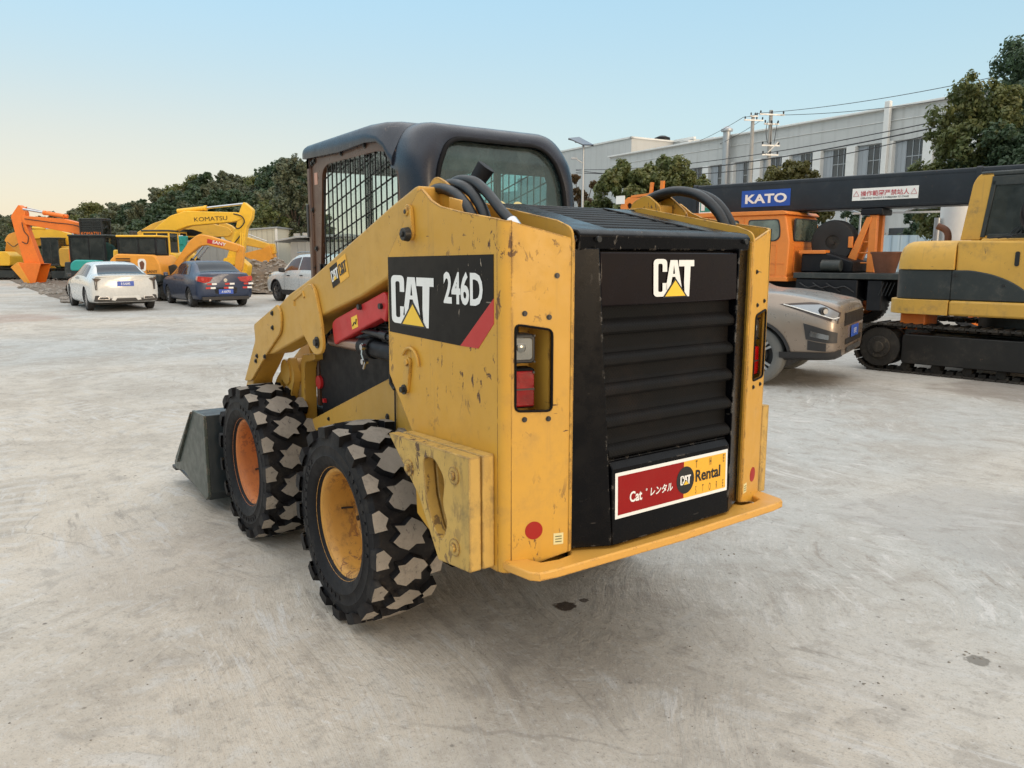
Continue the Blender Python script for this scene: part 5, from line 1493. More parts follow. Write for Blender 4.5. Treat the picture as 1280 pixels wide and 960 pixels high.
# --- bright yellow machine with the lettered boom
R0, D0 = -14.5, 33.0
e = root('excavator', W(R0, D0), HEAD(0), 'bright yellow excavator whose high boom carries dark lettering', 'excavator')
for y in (-1.0, .6): track_unit(e, -1.9, 1.6, y, y+.45, .75, .18)
m = MB(); m.cyl((-.2, 0, .5), (-.2, 0, .95), .55, n=24); m.build('turntable', M['ex_grey'], e)
slab(e, 'house', [(-1.9, .95), (.9, .95), (.9, 1.7), (-1.8, 1.9)], .0, 2.2, M['ex_bright'], .15, .05)
simple_cab(e, -.4, .7, -1.1, -.2, 1.0, 2.55, M['ex_bright'])
bo = slab(e, 'boom', V2([(-15.2, 1.6), (-15.15, 2.44), (-14.15, 3.22), (-13.5, 3.42), (-11.27, 3.36), (-11.15, 3.1), (-11.45, 2.98), (-13.36, 2.82), (-13.95, 2.62), (-14.4, 2.2), (-14.5, 1.5)], R0), .1, .45, M['ex_bright'], .12, .03)
letters(bo, 'KOMATSU', (-12.45-R0, -.135, 3.02), (1, 0, .05), (-.05, 0, 1), .24, 1.25, M['letter_black'], .0)
ram(bo, (-13.9-R0, .1, 3.42), (-11.1-R0, .1, 3.72), .09, M['ex_bright'], .44)
sk = slab(e, 'dipper', V2([(-11.08, 3.80), (-10.72, 3.48), (-10.78, 3.1), (-11.02, 2.75), (-11.37, .95), (-11.85, .95), (-11.95, 1.4), (-11.42, 2.9), (-11.35, 3.2), (-11.2, 3.6)], R0), .1, .36, M['ex_bright'], .08, .03)
slab(e, 'quick_coupler', V2([(-12.0, 1.5), (-11.4, 1.55), (-11.0, 1.2), (-11.1, .7), (-11.7, .62), (-12.05, .9)], R0), .1, .6, M['ex_bright'], .1, .03, [circ(-11.62-R0, 1.1, .13, 14)])
hose_line(sk, [(-11.5-R0, -.12, 3.3), (-11.15-R0, -.2, 3.2), (-11.05-R0, -.2, 2.95), (-11.3-R0, -.2, 2.7), (-11.55-R0, -.18, 2.85)]); hose_line(sk, [(-11.2-R0, -.12, 2.5), (-11.5-R0, -.2, 2.1), (-11.55-R0, -.2, 1.9)])
m = MB()
for x in (-.05, .12): m.bar((-11.25-R0+x, -.5, 0), (-11.12-R0+x*.4, -.4, 2.55), .06, .06)
for k in range(6): m.bar((-11.30-R0, -.49, .25+k*.28), (-11.10-R0, -.49, .25+k*.28), .04, .04)
m.build('folding_ladder', M['ex_bright'], e)
# --- machine with the black logo boom behind
R0, D0 = -17.0, 40.0
e = root('excavator', W(R0, D0), HEAD(0), 'ochre excavator with a hanging bucket in front of the corrugated shed', 'excavator')
for y in (-1.0, .6): track_unit(e, -2.2, 1.6, y, y+.45, .8, .18)
m = MB(); m.cyl((-.2, 0, .5), (-.2, 0, .95), .55, n=24); m.build('turntable', M['ex_grey'], e)
slab(e, 'house', [(-2.4, .95), (.6, .95), (.6, 1.9), (-2.3, 2.2)], .0, 2.3, M['ex_yellow'], .15, .05)
simple_cab(e, -.4, .7, -1.1, -.2, 1.0, 2.75, M['ex_yellow'])
bo = slab(e, 'boom', V2([(-18.9, 1.9), (-19.0, 2.66), (-18.0, 3.2), (-17.3, 3.42), (-15.3, 3.24), (-14.2, 3.0), (-14.0, 2.75), (-14.2, 2.55), (-15.6, 2.50), (-17.0, 2.52), (-17.6, 2.4), (-18.0, 1.8)], R0), .0, .45, M['ex_yellow'], .14, .03)
q = slab(bo, 'boom_label', V2([(-17.3, 2.60), (-17.4, 2.92), (-16.0, 2.90), (-15.5, 2.74), (-15.9, 2.58)], R0), -.235, .012, M['decal_black'], .03, 0)
slab(bo, 'red_flash', V2([(-17.46, 2.92), (-17.30, 2.92), (-17.05, 2.58), (-17.25, 2.58)], R0), -.237, .014, M['decal_red'], .0, 0)
mini_logo(q, (-16.98-R0, -.242, 2.62), .24)
sk = slab(e, 'dipper', V2([(-14.6, 3.3), (-14.1, 3.1), (-13.5, 2.58), (-12.2, 2.18), (-12.2, 1.98), (-12.6, 1.95), (-13.6, 2.15), (-14.4, 2.4), (-14.9, 2.9)], R0), .0, .34, M['ex_yellow'], .08, .03)
ram(sk, (-14.0-R0, 0, 2.92), (-12.35-R0, 0, 2.3), .05, M['ex_yellow'], .3)
bucket_part(e, V2([(-13.6, 1.68), (-12.9, 1.30), (-12.4, 1.08), (-12.05, 1.5), (-12.15, 2.1), (-12.5, 1.95)], R0), 0, .8, M['ex_amber'])
slab(e, 'bucket_link', V2([(-12.35, 2.2), (-12.0, 2.2), (-11.95, 1.7), (-12.2, 1.7)], R0), 0, .3, M['ex_yellow'], .05)

# --- near machine at the right: local x runs along the tracks towards the right edge
e = root('excavator', W(4.97, 10.77), HEAD(-46), 'large yellow excavator with grey engine covers at the right edge', 'excavator')
track_unit(e, -.22, 3.4, 0, .45, .66, .125, col=M['track_frame']); track_unit(e, -.22, 3.4, 1.65, 2.10, .66, .125, col=M['track_frame'])
m = MB(); m.box(.6, 2.6, .45, 1.65, .30, .55); m.cyl((1.6, 1.05, .5), (1.6, 1.05, .80), .55, n=32); m.build('undercarriage', M['ex_grey'], e, bevel=.02)
m = MB(); m.prism(roundpoly([(-.02, .0), (.0, .12), (.3, .20), (3.6, .20), (3.6, 2.1), (.3, 2.1), (-.05, 1.7), (-.12, 1.05), (-.08, .4)], [.1, .1, .1, .1, .1, .3, .3, .3, .3]), 'z', 0, 1)
# body shells in plan: rounded rear, flat flank
def shell(name, z0, z1, plan, mat, bev=.03, seg=3, parent=e, taper=None):
    m = MB(); m.prism(plan, 'z', z0, z1)
    if taper:
        m.v = [Vector((lerp(p.x, taper[0], taper[2]) if p.z > z1-1e-4 else p.x, lerp(p.y, taper[1], taper[2]) if p.z > z1-1e-4 else p.y, p.z)) for p in m.v]
    return m.build(name, mat, parent, bevel=bev, seg=seg)
def plan(x0, x1, y0, y1, r=.30): return roundpoly([(x0, y1), (x0-.06, (y0+y1)/2), (x0, y0), (x1, y0), (x1, y1)], [r, .5, r, .01, .01], 8)
sk1 = shell('skirt', .80, .995, plan(.14, .93, .04, 2.12, .38), M['ex_cream'])
sk2 = shell('skirt', .80, .995, [(.94, .04), (3.8, .04), (3.8, 2.12), (.94, 2.12)], M['ex_cream'])
g1 = shell('engine_cover', 1.0, 1.385, plan(.19, .93, .10, 2.06, .42), M['ex_grey'])
# dark side cover with the curved edge
m = MB(); m.prism(roundpoly([(.935, 1.0), (1.90, 1.0), (1.78, 1.14), (1.60, 1.26), (1.38, 1.345), (1.15, 1.385), (.935, 1.385)], [.0, .05, .12, .12, .12, .05, 0]), 'y', .085, .16)
m.build('engine_cover', M['ex_grey'], e, bevel=.012)
m = MB(); rg = []
for z, q, r_ in ((1.39, 0, .34), (1.50, .0, .34), (1.60, .012, .34), (1.68, .04, .33), (1.73, .085, .30), (1.757, .15, .26), (1.765, .24, .22)):
    x0_, y0_, y1_ = .20+q, .08+q*.8, 2.08-q*.8
    rg.append([Vector((p[0], p[1], z)) for p in roundpoly([(x0_, y1_), (x0_-.06, (y0_+y1_)/2), (x0_, y0_), (.955, y0_), (.955, y1_)], [r_, .5, r_, .01, .01], 8)])
m.loft(rg[::-1]); g2 = m.build('tail_hood', M['ex_cream'], e, weld=True, smooth=50)
m = MB(); m.prism(roundpoly([(.965, 1.0), (3.8, 1.0), (3.8, 1.60), (2.2, 1.74), (.965, 1.765)], [0, 0, .1, .5, .04]), 'y', .105, 2.05); m.build('side_body', M['ex_cream'], e, bevel=.05, seg=4)
m = MB(); m.prism(roundpoly([(1.62, 1.44), (1.67, 1.44), (1.67, 1.62), (1.62, 1.62)], .024), 'y', .098, .12); m.build('grab_slot', M['letter_black'], e)
m = MB(); disc_bolt(m, (1.53, .085, 1.20), (0, -1, 0), .014, .012); disc_bolt(m, (.98, .03, 1.32), (0, -1, 0), .02, .012); disc_bolt(m, (1.86, .10, 1.03), (0, -1, 0), .022, .014); m.split('bolt', M['bolt'], e)
m = MB(); m.box(1.2, 3.0, .2, 1.9, 1.70, 1.785); m.build('deck_plate', M['ex_cream'], e, bevel=.02)
m = MB(); m.tube(spline([(.66, .7, 1.70), (.66, .7, 1.84), (.62, .7, 1.92), (.52, .7, 1.97)], 4), .045, 12); m.build('exhaust', M['rust'], e, smooth=50)
# cab: yellow rear post, dark glass
m = MB(); m.prism(roundpoly([(.93, 1.77), (1.03, 2.50), (1.10, 2.60), (1.26, 2.60), (1.24, 2.50), (1.16, 1.77)], [.01, .08, .06, .03, .03, .01]), 'y', .30, .42); cb = m.build('cab_post', M['ex_cream'], e, bevel=.02)
m = MB(); m.prism(roundpoly([(.93, 1.77), (1.03, 2.50), (1.10, 2.60), (1.26, 2.60), (1.24, 2.50), (1.16, 1.77)], [.01, .08, .06, .03, .03, .01]), 'y', 1.2, 1.3); m.build('cab_post', M['ex_cream'], e, bevel=.02)
m = MB(); m.box(1.10, 2.8, .30, 1.30, 2.555, 2.62); m.build('cab_roof', M['ex_grey'], e, bevel=.02)
m = MB(); m.box(1.24, 2.8, .29, .33, 2.44, 2.555); m.box(1.24, 2.8, .29, .33, 1.77, 1.84); m.prism([(1.16, 1.80), (1.24, 2.5), (1.29, 2.5), (1.21, 1.80)], 'y', .29, .33); m.box(2.3, 2.36, .29, .33, 1.8, 2.5); m.build('window_frame', M['ex_grey'], e, bevel=.006)
m = MB(); m.prism([(1.20, 1.82), (1.28, 2.46), (2.8, 2.46), (2.8, 1.82)], 'y', .312, .318); m.build('cab_window', M['glass_dark'], e)
m = MB(); m.box(1.05, 2.9, 1.28, 1.30, 1.78, 2.58); m.build('far_window', M['glass_dark'], e)
m = MB(); m.box(1.5, 2.0, .55, 1.0, 1.7, 2.0); m.box(1.35, 1.5, .55, 1.0, 1.7, 2.35); m.build('seat', M['seat'], e, bevel=.05)
m = MB(); m.box(1.24, 1.46, .45, .50, 1.84, 2.02); m.build('sun_card', M['white'], e)
m = MB()
for k in range(6):
    r_ = .155+.012*k; pts = [(1.80+math.cos(a)*r_*.85, .20+.015*math.sin(3*a+k)-.01*k, 2.08+math.sin(a)*r_*1.15) for a in [2*PI*i/28 for i in range(29)]]
    m.tube(pts, .011, 6, False)
for k in range(3): m.tube(spline([(1.66-.03*k, .18, 1.92), (1.62-.05*k, .16, 1.83), (1.45+.05*k, .14, 1.80), (1.3+.1*k, .15, 1.785)], 4), .009, 5)
cl = m.build('coiled_hose', M['hose'], None, smooth=60)
cl.location = W(4.97, 10.77); cl.rotation_euler = (0, 0, HEAD(-46)); tag(cl, 'coiled black hose hung beside the cab of the large yellow excavator', 'hose')
m = MB(); m.cyl((1.84, .22, 2.08), (1.90, .10, 2.06), .10, .085, n=20); m.cyl((1.90, .10, 2.06), (1.93, .06, 2.05), .04, n=12); m.build('orange_reel', M['ex_orange'], e, bevel=.006)
slab(e, 'boom', [(2.5, 1.7), (2.3, 2.6), (3.2, 3.6), (5.0, 3.4), (5.1, 3.1), (3.4, 3.0), (3.0, 2.4), (3.1, 1.7)], 1.6, .35, M['ex_cream'], .15)
slab(e, 'dipper', [(4.8, 3.5), (5.2, 3.4), (5.3, 1.3), (5.0, 1.3)], 1.6, .28, M['ex_cream'], .06)
bucket_part(e, [(5.5, 1.3), (4.9, 1.4), (4.4, .9), (4.6, .3), (5.1, .15)], 1.6, .8, M['ex_grey'])
ram(e, (2.9, 1.6, 1.5), (3.5, 1.6, 3.0), .07, M['ex_cream'])
m = MB(); m.box(.30, .62, .2, .7, .58, .80); m.build('orange_bracket', M['ex_orange'], e, bevel=.02)
# ---------------------------------------------------------------- crane truck
M['crane_orange'] = paint('crane_orange', (.74, .225, .035), .42, .08, .25, (.25, .1, .04), .4, edge=.3)
M['boom_navy'] = paint('boom_navy', (.007, .011, .018), .45, .2, .35, (.06, .06, .06), .3)
M['sign_blue'] = paint('sign_blue', (.012, .075, .40), .4, .05, .05)
M['sign_green'] = paint('sign_green', (.02, .22, .17), .4, .05, .05)
M['red_ink'] = simple('red_ink', (.50, .06, .08), .5)
cr = root('crane_truck', W(7.0, 17.2), HEAD(-42.5), 'crane truck with orange cab and long dark boom behind the loader', 'truck')
m = MB(); by = .75
m.prism(roundpoly([(by, 2.60), (by, 3.33), (by+.62, 3.33), (by+.62, 2.60)], .05, 3), 'x', -3.9, 8.5)
bm_ = m.build('boom', M['boom_navy'], cr, bevel=.0, smooth=30)
m = MB(); m.prism(roundpoly([(by+.03, 2.66), (by+.03, 3.27), (by+.59, 3.27), (by+.59, 2.66)], .05, 3), 'x', -5.0, -3.9); m.build('inner_boom', M['boom_navy'], bm_, smooth=30)
m = MB()
for x in (-3.9, 2.45, 4.9): m.prism(roundpoly([(by-.02, 2.58), (by-.02, 3.35), (by+.64, 3.35), (by+.64, 2.58)], .05, 3), 'x', x, x+.10)
m.split('boom_collar', M['boom_navy'], bm_, bevel=.004)
m = MB(); m.box(-3.9, 8.5, by-.006, by, 2.66, 2.68); m.box(-3.9, 8.5, by-.006, by, 3.24, 3.26); m.build('boom_seam', M['boom_navy'], bm_)
# head with sheaves
hd_ = MB()
hd_.prism(roundpoly([(-6.1, 2.62), (-5.0, 2.70), (-4.75, 3.10), (-5.0, 3.25), (-5.5, 3.12), (-5.9, 3.16), (-6.15, 2.95)], .06), 'y', by+.0, by+.06, [circ(-5.85, 2.92, .08, 12), circ(-5.55, 2.98, .07, 12)])
hd_.prism(roundpoly([(-6.1, 2.62), (-5.0, 2.70), (-4.75, 3.10), (-5.0, 3.25), (-5.5, 3.12), (-5.9, 3.16), (-6.15, 2.95)], .06), 'y', by+.50, by+.56, [circ(-5.85, 2.92, .08, 12), circ(-5.55, 2.98, .07, 12)])
hd_.bar((-5.2, by+.02, 3.05), (-5.15, by+.02, 3.50), .08, .08); hd_.bar((-4.85, by+.02, 3.10), (-4.83, by+.02, 3.52), .09, .09); hd_.bar((-5.8, by+.02, 3.16), (-4.5, by+.02, 3.24), .06, .06); hd_.box(-5.3, -4.9, by+.06, by+.5, 2.85, 3.0)
hh_ = hd_.build('boom_head', M['crane_orange'], cr, bevel=.008)
m = MB(); m.cyl((-5.85, by+.08, 2.92), (-5.85, by+.48, 2.92), .17, n=20); m.build('sheave', M['track'], hh_, bevel=.01)
m = MB(); m.box(-6.28, -6.0, by-.02, by+.0, 2.98, 3.20); m.build('end_plate', M['white'], hh_)
# signs on the boom
def boom_x(s): return s+2.297
def flat(parent, name, x0, x1, z0, z1, d, mat): 
    m = MB(); m.box(x0, x1, by-d, by-d+.004, z0, z1); return m.build(name, mat, parent)
sg = flat(bm_, 'maker_sign', boom_x(-4.87), boom_x(-3.65), 2.74, 3.13, .010, M['sign_blue'])
letters(sg, 'KATO', ((boom_x(-4.87)+boom_x(-3.65))/2, by-.0145, 2.83), (1, 0, 0), (0, 0, 1), .285, 1.35, M['white'], .035)
sg = flat(bm_, 'warning_sign', boom_x(-2.24), boom_x(-.89), 2.775, 3.035, .010, M['sticker_white'])
letters(sg, '\u64cd\u4f5c\u7bc4\u570d\u4e25\u7981\u7ad9\u4eba', ((boom_x(-2.24)+boom_x(-.89))/2, by-.0145, 2.875), (1, 0, 0), (0, 0, 1), .125, 1.0, M['red_ink'], .012)
letters(sg, 'OPERATING RANGE IT IS FORBIDDEN TO STAND', ((boom_x(-2.24)+boom_x(-.89))/2, by-.0145, 2.805), (1, 0, 0), (0, 0, 1), .052, .86, M['letter_black'], .012, 'small_lettering')
m = MB()
for s in (-2.155, -.975):
    x = boom_x(s)
    for a, b in (((x-.06, 2.87), (x, 2.98)), ((x, 2.98), (x+.06, 2.87)), ((x+.06, 2.87), (x-.06, 2.87))): m.bar((a[0], by-.012, a[1]), (b[0], by-.012, b[1]), .004, .012, up=(0, 1, 0))
m.split('warning_triangle', M['red_ink'], sg, gap=.002)
sg = flat(cr, 'dial_sign', -3.72, -3.36, 2.64, 3.08, .012, M['sticker_white']); 
m = MB(); m.box(-3.69, -3.40, by-.018, by-.013, 2.67, 2.94); m.build('green_field', M['sign_green'], sg)
m = MB(); m.box(-3.66, -3.56, by-.022, by-.019, 2.70, 2.90); m.box(-3.53, -3.43, by-.022, by-.019, 2.78, 2.82); m.box(-3.66, -3.43, by-.022, by-.019, 2.97, 2.99); m.build('sign_marks', M['white'], sg)
# driving cab
m = MB()
m.prism(roundpoly([(-3.8, 1.03), (-3.85, 1.9), (-3.6, 2.52), (-1.12, 2.50), (-1.0, 1.9), (-1.03, 1.03)], [.05, .1, .1, .08, .1, .04]), 'y', .0, 1.80)
cb = m.build('cab', M['crane_orange'], cr, bevel=.05, seg=3)
m = MB(); m.prism(roundpoly([(-3.72, 2.50), (-3.65, 2.60), (-1.15, 2.585), (-1.05, 2.50)], .04), 'y', -.04, 1.84); m.build('roof', M['crane_orange'], cb, bevel=.025, seg=3)
for x0, x1 in ((-2.02, -1.22), (-3.05, -2.20)):
    m = MB(); P = roundpoly([(x0, 1.90), (x0+.02, 2.40), (x1-.05, 2.40), (x1, 2.20), (x1, 1.98), (x1-.10, 1.90)], [.06, .06, .06, .08, .08, .06], 4)
    m.prism(P, 'y', -.012, .02); w_ = m.build('door_window', M['car_trim'], cb, bevel=.004)
    m = MB(); P2 = [(lerp(p[0], (x0+x1)/2, .07), lerp(p[1], 2.15, .10)) for p in P]; m.prism(P2, 'y', -.018, -.010); m.build('pane', M['crane_glass'] if 'crane_glass' in M else M.setdefault('crane_glass', paint('crane_glass', (.12, .15, .13), .07, .5, .4, (.30, .22, .10), coat=1, bump=0, sc=1.6)), w_)
m = MB(); P = roundpoly([(.22, 1.90), (.25, 2.42), (1.50, 2.42), (1.58, 1.90)], .07, 4); m.prism(P, 'x', -1.02, -.985); w_ = m.build('rear_window', M['car_trim'], cb, bevel=.004)
m.v = [Vector((p.x+(.0), p.y, p.z)) for p in m.v]
m = MB(); m.prism([(lerp(p[0], .9, .06), lerp(p[1], 2.16, .10)) for p in P], 'x', -.986, -.978); m.build('pane', M['crane_glass'], w_)
m = MB()
for (a, b, c, d) in ((-2.06, -1.30, 1.15, 1.82),):
    for p, q in (((a, c), (b, c)), ((b, c), (b, d)), ((b, d), (a, d)), ((a, d), (a, c))): m.bar((p[0], -.002, p[1]), (q[0], -.002, q[1]), .012, .012)
m.bar((-2.06, -.004, 1.40), (-1.10, -.004, 1.40), .014, .014); m.bar((-2.12, -.004, 1.05), (-2.12, -.004, 2.45), .016, .016)
m.build('door_seam', M['crane_orange'], cb)
m = MB()
for p, q in (((.30, 1.20), (1.5, 1.20)), ((1.5, 1.20), (1.5, 1.78)), ((1.5, 1.78), (.30, 1.78)), ((.30, 1.78), (.30, 1.20))): m.bar((-1.0, p[0], p[1]), (-1.0, q[0], q[1]), .016, .016)
m.build('panel_rib', M['crane_orange'], cb)
m = MB(); m.box(-3.8, -1.0, -.03, 1.83, 1.0, 1.10); m.build('cab_sill', M['crane_orange'], cb, bevel=.01)
# deck, chassis, stowage
m = MB(); m.box(-.86, 6.5, -.02, 2.4, 1.08, 1.205); m.build('deck', M['ex_grey'], cr, bevel=.012)
m = MB(); m.box(-4.2, 6.8, .55, 1.75, .60, 1.07); m.build('chassis', M['black_matt'], cr, bevel=.02)
m = MB(); m.box(-.80, .55, .0, .5, .62, 1.06); m.build('battery_box', M['inner_dark'], cr, bevel=.02)
m = MB(); m.box(.75, 1.05, .02, .5, .42, 1.06); m.build('tool_locker', M['inner_dark'], cr, bevel=.02)
m = MB(); m.cyl((1.5, .25, .75), (2.6, .25, .75), .26, n=24); m.build('air_tank', M['inner_dark'], cr, bevel=.02)
m = MB()
for k in range(3): m.tube(spline([(-.7+.3*k, -.03, .98), (-.5+.3*k, -.05, .88), (-.3+.3*k, -.05, .92), (-.1+.3*k, -.03, .80)], 4), .014, 6)
for k in range(4): m.bar((1.0+.07*k, -.03, .75), (1.10+.07*k, -.03, 1.02), .012, .012)
m.split('hose', M['hose'], cr, smooth=60)
for x in (-2.6, .05, 2.9, 4.2):
    w_ = bpy.data.objects.new('wheel', None); COL.objects.link(w_); w_.parent = cr; w_.location = (x, .28, .5)
    m = MB(); m.lathe([(.30, -.12), (.33, -.15), (.46, -.16), (.50, -.12), (.50, .12), (.46, .16), (.33, .15), (.30, .12)], (0, 0, 0), (0, 1, 0), 32, closed=True)
    for k in range(36):
        a = 2*PI*k/36; m.cbox((math.cos(a)*.50, 0, math.sin(a)*.50), (.05, .28, .02), Matrix.Rotation(-a+PI/2, 3, 'Y'))
    m.build('tyre', M['tread'], w_, smooth=40)
    m = MB(); m.lathe([(.31, -.12), (.28, -.08), (.22, -.02), (.12, -.04), (.10, -.10), (.001, -.11)], (0, 0, 0), (0, 1, 0), 28, caps=False); m.build('rim', M['ex_orange'], w_, smooth=40)
    w2 = copy_tree(w_, cr); w2.location = (x, 2.1, .5); w2.rotation_euler = (0, 0, PI)
m = MB(); m.lathe([(.16, -.14), (.30, -.17), (.46, -.16), (.50, -.10), (.50, .12), (.46, .16), (.20, .15), (.16, .10)], (-.34, .95, 1.88), (0, 1, 0), 40, closed=True); sp_ = m.build('spare_tyre', M['tread'], cr, smooth=40)
m = MB(); m.cyl((-.34, .84, 1.88), (-.34, 1.0, 1.88), .17, n=24); m.cyl((-.34, .80, 1.88), (-.34, .84, 1.88), .05, n=12); m.build('hub', M['track'], sp_)
m = MB(); m.prism([(-.85, 1.21), (-.85, 1.62), (-.35, 1.66), (.3, 1.45), (.3, 1.21)], 'y', .35, 1.9); m.build('engine_deck', M['inner_dark'], cr, bevel=.03)
m = MB(); m.box(-.90, -.30, .30, .60, 1.62, 1.70); m.build('orange_shelf', M['crane_orange'], cr, bevel=.01)
m = MB(); m.cyl((-.30, .18, 1.36), (.12, .18, 1.36), .13, n=20); m.build('filter_drum', M['ex_grey'], cr, bevel=.01)
m = MB(); m.M = Matrix.Translation((-.42, 0, 0))
m.prism([(.33, 1.21), (.53, 1.21), (.92, 2.42), (.80, 2.42)], 'y', .78, .90); m.prism([(.33, 1.21), (.53, 1.21), (.92, 2.42), (.80, 2.42)], 'y', 1.22, 1.34)
m.box(.86, 1.02, .80, .94, 1.21, 2.46); m.box(.86, 1.02, 1.2, 1.34, 1.21, 2.46)
for z in (1.40, 1.62, 1.86): m.box(.50, 1.0, .83, .87, z, z+.035)
m.box(.45, .55, .74, .80, 1.75, 2.0)
m.build('boom_rest', M['crane_orange'], cr, bevel=.012)
m = MB(); m.box(.26, 0.72, .74, 1.40, 2.46, 2.595); m.build('rest_pad', M['inner_dark'], cr, bevel=.02)
m = MB(); m.prism([(4.1, 1.2), (3.9, 2.2), (4.6, 3.0), (6.2, 3.0), (6.8, 2.2), (6.8, 1.2)], 'y', 1.45, 2.1); m.build('upper_frame', M['crane_orange'], cr, bevel=.04)
m = MB(); m.cyl((5.4, 1.1, 1.2), (5.4, 1.1, 1.5), .75, n=32); m.build('turntable', M['ex_grey'], cr, bevel=.02)
# brown bin standing on the deck
m = MB(); m.M = Matrix.Identity(4)
ring = lambda z, k, o: [Vector((1.02+math.copysign(abs(math.cos(a))**.6, math.cos(a))*k, .24+math.copysign(abs(math.sin(a))**.6, math.sin(a))*k*.75, z)) for a in [2*PI*i/28+.11 for i in range(28)]]
m.loft([ring(1.215, .19, 0), ring(1.60, .275, 0), ring(1.625, .30, 0), ring(1.66, .30, 0), ring(1.66, .275, 0), ring(1.25, .17, 0)], cap=True)
q = m.build('rubber_bin', M['rust'], None, smooth=40); q.location = W(7.0, 17.2); q.rotation_euler = (0, 0, HEAD(-42.5)); tag(q, 'rusty brown bin standing on the dark deck of the crane truck', 'bin')
# ---------------------------------------------------------------- buildings, fences, poles
def panel_mat(name, col, period, rough=.6, contrast=.25, ax=0, dirt=.3):
    m, t, b = nt(name); n = N(t)
    s = n.sep(); f = n.math('FRACT', n.math('DIVIDE', s[ax], period))
    g = n.ramp(n.math('ABSOLUTE', n.math('SUBTRACT', f, .5)), .34, .48)
    c = n.mix(n.ramp(n.noise(.5, 5, .6), .3, .7), tuple(x*.92 for x in col), col)
    c = n.mix(n.math('MULTIPLY', g, contrast), c, tuple(x*.5 for x in col))
    v = n.obj((3, 3, .25)); st = n.ramp(n.noise(1.0, 5, .65, v), .52, .78)
    c = n.mix(n.math('MULTIPLY', st, dirt), c, tuple(x*.45 for x in (col[0], col[1]*.95, col[2]*.85)))
    t.links.new(c, b.inputs['Base Color']); b.inputs['Roughness'].default_value = rough
    t.links.new(n.bump(g, .5, .02), b.inputs['Normal'])
    return m
M['factory_wall'] = panel_mat('factory_wall', (.54, .55, .54), .9, contrast=.12, dirt=.25)
M['factory_trim'] = paint('factory_trim', (.72, .72, .70), .6, .05, .2, (.3, .28, .25), bump=.05)
M['factory_panel'] = panel_mat('factory_panel', (.36, .39, .42), .28, contrast=.35, dirt=.2)
M['window_dark'] = paint('window_dark', (.035, .045, .055), .1, .3, 0, coat=.8, bump=0, sc=.4)
M['shed_cream'] = panel_mat('shed_cream', (.55, .53, .44), .30, contrast=.45)
M['shed_grey'] = panel_mat('shed_grey', (.34, .36, .37), .40, contrast=.10)
M['sheet_blue'] = panel_mat('sheet_blue', (.33, .46, .58), .30, contrast=.55, dirt=.2)
M['concrete'] = paint('concrete_pole', (.38, .37, .35), .8, .1, .3, (.2, .19, .17), bump=.3)
M['cable'] = simple('cable', (.025, .025, .028), .6)
M['steel'] = simple('galvanised', (.42, .44, .46), .45, .6)
M['solar'] = simple('solar_cell', (.03, .035, .06), .2)

# main factory hall; local x runs along the facade towards the viewer, y points into the building
fb = root('factory_hall', W(13.0, 61.7), HEAD(-59), 'long pale factory hall with a band of dark windows behind the crane boom', 'building')
X0_, X1_ = -9.0, 46.0
per = 2.44; first = 7.46-per*6
m = MB(); m.box(X0_, X1_, .12, 22, 0, 4.9); m.box(X0_, X1_, .12, 22, 8.16, 9.98); m.box(X0_, X1_, .6, 22, 4.9, 8.16)
wl = m.build('wall', M['factory_wall'], fb)
m = MB(); m.box(X0_, X1_, -.02, .12, 4.6, 5.35); m.build('sill_band', M['factory_trim'], fb, bevel=.02)
m = MB(); m.box(X0_-.1, X1_+.1, -.10, .30, 9.98, 10.10); m.box(X0_, X1_, .07, .12, 9.30, 9.34); m.build('parapet', M['factory_trim'], fb, bevel=.02)
m = MB(); m.box(X0_, X1_, .5, 22, 9.96, 10.0); m.build('roof', M['factory_trim'], fb)
i = 0; x = first
while x < X1_-per:
    m = MB(); m.box(x-.30, x+.30, -.04, .40, 5.35, 8.16); m.build('pier', M['factory_trim'], fb, bevel=.02)
    a, b = x+.30, x+per-.30; mid = a+(b-a)*.36
    pn = MB(); pn.box(a, mid, .30, .38, 5.35, 8.16); pn.build('infill_panel', M['factory_panel'], fb)
    wn = MB(); wn.box(mid, b, .34, .36, 5.35, 8.16); w_ = wn.build('window', M['window_dark'], fb)
    fr = MB()
    for k in range(4): xx = lerp(mid, b, k/3); fr.box(xx-.02, xx+.02, .30, .345, 5.35, 8.16)
    for z in (5.38, 7.2, 8.12): fr.box(mid, b, .305, .345, z, z+.04)
    fr.build('window_bars', M['steel'], w_)
    # ground floor opening
    wn = MB(); wn.box(a+.1, b-.1, .09, .118, 1.1, 3.2); wn.build('window', M['window_dark'], fb)
    x += per; i += 1
m = MB(); m.box(17.0, 17.34, -.30, -.05, .0, 10.4); m.build('white_downpipe', M['factory_trim'], fb, bevel=.03)
m = MB(); m.cyl((4.9, -.35, 0), (4.9, -.35, 10.3), .26, n=20); m.cyl((4.9, -.35, 10.3), (4.9, -.35, 10.45), .42, n=20); m.cyl((4.9, -.35, 10.45), (4.9, -.35, 10.65), .42, .12, n=20); m.build('flue', M['steel'], fb, bevel=.01, smooth=40)
m = MB(); m.cyl((29, 1, 10), (29, 1, 10.6), .12, n=10); m.cyl((20.5, 1, 10), (20.5, 1, 10.5), .1, n=10); m.split('roof_vent', M['steel'], fb)

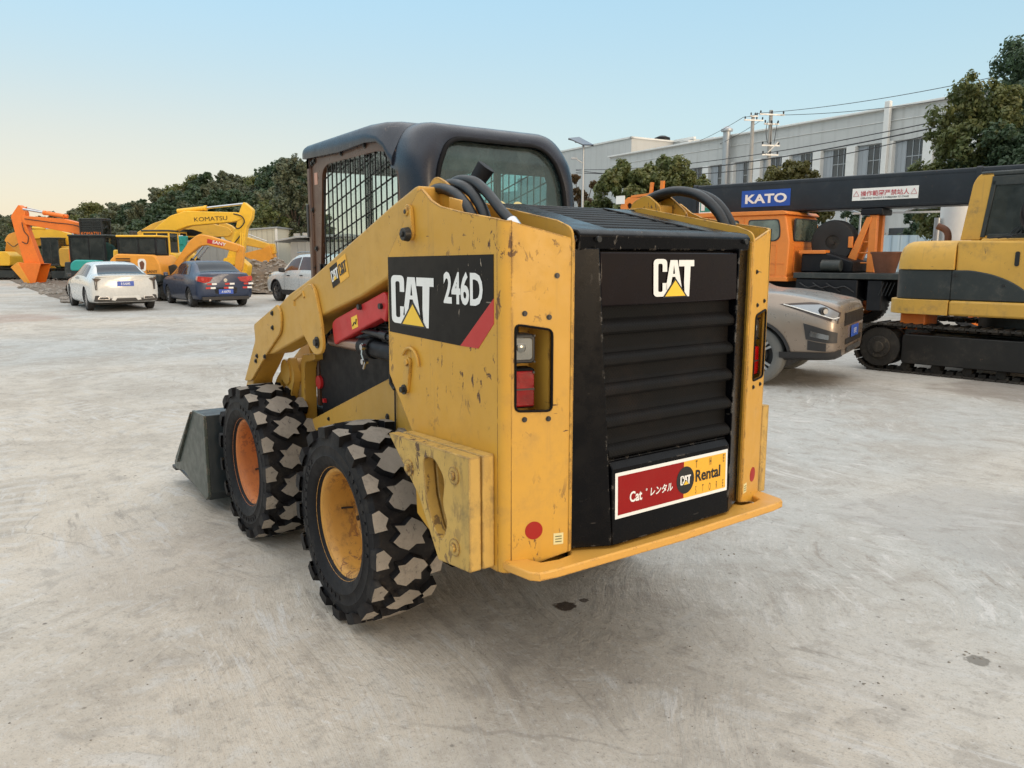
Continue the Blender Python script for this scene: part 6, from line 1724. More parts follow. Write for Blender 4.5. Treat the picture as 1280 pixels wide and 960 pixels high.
f2 = root('corner_building', W(11.1, 75.0), HEAD(-59), 'pale flat-roofed block with a sunlit end wall and a black rooftop tank', 'building')
m = MB(); m.box(-16, 0, 0, 16, 0, 12.4); m.build('wall', M['factory_wall'], f2)
m = MB(); m.box(-16.1, .1, -.1, .25, 12.4, 12.55); m.box(-.15, .1, -.1, 16, 12.4, 12.55); m.build('parapet', M['factory_trim'], f2)
m = MB()
for x in range(-14, -1, 3): m.box(x, x+1.2, -.06, -.02, 5.5, 8)
m.split('window', M['window_dark'], f2)
m = MB(); m.box(-22, -16.02, 1, 14, 0, 10.6); m.build('wing', M['factory_wall'], f2, bevel=.03)
m = MB(); m.box(-30, -22.02, 2, 14, 0, 9.4); m.build('wing', M['factory_wall'], f2, bevel=.03)
m = MB(); m.box(-4.5, -.5, 11.0, 15.5, 12.4, 13.4); m.build('roof_room', M['factory_trim'], f2)
def roofbox(px_, d, z0, z1, w_, mat, lab, name='rooftop_tank', cyl=False):
    m = MB()
    if cyl: m.cyl((0, 0, 0), (0, 0, z1-z0), w_, n=20); m.cyl((0, 0, z1-z0), (0, 0, z1-z0+.18), w_*.9, w_*.4, n=20)
    else: m.box(-w_, w_, -w_, w_, 0, z1-z0); m.box(-w_-.06, w_+.06, -w_-.06, w_+.06, z1-z0, z1-z0+.08)
    o = m.build(name, mat, None, bevel=.05); o.location = W((px_-640)/973.6*d, d, z0); o.rotation_euler = (0, 0, HEAD(-59)); tag(o, lab, 'tank' if cyl else 'roof room'); return o
roofbox(821, 83, 12.4, 13.6, .80, M['inner_dark'], 'black water tank on the roof of the corner block', cyl=True)
roofbox(853, 76, 10.0, 12.2, .55, M['factory_trim'], 'small sunlit box on the roof beyond the black tank', 'roof_box')
f3 = root('low_block', W(15.4, 78), HEAD(-59), 'low grey roof range between the corner block and the long hall', 'building')
m = MB(); m.box(0, 3, 0, 10, 0, 12.4); m.build('wall', M['factory_wall'], f3)
m = MB(); m.box(-.1, 3.1, -.1, .2, 12.4, 12.6); m.build('parapet', M['factory_trim'], f3)

# sheds on the left
s1 = root('corrugated_shed', W(-16.9, 46), HEAD(0), 'cream corrugated shed behind the rubble heap', 'shed')
m = MB(); m.prism([(0, 0), (0, 2.95), (3.25, 3.18), (3.25, 0)], 'y', 0, 7); m.build('wall', M['shed_cream'], s1)
m = MB(); m.prism([(-.1, 2.96), (-.1, 3.03), (3.35, 3.27), (3.35, 3.19)], 'y', -.12, 7.1); m.build('roof', M['steel'], s1)
m = MB(); m.box(3.16, 3.28, -.05, .06, 0, 3.2); m.build('corner_post', M['factory_trim'], s1)
s2 = root('grey_shed', W(-19.4, 44.5), HEAD(0), 'plain grey panel shed behind the amber excavator boom', 'shed')
m = MB(); m.box(0, 3.9, 0, 5, 0, 2.35); m.build('wall', M['shed_grey'], s2)
m = MB(); m.box(-.1, 4.0, -.1, 5.1, 2.35, 2.45); m.build('roof', M['steel'], s2)
s3 = root('lean_to_shed', W(-11.75, 42), HEAD(0), 'small grey lean-to shed beyond the white off-road wagon', 'shed')
m = MB(); m.box(0, 3.0, 0, 4, 0, 2.32); m.build('wall', M['shed_grey'], s3)
m = MB(); m.prism([(-.75, 2.30), (-.75, 2.38), (.4, 2.62), (3.2, 2.75), (3.2, 2.62), (.4, 2.52)], 'y', -.4, 4.2); m.build('roof', M['steel'], s3, bevel=.01)
m = MB(); m.box(-.7, -.64, -.3, -.24, 0, 2.3); m.build('post', M['steel'], s3)
m = MB()
for k, x in enumerate((.3, .75, 1.3)): m.cbox((x, .2, 2.70+.03*k), (.3, .25, .14), Matrix.Rotation(.3*k, 3, 'Z'))
for q, lb in zip(m.split('roof_brick', M['concrete'], None, bevel=.01), ('loose block on the shed roof nearest the eaves', 'middle loose block on the shed roof', 'loose block on the shed roof farthest from the eaves')):
    q.location = W(-11.75, 42); q.rotation_euler = (0, 0, HEAD(0)); tag(q, lb, 'block')

# blue sheet fence behind the crane
def sheet_fence(p0, p1, h, lab, mat, name='sheet_fence'):
    a, b = Vector(p0), Vector(p1); L_ = (b-a).length; ang = math.degrees(math.atan2(b.y-a.y, b.x-a.x))
    f = root(name, W(a.x, a.y), HEAD(ang), lab, 'fence')
    m = MB(); n = int(L_/.15); pts = []
    for i in range(n+1):
        x = L_*i/n; pts.append((x, .03 if i % 4 in (0, 1) else .0))
    m.add([(x, y, z) for z in (.05, h) for x, y in pts], [(i, i+1, n+2+i, n+1+i) for i in range(n)])
    m.build('sheet', mat, f, smooth=0)
    m = MB()
    for z in (.4, h-.25): m.box(0, L_, .04, .08, z, z+.05)
    m.build('rail', M['steel'], f)
    m = MB(); k = max(1, int(L_/3))
    for i in range(k+1): m.box(L_*i/k-.04, L_*i/k+.04, .08, .16, 0, h+.1)
    m.split('post', M['steel'], f)
    return f
sheet_fence((7.5, 31), (24.0, 28), 2.35, 'pale blue sheet fence seen beneath the crane boom', M['sheet_blue'])
sheet_fence((2.6, 47), (5.6, 46), 4.35, 'white slatted fence between the loader cab and the trees', M['factory_trim'], 'slatted_fence')
# canopy frame under the boom
cf = root('canopy_frame', W(9.2, 21.0), HEAD(-10), 'thin steel canopy frame beneath the crane boom', 'canopy')
m = MB()
for x in (0, 2.6): 
    for y in (0, 1.6): m.cyl((x, y, 0), (x, y, 2.66), .028, n=10)
m.split('post', M['steel'], cf)
m = MB(); m.bar((-.2, 0, 2.68), (2.8, 0, 2.72), .04, .05); m.bar((-.2, 1.6, 2.86), (2.8, 1.6, 2.90), .04, .05); m.bar((0, 0, 2.68), (0, 1.6, 2.88), .04, .04); m.bar((2.6, 0, 2.7), (2.6, 1.6, 2.9), .04, .04); m.bar((1.0, 0, 2.7), (1.9, 1.6, 2.9), .03, .03)
m.build('top_frame', M['steel'], cf)
# white tank with a steel pipe beside the near excavator
tk = root('storage_tank', W(10.95, 19.6), 0, 'white upright tank with a steel pipe beside it, behind the large yellow excavator', 'tank')
m = MB(); m.cyl((0, 0, 0), (0, 0, 3.2), .36, n=32); m.cyl((0, 0, 3.2), (0, 0, 3.3), .36, .1, n=32); m.build('shell', M['factory_trim'], tk, bevel=.01, smooth=50)
pp = RT*-.46
m = MB(); m.cyl(pp, pp+Vector((0, 0, 2.5)), .075, n=20); m.cyl(pp+Vector((0, 0, 1.1)), pp+Vector((0, 0, 1.14)), .09, n=20); m.build('pipe', M['steel'], tk, smooth=50)

# solar street lamp
lp_ = root('solar_lamp', W(2.12, 24.0), HEAD(0), 'solar street lamp with a tilted dark panel beside the loader cab', 'street lamp')
m = MB(); m.cyl((0, 0, 0), (0, 0, 4.85), .045, .035, n=14); m.cyl((0, 0, 0), (0, 0, .03), .14, n=16); m.build('pole', M['steel'], lp_, smooth=40)
base = Vector((2.12, 24.0, 0)); cs = [(1.69, 24.25, 5.04), (2.03, 24.5, 5.11), (2.40, 23.75, 4.78), (2.06, 23.5, 4.75)]
cs = [Vector(c)-base for c in cs]; nn_ = (cs[1]-cs[0]).cross(cs[3]-cs[0]).normalized()
if nn_.z < 0: nn_ = -nn_
m = MB(); m.add(cs+[c+nn_*.03 for c in cs], [(0, 1, 2, 3), (7, 6, 5, 4), (0, 4, 5, 1), (1, 5, 6, 2), (2, 6, 7, 3), (3, 7, 4, 0)]); pn_ = m.build('solar_panel', M['solar'], lp_, weld=True)
m = MB(); m.bar(cs[0]-nn_*.012, cs[2]-nn_*.012, .02, .02); m.bar((cs[0]+cs[3])/2-nn_*.01, (cs[1]+cs[2])/2-nn_*.01, .03, .02); m.build('bracket', M['cable'], pn_)
m = MB(); m.bar((0, 0, 4.3), (-.22, -.1, 4.42), .03, .03); m.cbox((-.28, -.12, 4.43), (.18, .12, .05)); m.build('lamp_head', M['steel'], lp_, bevel=.01)

# utility poles
def util_pole(r_, d_, h, kind, lab):
    p = root('utility_pole', W(r_, d_), HEAD(12), lab, 'utility pole', 'utility poles in front of the factory hall')
    m = MB(); m.cyl((0, 0, 0), (0, 0, h), .17, .10, n=16); m.build('pole', M['concrete'], p, smooth=40)
    if kind:
        arms = [(h-.25, .75), (h-.75, .45), (h-1.9, .55), (h-2.4, .5)]
    else: arms = [(h-.25, .62), (h-.02, .25)]
    for z, w_ in arms:
        m = MB(); m.bar((-w_, -.12, z), (w_, -.12, z), .07, .08); ar = m.build('cross_arm', M['steel'], p)
        m = MB()
        for x in (-w_+.06, 0 if kind else w_*.3, w_-.06):
            m.cyl((x, -.12, z+.04), (x, -.12, z+.12), .035, n=8); m.cyl((x, -.12, z+.12), (x, -.12, z+.20), .055, .03, n=8)
        m.split('insulator', M['cable'], ar, gap=.01)
    if kind:
        m = MB(); m.bar((-.3, -.15, h-2.4), (.45, -.15, h-1.7), .04, .04); m.build('brace', M['steel'], p)
        m = MB()
        for k in range(3): m.tube(spline([(.3*k-.3, -.2, h-.65), (.3*k-.45, -.35, h-1.2), (.2*k-.3, -.3, h-1.8)], 4), .018, 5)
        m.split('jumper', M['cable'], p)
    return p
util_pole(14.35, 45, 9.55, True, 'nearer concrete utility pole with several cross arms')
util_pole(14.25, 48, 9.75, False, 'slimmer utility pole with one cross arm, left of the other')
def cable(a, b, sag, lab, r_=.015, name='power_cable'):
    a = Vector(a); b = Vector(b); pts = []
    n = 24
    for i in range(n+1):
        t = i/n; p = a.lerp(b, t); p.z -= sag*4*t*(1-t); pts.append(p)
    mid = pts[0].copy(); m = MB(); m.tube([p-mid for p in pts], r_, 5); o = m.build(name, M['cable'], None, smooth=60); o.location = mid; tag(o, lab, 'cable', 'overhead cables by the factory'); return o
def Wp(px_, y_, d): 
    c = math.cos(R(9.292)); s_ = math.sin(R(9.292)); u = (px_-640)/973.577; v = (480-y_)/973.577
    k = d/(c+v*s_); return W(u*k, d, CAM.z+(v*c-s_)*k)
cable(W(13.7, 45, 9.40), W(19.5, 30, 8.45), .25, 'upper cable from the nearer pole towards the right-hand tree')
cable(W(14.9, 45, 9.30), W(20.4, 30, 8.05), .3, 'second cable from the nearer pole towards the right-hand tree')
cable(W(13.7, 45, 9.40), W(13.7, 48, 9.70), .05, 'short cable linking the two utility poles')
cable(W(13.7, 48, 9.70), W(14.6, 92, 13.6), .9, 'upper cable running from the slim pole over the corner block')
cable(W(14.8, 48, 9.55), W(16.0, 92, 13.2), 1.1, 'lower cable running from the slim pole over the corner block')
cable(Wp(720, 212, 60), Wp(1175, 151, 30), .5, 'highest of the low cables crossing the hall windows', .02)
cable(Wp(720, 216, 60), Wp(1175, 158, 30), .6, 'middle low cable crossing the hall windows', .028)
cable(Wp(720, 213, 52), Wp(1175, 165, 34), .9, 'lowest cable crossing the hall windows', .022)
# ---------------------------------------------------------------- trees, hill, rubble
def leaf_mat(name, a, b, c, seed=0):
    m, t, p = nt(name); n = N(t)
    g = n.new('ShaderNodeNewGeometry'); oi = n.new('ShaderNodeObjectInfo')
    v = n.new('ShaderNodeVectorMath', operation='ADD'); t.links.new(n.tc.outputs['Object'], v.inputs[0]); v.inputs[1].default_value = (seed, seed, seed)
    big = n.ramp(n.noise(.75, 3, .6, v.outputs[0]), .35, .65); rnd = g.outputs['Random Per Island']
    col = n.mix(big, a, b); col = n.mix(n.ramp(n.noise(2.6, 3, .6, v.outputs[0]), .52, .72), col, c)
    col = n.mix(n.ramp(rnd, 0, 1, 0, .5), col, tuple(x*.45 for x in a))
    col = n.mix(n.math('MULTIPLY', oi.outputs['Random'], .35), col, tuple(x*.6 for x in b))
    t.links.new(col, p.inputs['Base Color']); p.inputs['Roughness'].default_value = .55
    tr = n.new('ShaderNodeBsdfTranslucent'); t.links.new(col, tr.inputs[0])
    mx = n.new('ShaderNodeMixShader'); mx.inputs[0].default_value = .38
    out = [x for x in t.nodes if x.type == 'OUTPUT_MATERIAL'][0]
    t.links.new(p.outputs[0], mx.inputs[1]); t.links.new(tr.outputs[0], mx.inputs[2]); t.links.new(mx.outputs[0], out.inputs[0])
    return m
M['leaf_olive'] = leaf_mat('leaf_olive', (.12, .16, .05), (.19, .205, .065), (.25, .21, .07), 3)
M['leaf_dark'] = leaf_mat('leaf_dark', (.055, .10, .055), (.085, .14, .070), (.115, .16, .07), 8)
M['leaf_hill'] = leaf_mat('leaf_hill', (.125, .155, .095), (.165, .185, .105), (.20, .18, .10), 5)
M['leaf_yellow'] = leaf_mat('leaf_yellow', (.12, .12, .03), (.19, .17, .045), (.22, .17, .06), 1)
M['leaf_rust'] = leaf_mat('leaf_rust', (.13, .08, .03), (.20, .12, .05), (.10, .10, .035), 2)
M['bark'] = paint('bark', (.10, .075, .055), .9, .2, .4, (.05, .04, .03), bump=.8)

def crown_mesh(blobs, nleaf, size, rnd, squash=1.0):
    """thousands of small leaf faces scattered through the lobes of a crown, thinning at the edge"""
    V_ = []; F_ = []
    tot = sum(b[3]**2 for b in blobs)
    for bx, by_, bz, br in blobs:
        n = int(1.45*nleaf*br*br/tot); sub = []
        for _ in range(max(16, int(26*br*br+10))):      # twigs inside each lobe
            d = Vector((rnd.gauss(0, 1), rnd.gauss(0, 1), rnd.gauss(0, 1))).normalized()
            sub.append((d*br*(rnd.random()**.4)*.95, br*rnd.uniform(.22, .40)))
        for _ in range(n):
            c, r_ = rnd.choice(sub)
            d = Vector((rnd.gauss(0, 1), rnd.gauss(0, 1), rnd.gauss(0, 1))).normalized()
            p = Vector((bx, by_, bz))+Vector((c.x, c.y, c.z*squash))+d*r_*(rnd.random()**.5)
            s = size*rnd.uniform(.45, 1.15)
            nrm = (d+Vector((rnd.uniform(-1, 1), rnd.uniform(-1, 1), rnd.uniform(-.2, 1)))*.8).normalized()
            x = nrm.orthogonal().normalized(); x.rotate(Matrix.Rotation(rnd.uniform(0, 6.28), 3, nrm)); y = nrm.cross(x)
            o = len(V_)
            V_ += [p-x*s, p+y*s*.55, p+x*s, p-y*s*.55]; F_.append((o, o+1, o+2, o+3))
    return V_, F_
def tree(name, loc, h, rad, mat, label, cat='tree', nleaf=9000, size=.09, seed=1, base=.25, group=None, nb=11, trunk=None):
    rnd = random.Random(seed); t = root(name, loc, 0, label, cat, group)
    blobs = []; z0 = h*base
    for i in range(nb):
        a = 2.4*i+rnd.uniform(-.4, .4); k = (i+.5)/nb; zz = z0+(h-z0)*(.12+.80*k); rr_ = rad*math.sqrt(max(.05, 1-((k-.40)/.70)**2))
        br = rad*rnd.uniform(.36, .54)*(1-.22*k); q = max(0, rr_-br*.75)*rnd.uniform(.55, 1.05)
        blobs.append((math.cos(a)*q, math.sin(a)*q, min(zz, h-br*.75), br))
    V_, F_ = crown_mesh(blobs, nleaf, size, rnd, .85)
    m = MB(); m.v = V_; m.f = F_; m.m = [0]*len(F_); m.build('crown', mat, t, smooth=0)
    tr = trunk or max(.06, h*.022); m = MB()
    top = Vector((rnd.uniform(-.1, .1)*rad, rnd.uniform(-.1, .1)*rad, h*.62)); mid = Vector((rnd.uniform(-.05, .05)*rad, 0, h*.3))
    m.tube([(0, 0, -.1), (0, 0, h*.05), mid, top], [tr*1.3, tr, tr*.75, tr*.3], 8)
    for b in blobs[:9]:
        s_ = Vector((0, 0, min(b[2]*.6, h*.5))); e_ = Vector(b[:3]); m.tube([s_, s_.lerp(e_, .5)+Vector((0, 0, .1*rad)), e_], [tr*.5, tr*.3, tr*.1], 5)
    m.build('trunk', M['bark'], t, smooth=50)
    return t

# right-hand trees beyond the excavator
tree('broadleaf_tree', W(12.75, 22.0), 6.35, 1.75, M['leaf_olive'], 'loose olive-green tree in front of the factory hall, right edge', nleaf=26000, size=.075, seed=4, base=.28, nb=20)
tree('broadleaf_tree', W(15.2, 22.8), 8.0, 2.7, M['leaf_dark'], 'tall dark green tree at the right edge of the yard', nleaf=36000, size=.08, seed=9, base=.2, nb=24)
tree('broadleaf_tree', W(13.0, 20.8), 5.0, 1.5, M['leaf_dark'], 'lower dark green tree just above the dark boom at the right', nleaf=20000, size=.07, seed=12, base=.25, nb=12)
# trees between cab and boom
tree('broadleaf_tree', W(5.4, 38), 6.1, 2.0, M['leaf_olive'], 'round green tree just right of the loader cab, before the corner block', nleaf=26000, size=.11, seed=21, base=.1, nb=14)
tree('broadleaf_tree', W(7.4, 38.5), 6.45, 1.95, M['leaf_olive'], 'middle olive tree above the orange boom head', nleaf=26000, size=.11, seed=22, base=.1, nb=14)
tree('broadleaf_tree', W(9.15, 39.5), 5.8, 1.55, M['leaf_olive'], 'small olive tree left of the flue pipe', nleaf=9000, size=.10, seed=23, base=.1, nb=11)
tree('broadleaf_tree', W(4.1, 36), 3.9, 1.1, M['leaf_dark'], 'low dark bush at the foot of the round green tree', nleaf=8000, size=.10, seed=24, base=.05, nb=9)
tree('broadleaf_tree', W(3.55, 41), 6.0, 1.0, M['leaf_rust'], 'rust-tinged small tree right beside the loader cab', nleaf=6000, size=.09, seed=25, base=.35, nb=9)
tree('broadleaf_tree', W(10.3, 30), 5.2, 1.6, M['leaf_yellow'], 'yellow-green tree top showing above the lettered boom', nleaf=16000, size=.09, seed=26, base=.35, nb=11)
for k, (r_, d_, h_, lb) in enumerate(((9.6, 33.5, 3.3, 'dark bush behind the blue fence, nearest the orange cab'), (12.0, 33, 3.6, 'dark bush behind the blue fence, above the orange boom rest'), (14.2, 32.5, 3.8, 'dark bush behind the blue fence, above the brown bin'), (16.6, 32, 3.6, 'dark bush behind the blue fence beside the tank'), (7.6, 34, 3.2, 'dark bush seen over the roof of the orange cab'))):
    tree('bush', W(r_, d_), h_, 1.5, M['leaf_dark'], lb, 'bush', 6500, .10, 40+k, .05, nb=9)

# hillside wood
TOP = [(-200, 285), (0, 268), (30, 272), (60, 274), (95, 264), (130, 257), (165, 256), (200, 245), (230, 232), (262, 223), (300, 218), (330, 222), (345, 214), (365, 200), (385, 215), (400, 285), (450, 308), (560, 312), (640, 314), (720, 315), (760, 318), (800, 321)]
def topy(px_):
    for (a, b), (c, d) in zip(TOP, TOP[1:]):
        if a <= px_ <= c: return lerp(b, d, (px_-a)/(c-a))
    return TOP[0][1] if px_ < TOP[0][0] else 321
def hillh(r_, d_):
    px_ = 640+973.6*r_/d_; z = 1.558+(321-topy(px_))/973.6*d_-5.2
    k = min(1, max(0, (d_-60)/28)); k = k*k*(3-2*k)
    k2 = min(1, max(0, (150-d_)/40))
    return max(0, z)*k*k2-.3
m = MB(); rs = [-150+i*5 for i in range(34)]; ds = [58+j*4 for j in range(26)]
m.add([W(r_, d_, hillh(r_, d_)) for d_ in ds for r_ in rs], [(j*len(rs)+i, j*len(rs)+i+1, (j+1)*len(rs)+i+1, (j+1)*len(rs)+i) for j in range(len(ds)-1) for i in range(len(rs)-1)])
M['hill_soil'] = paint('hill_soil', (.05, .055, .03), .95, .3, .3, (.03, .035, .02), bump=.5, sc=.2)
tag(m.build('hill', M['hill_soil'], smooth=60), kind='structure')
rnd = random.Random(77)
protos = []
for k in range(4):
    t = tree('hill_tree', (0, 0, 0), 6.4, 2.5, [M['leaf_hill'], M['leaf_hill'], M['leaf_dark'], M['leaf_olive']][k], None, 'tree', 7500, .20, 60+k, .04, nb=14)
    protos.append(t)
used = set(); GR = 'trees of the hillside wood'
LB = ['grey-green tree in the mass of the hillside wood', 'dull green rounded tree in the mass of the hillside wood', 'dark evergreen tree in the mass of the hillside wood', 'yellowish tree in the mass of the hillside wood']
def put_hill(px_, d_, k, y_=None):
    r_ = (px_-640)/973.6*d_; zt = 1.558+(321-(y_ if y_ else topy(px_)))/973.6*d_
    z = max(-.3, hillh(r_, d_)); h = zt-z
    if h < 1.5: return
    s_ = h/6.4
    if k in used: t = copy_tree(protos[k])
    else: t = protos[k]; used.add(k)
    t.location = W(r_, d_, z); w_ = max(.75, min(1.35, s_*rnd.uniform(.9, 1.2))); t.scale = (w_, w_, s_); t.rotation_euler = (0, 0, rnd.uniform(0, 6.28))
    t['label'] = LB[k]; t['group'] = GR
for row, (d_, dy, step) in enumerate(((90, 0, 17), (80, 9, 19), (71, 24, 22), (63, 42, 26))):
    px_ = -80+row*7
    while px_ < (380 if row > 1 else 800):
        p = px_+rnd.uniform(-4, 4); y_ = min(308 if p < 395 else 296+rnd.uniform(-5, 3), topy(p)+dy+rnd.uniform(-4, 5))
        put_hill(p, d_+rnd.uniform(-2, 2), rnd.choice((0, 0, 1, 1, 2, 2, 3) if row < 2 else (0, 1, 2, 2)), y_); px_ += step*rnd.uniform(.85, 1.15)
# taller single trees at the wood's right end
tree('broadleaf_tree', W(-13.6, 50), 7.9, 1.9, M['leaf_hill'], 'tall ragged tree beside the left edge of the loader cab', nleaf=11000, size=.12, seed=90, base=.2, nb=14)
tree('broadleaf_tree', W(-15.2, 49), 5.0, 1.7, M['leaf_olive'], 'brownish bushy tree above the lean-to shed', nleaf=9000, size=.11, seed=91, base=.05, nb=11)
tree('broadleaf_tree', W(-17.4, 56), 5.6, 2.2, M['leaf_olive'], 'bushy tree behind the corrugated shed roof', nleaf=9000, size=.12, seed=92, base=.05, nb=11)

# ---- rubble strip under the machines on the left
M['rubble'] = paint('rubble_soil', (.17, .135, .105), .95, .3, .6, (.08, .065, .05), bump=1.0, sc=3)
M['stone'] = paint('stone_grey', (.27, .245, .22), .9, .2, .4, (.12, .1, .08), bump=.6, sc=2)
def gz(px_, y_):       # ground point under a picture direction, used for laying out the strip's outline
    v = (480-y_)/973.577; c, s_ = math.cos(R(9.292)), math.sin(R(9.292)); k = CAM.z/(s_-v*c)
    return ((px_-640)/973.577*k, k*(c+v*s_))
front = [(-160, 352), (-20, 347), (10, 350), (40, 362), (60, 370), (95, 380), (130, 377), (190, 373), (240, 371), (300, 369), (345, 367), (420, 366)]
nse = lambda x, y, s_: noise.noise(Vector((x*s_, y*s_, 3.3)))
m = MB(); nr = 14; cols = []
for (px_, y_) in [(lerp(a[0], b[0], t/6), lerp(a[1], b[1], t/6)) for a, b in zip(front, front[1:]) for t in range(6)]+[front[-1]]:
    r0, d0 = gz(px_, y_+nse(px_*.2, 0, 1)*1.5); k = (d0+26)/d0; col_ = []
    for j in range(nr):
        t = (j/(nr-1))**1.6; d = lerp(d0, 60, t); r_ = r0*d/d0
        z = .004 if j == 0 else .03+.10*max(0, nse(r_, d, .5)+.3)+.05*nse(r_, d, 1.7)+.02*nse(r_, d, 4)
        col_.append(W(r_, d, z))
    cols.append(col_)
m.add([p for c in cols for p in c], [(i*nr+j, (i+1)*nr+j, (i+1)*nr+j+1, i*nr+j+1) for i in range(len(cols)-1) for j in range(nr-1)])
tag(m.build('rubble_strip', M['rubble'], smooth=60), kind='structure')
m = MB(); rnd = random.Random(5)
def stone(m, p, s_):
    n = 6; rings = []
    for z, k in ((-.3, .6), (.1, 1), (.5, .75), (.7, .2)):
        rings.append([Vector(p)+Vector((math.cos(2*PI*i/n)*k*s_*rnd.uniform(.7, 1.2), math.sin(2*PI*i/n)*k*s_*rnd.uniform(.7, 1.2), z*s_*rnd.uniform(.8, 1.1))) for i in range(n)])
    m.loft(rings)
for i in range(1500):
    px_ = rnd.uniform(-40, 345); a = min(range(len(front)), key=lambda q: abs(front[q][0]-px_)); y_ = front[a][1]-1-rnd.random()**1.5*18
    r_, d_ = gz(px_, max(334, y_)); stone(m, W(r_, d_, .04), rnd.uniform(.03, .13))
tag(m.build('rubble_stones', M['stone'], smooth=0), kind='stuff')
# heap behind the dark blue car
m = MB(); HC = (-10.6, 35.0); nr_, na = 12, 40; V_ = []
def heapz(x, y): return max(0, (1.22*math.exp(-((x/2.3)**2+(y/1.6)**2)*1.1)+.75*math.exp(-(((x+2.2)/1.6)**2+(y/1.3)**2))+.4*math.exp(-(((x-2.4)/1.4)**2+(y/1.0)**2))))*(1+.35*nse(x, y, 1.3))+.10*nse(x, y, 3)+.04*nse(x, y, 9)
gx = [-5+i*.16 for i in range(64)]; gy = [-2.4+j*.16 for j in range(32)]
m.add([W(HC[0]+x, HC[1]+y, max(.0, heapz(x, y)-.04)) for y in gy for x in gx], [(j*64+i, j*64+i+1, (j+1)*64+i+1, (j+1)*64+i) for j in range(31) for i in range(63)])
tag(m.build('rubble_heap', M['rubble'], smooth=0), 'brown rubble heap between the dark blue sedan and the white off-road wagon', 'heap')
m = MB()
for i in range(500):
    x = rnd.uniform(-4.4, 4); y = rnd.uniform(-2.2, .5); stone(m, W(HC[0]+x, HC[1]+y, max(0, heapz(x, y)-.04)), rnd.uniform(.03, .13))
tag(m.build('heap_stones', M['stone'], smooth=0), kind='stuff')
M['plank'] = paint('grey_plank', (.33, .30, .26), .85, .2, .4, (.15, .13, .1), bump=.5)
for k, (a, b, w_, lb) in enumerate((((-11.2, 33.2, .15), (-9.3, 33.6, .95), .12, 'long pale plank leaning up the rubble heap'), ((-10.9, 33.0, .12), (-9.5, 33.2, .55), .16, 'short broad board leaning at the foot of the rubble heap'), ((-11.6, 33.4, .35), (-10.2, 33.5, .40), .10, 'pale pole lying flat on the rubble heap'), ((-10.4, 32.9, .10), (-9.1, 33.0, .30), .18, 'cracked slab at the right foot of the rubble heap'), ((-9.6, 33.3, .45), (-9.0, 33.3, 1.0), .10, 'dark bent sheet behind the white off-road wagon'))):
    p, q = W(*a), W(*b); m = MB(); m.bar((0, 0, 0), q-p, w_, .04); o = m.build('plank', M['plank'] if k < 4 else M['track'], None, bevel=.004); o.location = p; tag(o, lb, 'board')
